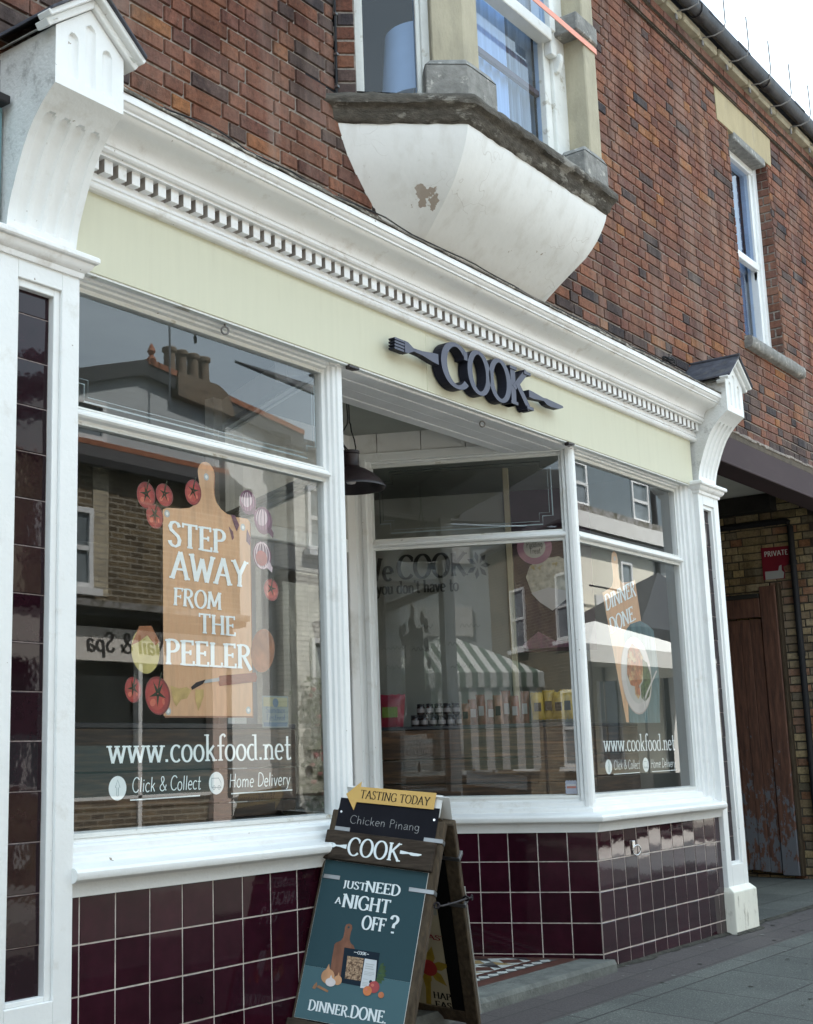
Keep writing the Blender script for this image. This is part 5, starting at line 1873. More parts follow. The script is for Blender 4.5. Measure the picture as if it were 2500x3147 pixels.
def knife_parts(x0, x1, zc, hh):
    L = x1 - x0
    fx = lambda t: x0 + L * t
    return [[(fx(0), zc - hh * .34), (fx(.12), zc - hh * .36), (fx(.42), zc - hh * .16), (fx(.50), zc - hh * .42), (fx(.62), zc - hh * .50), (fx(.86), zc - hh * .40), (fx(1), zc - hh * .08), (fx(.98), zc + hh * .10), (fx(.50), zc + hh * .22), (fx(.42), zc + hh * .16), (fx(.12), zc + hh * .36), (fx(0), zc + hh * .40)]]


mb = MB()
for i, pp in enumerate(fork_parts(1.778, 2.132, 2.948, .052)):
    silhouette(mb, pp, (0, -.058 - i * .0008, 0), X, Z, NF, .034, 'letter_face', 'letter_side')
mb.build('fork', sg)
mb = MB()
for pp in knife_parts(2.990, 3.362, 2.958, .052):
    silhouette(mb, pp, (0, -.058, 0), X, Z, NF, .034, 'letter_face', 'letter_side')
mb.build('knife', sg)
# ================================================================== WINDOW GRAPHICS (stuck to the inside of the glass)
def DO(k):
    return (0, GY + .0075 - k * .0006, 0)


def dpoly(mb, pts, k, mat):
    poly(mb, pts, DO(k), X, Z, NF, 0, mat)


def ddisc(mb, c, rx, ry, k, mat, rot=0, n=28):
    disc(mb, c, rx, ry, DO(k), X, Z, NF, 0, mat, n, rot)


def dtext(mb, s, x0, z0, h, w, k, mat, **kw):
    a = DO(k)
    text(mb, s, (x0, a[1], z0), X, Z, NF, h, mat, w, eps=.00004, **kw)


def tomato(mb, c, rx, ry, k, rot=.3, light=False):
    ddisc(mb, c, rx, ry, k, 'tomato_rim', rot)
    ddisc(mb, (c[0] - rx * .05, c[1] - ry * .02), rx * .90, ry * .90, k + .15, 'tomato', rot)
    ddisc(mb, (c[0] - rx * .12, c[1] - ry * .08), rx * .66, ry * .66, k + .3, 'tomato_mid', rot)
    ddisc(mb, (c[0] - rx * .40, c[1] - ry * .35), rx * .24, ry * .18, k + .45, 'tomato_light', .6)
    ddisc(mb, (c[0] + rx * .45, c[1] - ry * .30), rx * .10, ry * .16, k + .45, 'tomato_light', .2)
    for i in range(5):
        a = rot + i * 2 * math.pi / 5 + .4
        tip = (c[0] + math.cos(a) * rx * .72, c[1] + ry * .12 + math.sin(a) * ry * .72)
        b1 = (c[0] + math.cos(a + 1.2) * rx * .13, c[1] + ry * .12 + math.sin(a + 1.2) * ry * .13)
        b2 = (c[0] + math.cos(a - 1.2) * rx * .13, c[1] + ry * .12 + math.sin(a - 1.2) * ry * .13)
        dpoly(mb, [b2, tip, b1], k + .8, 'stalk')
    line(mb, [(c[0], c[1] + ry * .12), (c[0] + rx * .1, c[1] + ry * .6), (c[0] + rx * .3, c[1] + ry * 1.2)], .006, DO(k + .9), X, Z, NF, 0, 'stalk')


dg = thing('board_decal', 'window decal of a chopping board with white lettering and tomatoes and onions round it', 'window sticker', (.72, GY, 1.29))
mb = MB()
bo = [(.482, 1.286), (.964, 1.290), (.964, 2.050), (.950, 2.062), (.88, 2.060), (.830, 2.066), (.797, 2.080), (.770, 2.104), (.757, 2.135), (.756, 2.17)]
bo += [(.714 + .047 * math.cos(R_(a)), 2.207 + .047 * math.sin(R_(a))) for a in range(0, 181, 15)]
bo += [(.674, 2.17), (.672, 2.135), (.664, 2.105), (.648, 2.078), (.622, 2.062), (.57, 2.052), (.50, 2.046), (.479, 2.036)]
dpoly(mb, [(x + .006, z - .006) for x, z in bo], 1, 'board_edge')
dpoly(mb, bo, 2, 'board_wood')
for c in ((.714, 2.195), (.501, 2.024), (.922, 2.024), (.505, 1.303), (.940, 1.312)):
    ddisc(mb, c, .014, .014, 3, 'print_grey')
    ddisc(mb, c, .007, .007, 3.5, 'card_white')
mb.build('board_picture', dg)
mb = MB()
dtext(mb, 'STEP', .505, 1.906, .092, .315, 5, 'vinyl_white')
dtext(mb, 'AWAY', .515, 1.786, .102, .425, 5, 'vinyl_white', slant=.04)
dtext(mb, 'FROM', .528, 1.687, .066, .262, 5, 'vinyl_white', slant=.05)
dtext(mb, 'THE', .664, 1.593, .074, .206, 5, 'vinyl_white')
dtext(mb, 'PEELER', .486, 1.470, .092, .476, 5, 'vinyl_white')
mb.build('lettering', dg)
for c, rx, ry, rot in (((.393, 2.078), .047, .050, .2), ((.487, 2.092), .042, .046, 1.1), ((.437, 2.006), .043, .047, .6), ((.640, 2.124), .045, .050, -.2), ((1.087, 1.790), .044, .046, .9), ((.331, 1.375), .040, .046, .3), ((.452, 1.357), .062, .070, .5)):
    mb = MB()
    tomato(mb, c, rx, ry, 4, rot)
    mb.build('tomato_picture', dg)
for c, r, pal in (((.955, 2.128), .050, 0), ((1.046, 2.066), .056, 0), ((1.036, 1.924), .056, 1)):
    mb = MB()
    ddisc(mb, c, r, r * 1.0, 2.5, 'onion_purple', .3)
    ddisc(mb, (c[0] - r * .10, c[1] + r * .12), r * .86, r * .84, 2.7, 'onion_purple' if pal else 'onion_rose', .3)
    if not pal:
        ddisc(mb, (c[0] - r * .18, c[1] + r * .22), r * .64, r * .62, 2.85, 'onion_pale', .3)
    for i in range(6):
        a = -1.2 + i * .45
        L = [(c[0] + math.sin(a) * r * .9 * math.sin(t) + .0, c[1] + r * .95 * math.cos(t)) for t in (0.15, .7, 1.3, 1.9, 2.5, 3.0)]
        line(mb, smooth_pts(L), .006 if i % 2 else .004, DO(3.0 + i * .05), X, Z, NF, 0, 'onion_purple' if not pal else 'onion_pale')
    dpoly(mb, [(c[0] + r * .35, c[1] - r * .75), (c[0] + r * 1.05, c[1] - r * 1.15), (c[0] + r * 1.12, c[1] - r * .75), (c[0] + r * .75, c[1] - r * .35)], 2.6, 'onion_purple' if not pal else 'onion_pale')
    if pal:
        ddisc(mb, (c[0] - .005, c[1] - .012), r * .62, r * .55, 3.5, 'tomato')
    mb.build('onion_picture', dg)
mb = MB()
dpoly(mb, [(.852, 2.066), (.875, 2.066), (.900, 2.030), (.885, 2.003), (.868, 2.03)], 4, 'onion_purple')
dpoly(mb, [(.838, 2.018), (.862, 2.00), (.868, 1.975), (.858, 1.965)], 4, 'onion_purple')
mb.build('onion_slices', dg)
mb = MB()
dpoly(mb, [(.945, 2.02), (.968, 1.985), (.962, 1.955), (.94, 1.97)], 4, 'onion_purple')
mb.build('onion_slice', dg)
mb = MB()
ddisc(mb, (1.030, 1.545), .070, .088, 4, 'potato', -.35)
ddisc(mb, (1.022, 1.530), .045, .060, 4.4, 'potato', -.35)
mb.build('potato_picture', dg)
mb = MB()
ddisc(mb, (.392, 1.515), .070, .082, 3, 'potato_peeled', .1)
dpoly(mb, [(.322, 1.53), (.36, 1.60), (.42, 1.605), (.462, 1.55), (.44, 1.535), (.40, 1.57), (.36, 1.545)], 3.5, 'potato')
mb.build('potato_picture', dg)
mb = MB()
dpoly(mb, [(.515, 1.395), (.56, 1.385), (.60, 1.392), (.625, 1.380), (.60, 1.35), (.57, 1.345), (.545, 1.32), (.53, 1.34)], 4.2, 'peeling')
dpoly(mb, [(.645, 1.385), (.69, 1.385), (.69, 1.36), (.675, 1.33), (.66, 1.305), (.645, 1.345)], 4.2, 'peeling')
mb.build('peelings', dg)
mb = MB()
dpoly(mb, [(.776, 1.400), (.985, 1.422), (.992, 1.44), (.985, 1.458), (.776, 1.438), (.770, 1.42)], 5, 'peeler_wood')
dpoly(mb, [(.775, 1.418), (.775, 1.432), (.70, 1.420), (.69, 1.408)], 5.2, 'print_grey')
dpoly(mb, [(.70, 1.422), (.685, 1.405), (.628, 1.382), (.622, 1.392), (.65, 1.41)], 5.2, 'iron_dark')
mb.build('peeler_picture', dg)


def web_address(x0, x1, label, lab2, hx):
    """web address and the two service lines under it"""
    w = thing('web_lettering', label, 'window lettering', ((x0 + x1) / 2, GY, 1.0))
    mb = MB()
    dtext(mb, 'www.cookfood.net', x0, 1.124, .097, x1 - x0, 2, 'vinyl_white', thick=.125, thin=.06)
    mb.build('lettering', w)
    sc = (x1 - x0) / .98
    mb = MB()
    ddisc(mb, (x0 + .049 * sc, 1.040), .041, .041, 1, 'vinyl_white')
    P = lambda a, b: (x0 + .049 * sc + a, 1.040 + b)
    line(mb, [P(-.004, -.026), P(-.004, .002), P(-.011, .002), P(0, .028), P(.011, .002), P(.004, .002), P(.004, -.026), P(-.004, -.026)], .0022, DO(1.8), X, Z, NF, 0, 'vinyl_line')
    mb.build('arrow_icon', w)
    mb = MB()
    cx = x0 + .545 * sc
    ddisc(mb, (cx, 1.043), .041, .041, 1, 'vinyl_white')
    P = lambda a, b: (cx + a, 1.043 + b)
    line(mb, [P(-.026, -.016), P(-.026, .018), P(.012, .018), P(.024, .002), P(.026, -.016), P(-.026, -.016)], .0022, DO(1.8), X, Z, NF, 0, 'vinyl_line')
    for dx in (-.014, .014):
        line(mb, [P(dx + .007 * math.cos(i * .6), -.016 + .007 * math.sin(i * .6)) for i in range(12)], .002, DO(1.9), X, Z, NF, 0, 'vinyl_line')
    mb.build('van_icon', w)
    mb = MB()
    kw = dict(serif=False, thick=.085, thin=.075, slant=.10, jit=.02)
    dtext(mb, 'Click & Collect', x0 + .115 * sc, 1.024, .050, .345 * sc, 1, 'vinyl_white', **kw)
    dtext(mb, 'Home Delivery', x0 + .612 * sc, 1.024, .050, .360 * sc, 1, 'vinyl_white', **kw)
    line(mb, [(x0 + .108 * sc, .998), (x0 + .457 * sc, 1.001)], .0045, DO(1), X, Z, NF, 0, 'vinyl_white')
    line(mb, [(x0 + .625 * sc, 1.002), (x0 + .986 * sc, 1.004)], .0045, DO(1), X, Z, NF, 0, 'vinyl_white')
    mb.build('service_lines', w)


web_address(.212, 1.192, 'white web address lettering under the chopping board decal', '', 0)
web_address(3.915, 4.862, 'white web address lettering under the plate decal in the narrow window', '', 0)
# festival poster inside the left window
fp = thing('festival_poster', 'small pale festival poster low in the left window', 'poster', (1.12, GY + .03, 1.25))
mb = MB()
o2 = (0, GY + .035, 0)
poly(mb, [(1.055, 1.248), (1.215, 1.248), (1.215, 1.372), (1.055, 1.372)], o2, X, Z, NF, 0, 'festival_pale')
poly(mb, [(1.062, 1.330), (1.208, 1.330), (1.208, 1.366), (1.062, 1.366)], o2, X, Z, NF, .001, 'festival_yellow')
disc(mb, (1.135, 1.345), .018, .018, o2, X, Z, NF, .002, 'festival_blue')
poly(mb, [(1.062, 1.252), (1.208, 1.252), (1.208, 1.268), (1.062, 1.268)], o2, X, Z, NF, .001, 'festival_blue')
mb.build('poster_sheet', fp)
mb = MB()
text(mb, 'Summer', (1.075, GY + .0335, 1.305), X, Z, NF, .024, 'festival_blue', .12, serif=False, eps=.00004)
text(mb, 'Festival', (1.078, GY + .0335, 1.276), X, Z, NF, .024, 'festival_blue', .115, serif=False, eps=.00004)
mb.build('lettering', fp)

# plate decal in the right window
pd = thing('plate_decal', 'window decal of a tilted chopping board and a plate of food with a fork', 'window sticker', (4.35, GY, 1.29))
mb = MB()
bo = [(4.021, 2.019), (4.10, 2.045), (4.150, 2.068), (4.172, 2.105), (4.172, 2.16), (4.165, 2.22), (4.175, 2.262), (4.205, 2.28), (4.24, 2.268), (4.252, 2.23), (4.246, 2.17), (4.252, 2.12), (4.29, 2.10), (4.38, 2.112), (4.467, 2.131), (4.513, 1.888), (4.40, 1.86), (4.30, 1.78), (4.27, 1.55), (4.255, 1.285), (4.222, 1.287)]
dpoly(mb, bo, 1, 'board_wood')
ddisc(mb, (4.21, 2.235), .012, .014, 2, 'print_grey')
mb.build('board_picture', pd)
mb = MB()
dpoly(mb, [(4.262, 1.80), (4.36, 1.86), (4.497, 1.888), (4.60, 1.87), (4.68, 1.84), (4.70, 1.70), (4.715, 1.55), (4.69, 1.40), (4.68, 1.286), (4.26, 1.284), (4.275, 1.55)], 1.6, 'cloth_teal')
mb.build('cloth_picture', pd)
mb = MB()
ddisc(mb, (4.398, 1.560), .205, .228, 2.2, 'plate_rim')
ddisc(mb, (4.398, 1.562), .199, .221, 2.6, 'plate')
ddisc(mb, (4.402, 1.562), .150, .168, 3.0, 'badge_pale')
mb.build('plate_picture', pd)
mb = MB()
dpoly(mb, [(4.30, 1.70), (4.36, 1.745), (4.45, 1.72), (4.50, 1.67), (4.49, 1.60), (4.47, 1.53), (4.40, 1.49), (4.31, 1.50), (4.27, 1.56), (4.28, 1.63)], 3.6, 'lasagne')
dpoly(mb, [(4.36, 1.50), (4.42, 1.52), (4.43, 1.45), (4.40, 1.42), (4.36, 1.45)], 3.9, 'lasagne')
dpoly(mb, [(4.49, 1.66), (4.55, 1.64), (4.59, 1.57), (4.585, 1.50), (4.55, 1.44), (4.49, 1.41), (4.44, 1.43), (4.44, 1.50), (4.48, 1.53)], 4.1, 'salad')
mb.build('food_picture', pd)
mb = MB()
dpoly(mb, [(4.672, 1.60), (4.684, 1.594), (4.53, 1.46), (4.50, 1.425), (4.488, 1.437), (4.52, 1.47)], 4.8, 'plate')
for i in range(3):
    dpoly(mb, [(4.500 - i * .014, 1.432 + i * .002), (4.508 - i * .014, 1.436 + i * .002), (4.44 - i * .016, 1.35 + i * .002), (4.432 - i * .016, 1.353 + i * .002)], 4.8, 'plate')
mb.build('fork_picture', pd)
tu = V((math.cos(R_(16.8)), 0, math.sin(R_(16.8))))
tv = V((-math.sin(R_(9)), 0, math.cos(R_(9))))
mb = MB()
yk = GY + .0075 - 5 * .0006
text(mb, 'DINNER', (4.050, yk, 1.916), tu, tv, NF, .088, 'vinyl_white', .43, eps=.00004)
text(mb, 'DONE.', (4.088, yk, 1.787), tu, tv, NF, .086, 'vinyl_white', .37, eps=.00004)
mb.build('lettering', pd)
# little stamp-shaped sticker in the corner of the canted window
st = thing('stamp_sticker', 'small blue and red stamp sticker in the bottom corner of the canted window', 'sticker', tuple(PP(-.12, .94, .1)))
mb = MB()
oS = C0 - NP * .104
edge = []
for i in range(9):
    edge.append((-.150 + .058 * i / 8, .908 - (.004 if i % 2 else 0)))
for i in range(9):
    edge.append((-.092 + (.003 if i % 2 else 0), .908 + .066 * i / 8))
for i in range(9):
    edge.append((-.092 - .058 * i / 8, .974 + (.004 if i % 2 else 0)))
for i in range(9):
    edge.append((-.150 - (.003 if i % 2 else 0), .974 - .066 * i / 8))
poly(mb, edge, oS, AL, Z, NP, 0, 'stamp_blue')
poly(mb, [(-.145, .935), (-.097, .935), (-.097, .946), (-.145, .946)], oS, AL, Z, NP, .0006, 'stamp_red')
poly(mb, [(-.145, .949), (-.097, .949), (-.097, .955), (-.145, .955)], oS, AL, Z, NP, .0006, 'stamp_white')
mb.build('sticker_sheet', st)

# ================================================================== INSIDE THE SHOP
mb = MB()
for a, b, m in (((-.35, .13), (-.35, 5), 'shop_wall'), ((5.35, .13), (5.35, 5), 'shop_wall'), ((-.35, 5), (5.35, 5), 'shop_wall')):
    mb.quad((*a, 0), (*b, 0), (*b, 2.95), (*a, 2.95), m)
mb.quad((-.35, .13, 2.95), (5.35, .13, 2.95), (5.35, 5, 2.95), (-.35, 5, 2.95), 'shop_wall')
mb.quad((-.35, .05, .06), (5.35, .05, .06), (5.35, 5, .06), (-.35, 5, .06), 'shop_floor')
mb.box(-.06, 1.44, .125, .14, 2.80, 2.95, 'shop_dark')
mb.box(3.72, 5.3, .125, .14, 2.80, 2.95, 'shop_dark')
struct(mb.build('shop_walls'))


def planks(name, label, O, U, N, u0, u1, z0, z1, seed):
    r = random.Random(seed)
    t = thing(name, label, 'plank panel', tuple(V(O) + V(U) * ((u0 + u1) / 2) + Z * z0))
    mb = MB()
    z = z1
    hs = [.168, .140, .155, .17]
    i = 0
    while z > z0 + .01:
        h = hs[i % 4]
        za = max(z0, z - h)
        k = r.uniform(.65, 1.25)
        mb.obox(O, U, Z, N, u0, u1, za + .0025, z - .0025, -.02, r.uniform(-.003, .003), 'dark_planks', (k, k * r.uniform(.9, 1), k * r.uniform(.8, 1)))
        z = za
        i += 1
    mb.build('boards', t, bevel=.002)
    mb = MB()
    mb.obox(O, U, Z, N, u0, u1, z1 + .0, z1 + .02, -.30, .004, 'shelf_black')
    mb.build('top_board', t, bevel=.002)
    mb = MB()
    mb.obox(O, U, Z, N, u0, u1, .85, z0 - .001, -.02, .41 if N[1] == -1 else .29, 'shop_dark')
    mb.build('window_board', t)
    return t


planks('plank_backing', 'dark plank backing behind the left display window', (0, .55, 0), X, NF, -.3, 1.76, .885, 1.258, 1)
planks('plank_backing', 'dark plank backing behind the canted display window', tuple(C0 - NP * .42), AL, NP, -1.5, -.10, .885, 1.272, 2)
planks('plank_backing', 'dark plank backing behind the narrow right display window', (0, .56, 0), X, NF, 4.0, 5.33, .885, 1.284, 3)
# menu board and framed poster parallel to the canted window
oB = C0 - NP * 1.0
mn = thing('menu_board', 'grey menu board with dark lettering behind the canted window', 'menu board', tuple(oB + AL * -1.0 + Z * 1.3))
mb = MB()
mb.obox(oB, AL, Z, NP, -1.75, -.475, 1.25, 2.75, -.03, 0, 'menu_grey')
mb.build('board', mn)
mb = MB()
text(mb, 'We', oB + AL * -1.405 + Z * 2.224 + NP * .003, AL, Z, NP, .145, 'menu_ink', .215, thick=.18, thin=.085, eps=.0001)
text(mb, 'COOK', oB + AL * -1.166 + Z * 2.230 + NP * .003, AL, Z, NP, .148, 'menu_ink', .445, thick=.19, thin=.085, eps=.0001, slant=.04)
text(mb, "you don't have to", oB + AL * -1.302 + Z * 2.137 + NP * .003, AL, Z, NP, .080, 'menu_ink', .525, thick=.18, thin=.09, eps=.0001)
for i in range(7):
    a = R_(150 - i * 50)
    c = (-.66 + .01, 2.29)
    poly(mb, [(c[0] + math.cos(a) * .014, c[1] + math.sin(a) * .014), (c[0] + math.cos(a - .28) * .05, c[1] + math.sin(a - .28) * .06), (c[0] + math.cos(a) * .078, c[1] + math.sin(a) * .088), (c[0] + math.cos(a + .28) * .05, c[1] + math.sin(a + .28) * .06)], oB, AL, Z, NP, .003 + i * .0002, 'menu_ink')
mb.build('lettering', mn)
mb = MB()
for s0, z0, n_ in ((-.78, 1.91, 5), (-1.05, 1.915, 4), (-.86, 1.80, 4), (-1.28, 1.79, 6), (-1.09, 1.775, 5), (-1.26, 1.67, 4), (-.85, 1.66, 6)):
    pts = [(s0 + i * .014, z0 + (.018 if i % 2 else -.006) * rnd.uniform(.4, 1.2)) for i in range(n_ * 2)]
    mb = MB()
    line(mb, smooth_pts(pts) if len(pts) < 13 else pts, .004, oB, AL, Z, NP, .003, 'menu_scribble')
    mb.build('handwriting', mn)
mb = MB()
mb.obox(oB, AL, Z, NP, -.470, -.435, .3, 2.9, -.04, .02, 'pale_pillar')
tag(mb.build('timber_upright', bevel=.003), 'pale narrow timber upright between menu board and pudding poster', 'post')
po = thing('pudding_poster', 'dark purple poster of a pudding with a pink round badge', 'poster', tuple(oB + AL * -.2 + Z * 1.735))
mb = MB()
mb.obox(oB, AL, Z, NP, -.430, .05, 1.735, 2.75, -.02, 0, 'poster_purple')
mb.build('poster_sheet', po)
mb = MB()
poly(mb, [(-.357, 2.20), (-.33, 2.27), (-.25, 2.31), (-.15, 2.32), (-.02, 2.25), (-.02, 2.08), (-.12, 2.05), (-.205, 1.985), (-.22, 2.01), (-.28, 2.04), (-.33, 2.11)], oB, AL, Z, NP, .002, 'pudding')
poly(mb, [(-.33, 2.10), (-.22, 2.13), (-.10, 2.10), (-.12, 2.05), (-.205, 1.985), (-.28, 2.04)], oB, AL, Z, NP, .003, 'plate')
poly(mb, [(-.40, 1.78), (-.30, 1.86), (-.20, 1.80), (-.10, 1.79), (-.10, 1.76), (-.38, 1.755)], oB, AL, Z, NP, .002, 'onion_purple')
mb.build('pudding_picture', po)
mb = MB()
disc(mb, (-.295, 2.385), .108, .108, oB, AL, Z, NP, .004, 'badge_pink', 32)
disc(mb, (-.295, 2.385), .068, .068, oB, AL, Z, NP, .005, 'badge_pale', 32)
text(mb, 'Pudding', oB + AL * -.345 + Z * 2.385 + NP * .006, AL, Z, NP, .035, 'menu_ink', .10, serif=False, thick=.1, thin=.1, eps=.0001)
text(mb, 'Treat', oB + AL * -.328 + Z * 2.345 + NP * .006, AL, Z, NP, .035, 'menu_ink', .07, serif=False, thick=.1, thin=.1, eps=.0001)
mb.build('badge', po)
# stock standing on the shelf behind the planks of the canted window
oS = C0 - NP * .52
ZS = 1.2925


def packet(s, z, w, h, d, m, label, cat, grp, tilt=0.0):
    O = oS + AL * s - NP * d
    mb = MB()
    NU, NV = 8, 8
    vs = []
    for sd_ in (1, -1):
        for i in range(NV + 1):
            for j in range(NU + 1):
                a, b = j / NU, i / NV
                bul = .022 * math.sin(math.pi * a) ** .7 * math.sin(math.pi * b) ** .6
                cr_ = .004 * math.sin(a * 21 + s * 50) * (1 - math.sin(math.pi * b))
                vs.append(O + AL * ((a - .5) * w + tilt * b * h) + Z * (z + b * h + cr_) + NP * (sd_ * (bul + .001)))
    k = (NU + 1) * (NV + 1)
    fs = []
    for i in range(NV):
        for j in range(NU):
            q = (i * (NU + 1) + j, i * (NU + 1) + j + 1, (i + 1) * (NU + 1) + j + 1, (i + 1) * (NU + 1) + j)
            fs.append(q)
            fs.append(tuple(reversed([x + k for x in q])))
    mb.add(vs, fs, m)
    t = thing('snack_packet', label, cat, tuple(O + Z * z), grp)
    mb.build('bag', t, smooth=60)
    mb = MB()
    lm = 'bag_green' if m == 'bag_red' else ('jar_label' if m == 'packet_brown' else 'print_black')
    mb.obox(O, AL, Z, NP, -w * .28 + tilt * h * .4, w * .28 + tilt * h * .4, z + h * .30, z + h * .62, .018, .0255, lm)
    mb.build('printed_label', t)


packet(-1.165, ZS, .16, .19, .00, 'bag_red', 'front red snack packet beside the rows of dark jars', 'packet', None, .1)
packet(-1.23, ZS, .13, .17, .04, 'bag_red', 'half hidden red snack packet at the inner end of the shelf', 'packet', None, -.05)
for i in range(8):
    packet(-.715 + i * .048, ZS, .052, .125 + .018 * (i % 3) + i * .006, .02 * (i % 2), 'packet_brown' if i % 4 else 'packet_tan', 'slim brown snack packet in the row between the jars and the yellow packets', 'packet', 'brown packets on the shelf', rnd.uniform(-.08, .08))
for i in range(4):
    packet(-.295 + i * .055, ZS + .02, .07, .155 + .012 * (i % 2), .02 * (i % 2), 'packet_yellow', 'yellow snack packet standing at the end of the shelf', 'packet', 'yellow packets on the shelf', rnd.uniform(-.08, .08))
jar0 = None
for tier in range(2):
    for i in range(6 if tier == 0 else 5):
        c = oS + AL * (-1.015 + i * .052 + tier * .026) - NP * (.02 + tier * .06)
        z = ZS + tier * .070
        t = thing('jar', 'small dark jar with a white label on the raised back row' if tier else 'small dark jar with a white label in the front row', 'jar', (c.x, c.y, z), 'back row of jars' if tier else 'front row of jars')
        if jar0 is None:
            jm = MB()
            jm.lathe((0, 0, 0), [(.001, 0), (.021, 0), (.023, .004), (.023, .044), (.019, .05), (.001, .05)], 'jar_dark', 20)
            j1 = jm.build('jar_body', None, smooth=40)
            jm = MB()
            jm.lathe((0, 0, 0), [(.0234, .012), (.0234, .036)], 'jar_label', 20)
            j2 = jm.build('jar_label', None, smooth=60)
            jm = MB()
            jm.lathe((0, 0, 0), [(.0215, .049), (.0225, .051), (.0225, .062), (.02, .064), (.001, .064)], 'shelf_black', 20)
            j3 = jm.build('jar_lid', None, smooth=40)
            jar0 = (j1, j2, j3)
            for j in jar0:
                j.parent = t
        else:
            for j in jar0:
                cj = j.copy()
                COL.objects.link(cj)
                cj.parent = t
mb = MB()
mb.obox(oS - NP * .115, AL, Z, NP, -1.05, -.72, ZS, ZS + .069, -.06, .035, 'shelf_black')
tag(mb.build('jar_riser', bevel=.002), 'black riser lifting the back row of jars', 'display riser')

# ================================================================== PAVEMENT SIGN
SB = V((1.032, -.018, .191))
SU = V((.28397, -.95191, -.11499)).normalized()
SV = V((.34501, -.01045, .93854)).normalized()
SN = SU.cross(SV).normalized()
SP = lambda s, t, n=0.0: SB + SU * s + SV * t + SN * n
ab = thing('pavement_sign', 'folding wooden pavement sign with teal poster and a yellow arrow on top', 'a-board', (1.35, -.2, .0))


def sbox(mb, s0, s1, t0, t1, n0, n1, mat):
    mb.obox(SB, SU, SV, SN, s0, s1, t0, t1, n0, n1, mat)


mb = MB()
sbox(mb, -.012, .045, -.195, .784, -.040, -.002, 'frame_wood')
sbox(mb, .390, .449, -.215, .784, -.040, -.002, 'frame_wood')
sbox(mb, .045, .390, .72, .784, -.038, -.004, 'frame_wood')
sbox(mb, .045, .390, -.12, -.03, -.038, -.004, 'frame_wood')
sbox(mb, .044, .391, -.03, .72, -.022, -.014, 'board_black_back')
ff = mb.build('front_frame', ab, bevel=.004)
mb = MB()
sbox(mb, -.022, .436, -.10, -.006, -.001, .020, 'sign_wood')
mb.build('foot_plank', ab, bevel=.004)
# poster
mb = MB()
sbox(mb, 0, .4175, 0, .585, -.0018, .0015, 'card_white')
poly(mb, [(.0006, .186), (.4165, .1865), (.4165, .5845), (.0006, .5845)], SB, SU, SV, SN, .0018, 'poster_teal')
poly(mb, [(.0006, .0006), (.4165, .0006), (.4165, .1863), (.0006, .1858)], SB, SU, SV, SN, .0018, 'poster_teal_pale')
ptr = mb.build('poster', ab)
mb = MB()


def stext(s_, a, b, h, w, mat='print_white', n=.0032, **kw):
    text(mb, s_, SP(a, b, n), SU, SV, SN, h, mat, w, eps=.00002, **kw)


stext('JUST', .088, .487, .028, .096)
stext('NEED', .181, .484, .040, .140)
stext('A', .072, .425, .024, .024)
stext('NIGHT', .101, .415, .050, .192)
stext('OFF', .193, .347, .049, .094)
stext('?', .300, .347, .064, .036, thick=.17)
mb.build('poster_heading', ptr)
mb = MB()
stext('DINNER.', .046, .033, .036, .166)
stext('DONE.', .211, .033, .042, .142)
mb.build('poster_footer', ptr)


def sp(pts, n, mat):
    poly(mb, pts, SB, SU, SV, SN, n, mat)


def sd2(c, rx, ry, n, mat, rot=0):
    disc(mb, c, rx, ry, SB, SU, SV, SN, n, mat, 26, rot)


mb = MB()
sp([(.104, .166), (.147, .166), (.175, .18), (.184, .272), (.176, .283), (.164, .290), (.157, .302), (.157, .330), (.160, .343), (.156, .354), (.145, .359), (.134, .354), (.130, .343), (.132, .330), (.131, .305), (.124, .293), (.108, .284), (.102, .276)], .0024, 'small_board_wood')
sd2((.145, .345), .004, .004, .0028, 'poster_teal')
# boxed meal
sp([(.143, .271), (.283, .271), (.290, .144), (.151, .146)], .0030, 'box_navy')
sp([(.161, .243), (.226, .243), (.229, .163), (.167, .163)], .0034, 'food_beans')
sp([(.230, .2435), (.277, .2435), (.287, .143), (.232, .139)], .0034, 'label_white')
for zz, w_ in ((.226, .034), (.218, .030), (.210, .034), (.198, .040), (.193, .040), (.188, .030), (.172, .018), (.160, .022), (.155, .018), (.150, .020)):
    line(mb, [(.237, zz), (.237 + w_, zz)], .0018 if zz < .2 else .003, SB, SU, SV, SN, .0038, 'print_grey')
sd2((.268, .166), .006, .006, .0038, 'box_navy')
text(mb, 'COOK', SP(.198, .2545, .0036), SU, SV, SN, .011, 'print_white', .034, eps=.00002)
line(mb, [(.184, .260), (.197, .260)], .0016, SB, SU, SV, SN, .0038, 'print_white')
line(mb, [(.233, .260), (.243, .260)], .0016, SB, SU, SV, SN, .0038, 'print_white')
# vegetables
for i in range(9):
    a = R_(60 - i * 22)
    sp([(.287, .195 + .004 * (i % 3)), (.287 + .026 * math.cos(a - .2), .20 + .036 * math.sin(a - .2)), (.287 + .036 * math.cos(a), .20 + .046 * math.sin(a)), (.287 + .026 * math.cos(a + .25), .20 + .036 * math.sin(a + .25))], .0022 + i * .00003, 'leaf_print')
sd2((.100, .160), .026, .026, .0034, 'onion_brown')
sp([(.088, .182), (.096, .205), (.104, .182)], .0036, 'onion_brown')
sd2((.141, .152), .016, .017, .0032, 'onion_brown')
sp([(.136, .166), (.140, .182), (.146, .166)], .0033, 'onion_brown')
sd2((.115, .141), .020, .015, .0040, 'garlic')
sp([(.108, .152), (.112, .168), (.121, .152)], .0041, 'garlic')
sp([(.048, .110), (.060, .108), (.066, .122), (.062, .134), (.054, .124)], .0036, 'mushroom')
sp([(.064, .116), (.080, .112), (.112, .104), (.113, .111), (.085, .120), (.072, .124)], .0036, 'mushroom')
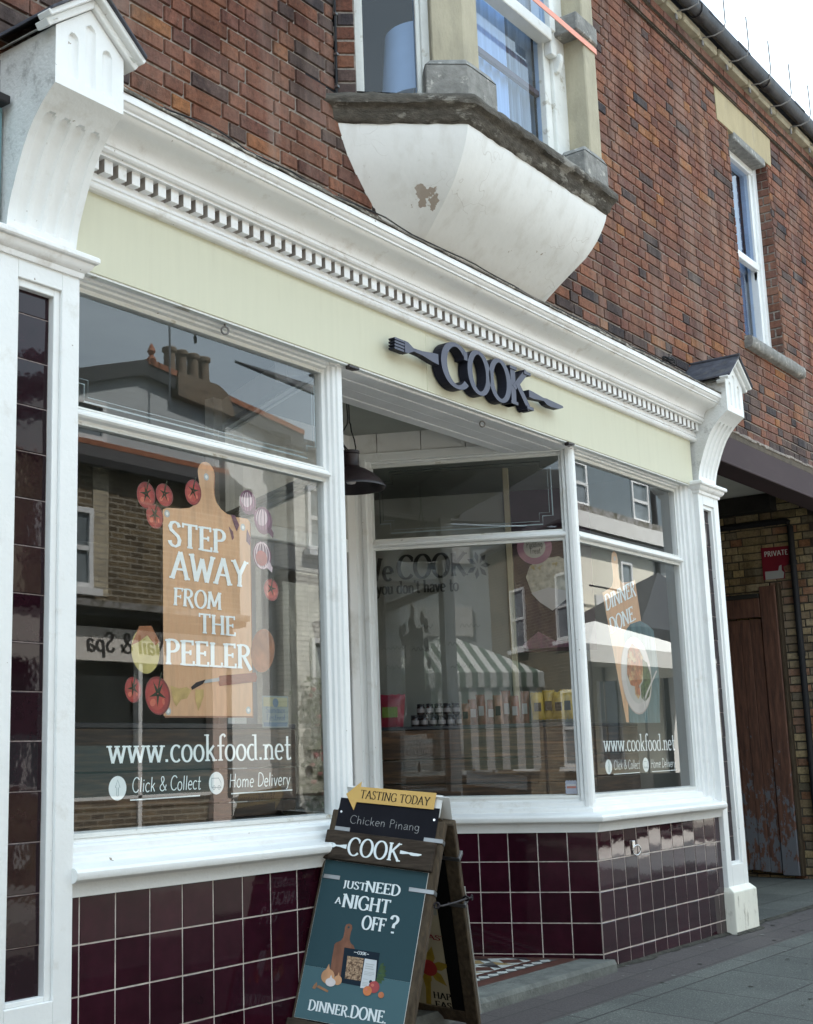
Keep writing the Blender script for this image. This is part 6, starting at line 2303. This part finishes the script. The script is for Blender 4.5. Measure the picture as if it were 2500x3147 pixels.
for c_, r_, m_ in (((.284, .150), .021, 'tomato'), ((.262, .133), .017, 'tomato_orange'), ((.316, .127), .011, 'tomato_orange')):
    sd2(c_, r_, r_, .0042 if m_ == 'tomato' else .0046, m_)
    sd2((c_[0] - r_ * .3, c_[1] + r_ * .25), r_ * .3, r_ * .25, .0048, 'tomato_light')
mb.build('poster_picture', ptr)
# chalk board with arrow
mb = MB()
sbox(mb, .013, .420, .60, .832, -.0015, .0018, 'black_board')
cb = mb.build('chalk_board', ab, bevel=.0008)
mb = MB()
text(mb, 'Chicken Pinang', SP(.068, .735, .0026), SU, SV, SN, .032, 'chalk', .285, serif=False, thick=.055, thin=.05, eps=.00002, jit=.04)
for c_ in ((.026, .776), (.405, .786)):
    sd2(c_, .0045, .0045, .0026, 'chrome')
mb.build('chalk_writing', cb)
mb = MB()
arr = [(.034, .846), (.088, .902), (.089, .881), (.398, .889), (.398, .824), (.083, .819), (.077, .786)]
poly(mb, arr, SB, SU, SV, SN, .0085, 'arrow_yellow', .003)
aw = mb.build('arrow_sign', ab)
mb = MB()
text(mb, 'TASTING TODAY', SP(.093, .836, .0092), SU, SV * 1.0 + SU * .02, SN, .033, 'print_black', .285, thick=.13, thin=.055, eps=.00002)
mb.build('arrow_lettering', aw)
mb = MB()
sbox(mb, .05, .422, .80, .886, -.010, -.007, 'card_white')
mb.build('backing_card', ab)
# brand plank
mb = MB()
sbox(mb, -.010, .432, .585, .696, .0022, .024, 'sign_wood')
bp_ = mb.build('name_plank', ab, bevel=.003)
mb = MB()
text(mb, 'COOK', SP(.088, .607, .0248), SU, SV, SN, .068, 'print_white', .215, thick=.15, thin=.07, eps=.00004)
for i, pp in enumerate(fork_parts(.010, .084, .637, .017)):
    poly(mb, pp, SB, SU, SV, SN, .0250 + i * .00008, 'print_white')
for pp in knife_parts(.300, .386, .643, .017):
    poly(mb, pp, SB, SU, SV, SN, .0250, 'print_white')
mb.build('name_lettering', bp_)
# clips
for (a, b, s1, lab) in ((.006, .073, .521, 'l'), (.352, .452, .515, 'r'), (.377, .454, .707, 'r'), (.013, .076, .709, 'l')):
    mb = MB()
    sbox(mb, a, b, s1 - .008, s1 + .008, .0020, .0045, 'steel_dull')
    if lab == 'r':
        sbox(mb, .4495, .452, s1 - .008, s1 + .008, -.035, .0045, 'steel_dull')
    mb.build('clip', ab, bevel=.0008)
# rear frame, opened away from the front
V2 = V((-.51909, -.25346, .81627)).normalized()
N2 = SU.cross(V2).normalized()
A2 = SP(0, .784, -.042)


def rbox(mb, s0, s1, t0, t1, n0, n1, mat):
    mb.obox(A2, SU, V2, N2, s0, s1, -t1, -t0, n0, n1, mat)


mb = MB()
rbox(mb, -.012, .045, 0, 1.06, -.038, -.002, 'frame_wood')
rbox(mb, .415, .470, 0, 1.10, -.038, -.002, 'frame_wood')
rbox(mb, .045, .415, .0, .06, -.036, -.004, 'frame_wood')
rbox(mb, -.03, .44, .96, 1.03, -.036, -.004, 'frame_wood')
mb.build('rear_frame', ab, bevel=.004)
mb = MB()
rbox(mb, .046, .414, .06, 1.0, -.018, -.010, 'board_black_back')
rb = mb.build('rear_board', ab)
mb = MB()
RO = A2
rp = lambda pts, n, m: poly(mb, [(a, -b) for a, b in pts], RO, SU, V2, N2, n, m)
rp([(.05, .22), (.352, .22), (.362, .99), (.05, .99)], -.0085, 'pale_pillar')
rp([(.06, .25), (.35, .25), (.35, .47), (.06, .47)], -.0080, 'shop_wall')
rp([(.20, .30), (.34, .28), (.35, .40), (.22, .40)], -.0076, 'bag_red')
text(mb, 'THE ROAST', RO + SU * .13 - V2 * .60 + N2 * -.0078, SU, V2, N2, .026, 'sign_red', .25, eps=.00003)
fc = (.283, -.756)
for i in range(6):
    a = R_(60 * i + 15)
    p_ = lambda r_, da: (fc[0] + math.cos(a + da) * r_, fc[1] + math.sin(a + da) * r_ * 1.25)
    poly(mb, [p_(.02, -.6), p_(.055, -.36), p_(.098, 0), p_(.055, .36), p_(.02, .6)], RO, SU, V2, N2, -.0076 + i * .0001, 'packet_yellow')
disc(mb, fc, .036, .044, RO, SU, V2, N2, -.0066, 'tomato', 18)
rp([(.262, .82), (.284, .82), (.268, .985), (.246, .985)], -.0079, 'packet_yellow')
text(mb, 'HAPPY', RO + SU * .285 - V2 * .920 + N2 * -.0074, SU, V2, N2, .036, 'print_black', .125, eps=.00003)
text(mb, 'EASTER', RO + SU * .288 - V2 * .970 + N2 * -.0074, SU, V2, N2, .036, 'print_black', .150, eps=.00003)
mb.build('easter_poster', rb)
mb = MB()
rp([(.358, .06), (.425, .06), (.425, 1.0), (.366, 1.0)], -.0048, 'board_black_back')
mb.build('black_strip', rb)
mb = MB()
mb.obox(A2, SU, V2, N2, .05, .445, -.30, -.10, -.062, -.038, 'sign_wood')
mb.build('rear_plank', ab, bevel=.003)
mb = MB()
mb.obox(A2, SU, V2, N2, .03, .452, -.02, .092, -.050, -.047, 'card_white')
mb.build('rear_card', ab)
mb = MB()
mb.obox(A2, SU, V2, N2, .02, .4725, -1.0, -.33, -.0415, -.0395, 'card_white')
mb.obox(A2, SU, V2, N2, .021, .4715, -.999, -.331, -.0425, -.0417, 'poster_teal')
mb.build('rear_poster', ab)
for zz in (.165, .395):
    mb = MB()
    mb.obox(A2, SU, V2, N2, .405, .478, -zz - .009, -zz + .009, -.047, .0, 'steel_dull')
    mb.build('clip', ab, bevel=.0008)
# hook holding the frames apart
mb = MB()
h0, h1 = SP(.451, .474, -.018), A2 + SU * .473 - V2 * .352
mb.tube([h0 + SU * .016, h0 + SU * .018 + (h1 - h0) * .12 + Z * -.004, h0.lerp(h1, .5) + SU * .02 + Z * -.003, h1 + SU * .016, h1 + SU * .018 + (h1 - h0).normalized() * .05], .0042, 'iron_dark', 8)
mb.torus(tuple(h0 + SU * .012), tuple(SV), tuple(SU), .010, .004, 'iron_dark', 14)
mb.torus(tuple(h1 + SU * .012), tuple(V2), tuple(SU), .010, .004, 'iron_dark', 14)
mb.torus(tuple(h1 + SU * .018 + (h1 - h0).normalized() * .05), tuple((h1 - h0).normalized()), tuple(Z), .009, .0034, 'iron_dark', 14)
mb.build('hook_and_eye', ab, smooth=50)

# ================================================================== THE OTHER SIDE OF THE STREET
YO = -9.0


def owin(par, x0, x1, z0, z1, y=YO, bars=True, sill=True):
    mb = MB()
    f = .07
    for a, b, c, d in ((x0, x0 + f, z0, z1), (x1 - f, x1, z0, z1), (x0 + f, x1 - f, z0, z0 + f), (x0 + f, x1 - f, z1 - f, z1)):
        mb.box(a, b, y - .05, y + .035, c, d, 'white_paint')
    if bars:
        zm = (z0 + z1) / 2
        mb.box(x0 + f, x1 - f, y - .05, y + .03, zm - .03, zm + .03, 'white_paint')
    if sill:
        mb.box(x0 - .08, x1 + .08, y, y + .12, z0 - .09, z0 - .002, 'white_paint')
    w = mb.build('window', par)
    mb = MB()
    mb.quad((x0 + f, y - .005, z0 + f), (x1 - f, y - .005, z0 + f), (x1 - f, y - .005, z1 - f), (x0 + f, y - .005, z1 - f), 'pane_sky_tone')
    mb.build('pane', w)


# gabled house
gh = thing('gabled_house', 'pale grey gabled house with chimney pots across the street', 'house', (9.5, -10.5, 0))
mb = MB()
yg = -9.35
mb.prism([(6.4, yg, 0), (12.75, yg, 0), (12.75, yg, 6.02), (9.5, yg, 6.44), (6.4, yg, 5.55)], (0, -7, 0), 'render_grey')
mb.build('wall', gh)
mb = MB()
for a, b in (((6.1, 5.45), (9.48, 6.53)), ((12.95, 6.08), (9.48, 6.53))):
    mb.prism([(a[0], yg + .09, a[1]), (b[0], yg + .09, b[1]), (b[0], yg + .09, b[1] + .06), (a[0], yg + .09, a[1] + .06)], (0, -7.4, 0), 'far_slate')
    mb.prism([(a[0], yg + .11, a[1] - .15), (b[0], yg + .11, b[1] - .15), (b[0], yg + .11, b[1] + .05), (a[0], yg + .11, a[1] + .05)], (0, -.05, 0), 'verge_dark')
rf = mb.build('roof', gh)
mb = MB()
mb.prism([(9.55, yg + .13, 6.54), (12.95, yg + .13, 6.13), (12.95, yg + .13, 6.21), (9.55, yg + .13, 6.62)], (0, -.12, 0), 'terracotta')
mb.build('ridge_tiles', rf)
mb = MB()
mb.prism([(10.1, -9.2, 6.2), (11.3, -9.2, 6.1), (11.2, -9.2, 6.40), (10.95, -9.2, 6.52), (10.1, -9.2, 6.54)], (0, -.5, 0), 'pot_clay')
ck = mb.build('chimney', rf)
for xx in (10.12, 10.36, 10.60, 10.83):
    mb = MB()
    mb.lathe((xx, -9.4, 0), [(.115, 6.50), (.085, 6.62), (.08, 6.86), (.105, 6.88), (.105, 6.93), (.085, 6.95), (.07, 6.93)], 'pot_clay', 18)
    mb.build('chimney_pot', rf, smooth=40)
mb = MB()
mb.tube([(9.80, yg + .27, 5.9), (9.80, yg + .27, 7.3)], .016, 'steel_dull', 8)
mb.build('aerial_pole', gh)
mb = MB()
mb.lathe((9.62, yg + .1, 0), [(.05, 6.55), (.07, 6.62), (.03, 6.68), (.06, 6.74), (.02, 6.84), (.001, 6.86)], 'terracotta', 14)
mb.build('finial', gh, smooth=40)
owin(gh, 8.25, 8.85, 5.30, 5.85, yg + .01, True, False)

# brick shop
bs = thing('nail_salon', 'yellow brick shop with slate roof and pale sign board across the street', 'shop', (9, -9, 0))
mb = MB()
mb.box(5.0, 11.14, YO - .3, YO, 2.95, 4.86, 'stock_brick')
mb.box(8.33, 8.60, YO, YO + .012, 3.2, 4.86, 'quoin_brick')
mb.box(6.4, 6.9, YO, YO + .012, 3.2, 4.86, 'quoin_brick')
mb.build('wall', bs)
mb = MB()
mb.prism([(4.9, YO + .12, 4.84), (4.9, YO + .12, 4.93), (4.9, YO - .30, 5.26), (4.9, YO - .34, 5.16)], (6.3, 0, 0), 'far_slate')
mb.box(4.9, 11.2, YO + .1, YO + .20, 4.83, 4.93, 'gutter_black')
rf = mb.build('roof', bs)
mb = MB()
mb.box(4.9, 11.2, YO - .36, YO - .24, 5.22, 5.29, 'terracotta')
mb.build('ridge_tiles', rf)
owin(bs, 7.35, 8.32, 3.27, 4.30, YO + .01)
mb = MB()
mb.box(5.0, 11.0, YO - .1, YO + .30, 3.02, 3.10, 'lead')
mb.box(5.0, 11.0, YO - .1, YO + .22, 2.94, 3.02, 'verge_dark')
mb.box(5.0, 10.95, YO - .3, YO + .02, 2.82, 2.94, 'shop_dark')
mb.build('cornice', bs)
mb = MB()
mb.box(5.2, 10.86, YO - .05, YO + .06, 2.385, 2.80, 'nail_board')
sgb = mb.build('sign_board', bs)
mb = MB()
text(mb, 'Nail & Spa', (9.62, YO + .064, 2.50), (-1, 0, 0), Z, (0, 1, 0), .24, 'sign_ink', 1.42, serif=False, thick=.17, thin=.09, slant=.1, eps=.0003)
mb.build('lettering', sgb)
mb = MB()
mb.quad((5.0, YO - .06, .1), (11.0, YO - .06, .1), (11.0, YO - .06, 2.39), (5.0, YO - .06, 2.39), 'shop_glass_dark')
mb.build('shop_window', bs)
for x0, x1, m in ((9.09, 9.16, 'white_paint'), (7.2, 7.27, 'white_paint')):
    mb = MB()
    mb.box(x0, x1, YO - .05, YO + .05, .1, 2.38, m)
    mb.build('mullion', bs)
mb = MB()
mb.box(10.46, 10.74, YO - .05, YO + .08, .1, 2.38, 'pinkish_paint')
mb.box(10.43, 10.78, YO - .05, YO + .11, .1, .62, 'pinkish_paint')
mb.build('pilaster', bs)
mb = MB()
mb.box(5.1, 10.46, YO - .05, YO + .04, .72, 1.34, 'teal_panel')
mb.box(5.1, 10.46, YO - .05, YO + .05, .68, .72, 'white_paint')
mb.box(5.1, 10.46, YO - .05, YO + .02, -.1, .68, 'stock_brick')
mb.build('stall_riser', bs)

# grey link and white brick house with roses
wh = thing('white_brick_house', 'white painted brick house with a rose at its wall across the street', 'house', (12.6, -9.2, 0))
mb = MB()
mb.box(11.15, 12.2, -9.6, -9.25, 0, 5.6, 'render_white')
mb.box(12.2, 15.0, -9.6, -9.0, 0, 5.78, 'white_brick')
mb.build('wall', wh)
mb = MB()
mb.box(12.15, 15.1, -9.6, -8.85, 5.78, 5.86, 'verge_dark')
mb.prism([(12.15, -8.85, 5.86), (15.1, -8.85, 5.86), (15.1, -12, 7.0), (12.15, -12, 7.0)], (0, 0, .06), 'far_slate')
mb.build('roof', wh)
mb = MB()
mb.tube([(12.24, -8.95, 5.78), (12.24, -8.95, .2)], .05, 'gutter_black', 10)
mb.build('downpipe', wh)
owin(wh, 12.66, 13.5, 4.25, 5.25, -8.99)
owin(wh, 12.7, 13.6, 1.2, 2.9, -8.99)
rs = thing('climbing_rose', 'climbing rose with pink flowers against the white brick house', 'plant', (12.85, -8.85, -.1))
mb = MB()
for i in range(900):
    t = rnd.random()
    c = V((12.85 + rnd.gauss(0, .22), -8.85 + rnd.gauss(0, .07), .2 + t * 2.1))
    a, b = V((rnd.uniform(-1, 1), rnd.uniform(-1, 1), rnd.uniform(-1, 1))).normalized() * .05, V((rnd.uniform(-1, 1), rnd.uniform(-1, 1), rnd.uniform(-1, 1))).normalized() * .035
    mb.add([c - a, c + b, c + a, c - b], [(0, 1, 2, 3)], 'rose_leaf')
mb.build('leaves', rs)
mb = MB()
for i in range(45):
    c = V((12.85 + rnd.gauss(0, .22), -8.80 + rnd.gauss(0, .04), .4 + rnd.random() * 1.9))
    mb.lathe(c, [(.001, -.03), (.03, -.015), (.04, .01), (.025, .03), (.001, .03)], 'rose_pink', 8)
mb.build('flowers', rs, smooth=60)
mb = MB()
mb.tube([(12.82, -8.86, -.1), (12.85, -8.87, .6), (12.80, -8.88, 1.4), (12.88, -8.88, 2.2)], [.03, .022, .016, .008], 'frame_wood', 8)
mb.build('stem', rs)

# terrace further along, blue-grey house over a cream shop, and the white stall canopy
te = thing('cream_terrace', 'cream rendered terrace house across the street', 'house', (18, -9.4, 0))
mb = MB()
mb.box(15.0, 21.0, -9.8, -9.2, 0, 6.6, 'render_cream')
mb.build('wall', te)
mb = MB()
mb.prism([(14.9, -9.0, 6.6), (21.0, -9.0, 6.6), (21.0, -12.4, 8.4), (14.9, -12.4, 8.4)], (0, 0, .06), 'far_slate')
mb.build('roof', te)
for xx in (15.9, 17.8, 19.5):
    owin(te, xx, xx + .8, 4.2, 5.6, -9.19)
    owin(te, xx, xx + .9, 1.0, 2.6, -9.19)
bh = thing('blue_house', 'blue grey house with white sash windows over a cream shop wall', 'house', (24, -9.2, 0))
mb = MB()
mb.box(21.0, 30.0, -9.6, -9.0, 5.6, 9.4, 'render_blue')
mb.build('wall', bh)
mb = MB()
mb.prism([(20.9, -8.8, 9.4), (30, -8.8, 9.4), (30, -12.4, 11.0), (20.9, -12.4, 11.0)], (0, 0, .06), 'far_slate')
mb.build('roof', bh)
mb = MB()
mb.box(21.0, 30.0, -9.0, -8.8, 5.95, 6.12, 'lead')
mb.box(21.0, 30.0, -9.02, -8.72, 5.62, 5.95, 'render_white')
mb.box(21.0, 30.0, -9.02, -8.72, 5.40, 5.56, 'verge_dark')
mb.build('cornice', bh)
mb = MB()
mb.box(21.0, 25.05, -9.6, -8.95, 0, 5.42, 'render_cream')
mb.box(25.05, 30, -9.6, -8.97, 0, 5.42, 'render_white')
mb.build('lower_wall', bh)
mb = MB()
mb.tube([(25.2, -8.9, 9.3), (25.2, -8.9, .2)], .06, 'gutter_black', 10)
mb.build('downpipe', bh)
for xx in (21.25, 24.25, 26.6):
    owin(bh, xx, xx + .85, 6.15, 7.1, -8.99)
    owin(bh, xx, xx + .85, 7.5, 8.9, -8.99)
owin(bh, 23.35, 23.88, 4.45, 5.15, -8.94, False)
owin(bh, 21.9, 22.9, .9, 2.9, -8.94, False)
hs = thing('hanging_sign', 'white and pink hanging sign on an iron bar by the cream wall', 'sign', (21.9, -8.6, 3.6))
mb = MB()
mb.box(21.6, 22.2, -8.72, -8.68, 3.62, 4.25, 'card_white')
mb.box(21.6, 22.2, -8.725, -8.675, 3.62, 3.74, 'badge_pink')
mb.build('board', hs)
mb = MB()
mb.tube([(21.4, -8.7, 4.42), (22.8, -8.7, 4.42)], .02, 'iron_dark', 8)
mb.build('bar', hs)


def canopy(name, label, cx, cy, hx, hy, ze, za, m1, m2, nst, drape, group=None):
    t = thing(name, label, 'market stall', (cx, cy, 0))
    mb = MB()
    cs = [(cx - hx, cy - hy), (cx + hx, cy - hy), (cx + hx, cy + hy), (cx - hx, cy + hy)]
    for i in range(4):
        a, b = V((*cs[i], ze)), V((*cs[(i + 1) % 4], ze))
        for k in range(nst):
            p, q = a.lerp(b, k / nst), a.lerp(b, (k + 1) / nst)
            # stripes run up the slope, cut off by the hips
            m = m1 if k % 2 == 0 else m2
            mid = (a + b) / 2
            tp = V((cx, cy, za))
            f = lambda pt: 1 - abs((pt - mid).length / ((b - a).length / 2))
            up = (tp - mid)
            mb.quad(p, q, q + up * f(q), p + up * f(p), m)
            mb.quad(p, p - Z * drape, q - Z * drape, q, m)
    mb.build('canvas', t)
    for x, y in cs:
        mb = MB()
        sx = -1 if x > cx else 1
        sy = -1 if y > cy else 1
        mb.tube([(x + sx * .03, y + sy * .03, -.11), (x + sx * .03, y + sy * .03, ze)], .022, 'steel_dull', 8)
        mb.build('leg', t)
    return t, cs


ca, cs = canopy('white_market_stall', 'market stall with a plain white canopy on the opposite pavement', 16.7, -6.3, 2.6, 1.2, 2.62, 3.2, 'canvas_white', 'canvas_white', 8, .25)
canopy('dark_gazebo', 'black gazebo standing behind the white market stall', 22.9, -7.9, 3.2, 1.0, 3.35, 4.75, 'gutter_black', 'gutter_black', 8, .3)
mb = MB()
for i in range(24):
    t0, t1 = i / 24, (i + 1) / 24
    p = lambda t: V((17.7 + .95 * t, -5.2 + .06 * math.sin(t * 25), 0))
    mb.quad(p(t0) + Z * .2, p(t1) + Z * .2, p(t1) + Z * 1.95, p(t0) + Z * 1.95, 'canvas_white')
mb.build('side_curtain', ca, smooth=60)
mb = MB()
mb.box(15.0, 18.6, -6.9, -5.8, -.1, .75, 'shop_dark')
mb.build('counter', ca)
st_, cs = canopy('striped_market_stall', 'market stall with a green and white striped canopy', -9.6, -3.65, 1.15, 1.15, 2.32, 3.0, 'canvas_white', 'canvas_green', 24, .22)
mb = MB()
for i in range(14):
    a = -3.0 - i * .12
    mb.quad((-8.47, a, .9), (-8.47, a - .12, .9), (-8.47, a - .12, 2.1), (-8.47, a, 2.1), 'canvas_white' if i % 2 else 'canvas_green')
mb.build('side_curtain', st_)
mb = MB()
mb.box(-10.5, -8.7, -4.6, -2.7, -.1, .8, 'shop_dark')
mb.build('counter', st_)
# houses down the street to the left, seen in the canted window
h1 = thing('street_end_house', 'plain pale house with wide windows at the end of the street', 'house', (-24, -8, 0))
mb = MB()
mb.box(-26, -22, -16, -4.6, -.3, 7.0, 'render_grey')
mb.build('wall', h1)
mb = MB()
mb.prism([(-21.8, -16.2, 7.0), (-21.8, -4.4, 7.0), (-26, -4.4, 9.4), (-26, -16.2, 9.4)], (0, 0, .08), 'far_slate')
mb.build('roof', h1)
for y0, z0 in ((-8.6, 6.0), (-8.6, 4.1), (-12.0, 4.1)):
    mb = MB()
    mb.box(-22.02, -21.95, y0, y0 + 1.5, z0, z0 + .75, 'render_white')
    mb.box(-22.02, -21.94, y0 + .72, y0 + .76, z0, z0 + .75, 'lead')
    mb.build('window', h1)
h2 = thing('brick_terrace', 'brown brick terrace across the street to the left', 'house', (-8, -9.3, 0))
mb = MB()
mb.box(-22, 4.9, -9.9, -9.1, -.1, 6.2, 'stock_brick')
mb.build('wall', h2)
mb = MB()
mb.prism([(-22, -8.9, 6.2), (4.95, -8.9, 6.2), (4.95, -12.4, 8.2), (-22, -12.4, 8.2)], (0, 0, .06), 'far_slate')
mb.build('roof', h2)
for i in range(9):
    owin(h2, -20.5 + i * 2.8, -19.6 + i * 2.8, 3.6, 5.1, -9.09)
    owin(h2, -20.5 + i * 2.8, -19.3 + i * 2.8, .8, 2.5, -9.09)
h3 = thing('next_building', 'brick building of the next shops on the near side', 'building', (-12, 1, 0))
mb = MB()
mb.box(-40, -1.41, .03, 6, -.05, 6.3, 'stock_brick')
mb.build('wall', h3)
h4 = thing('far_side_building', 'brick building beyond the passage on the near side', 'building', (20, 1, 0))
mb = MB()
mb.box(9.61, 40, .03, 6, -.05, 6.6, 'stock_brick')
mb.build('wall', h4)
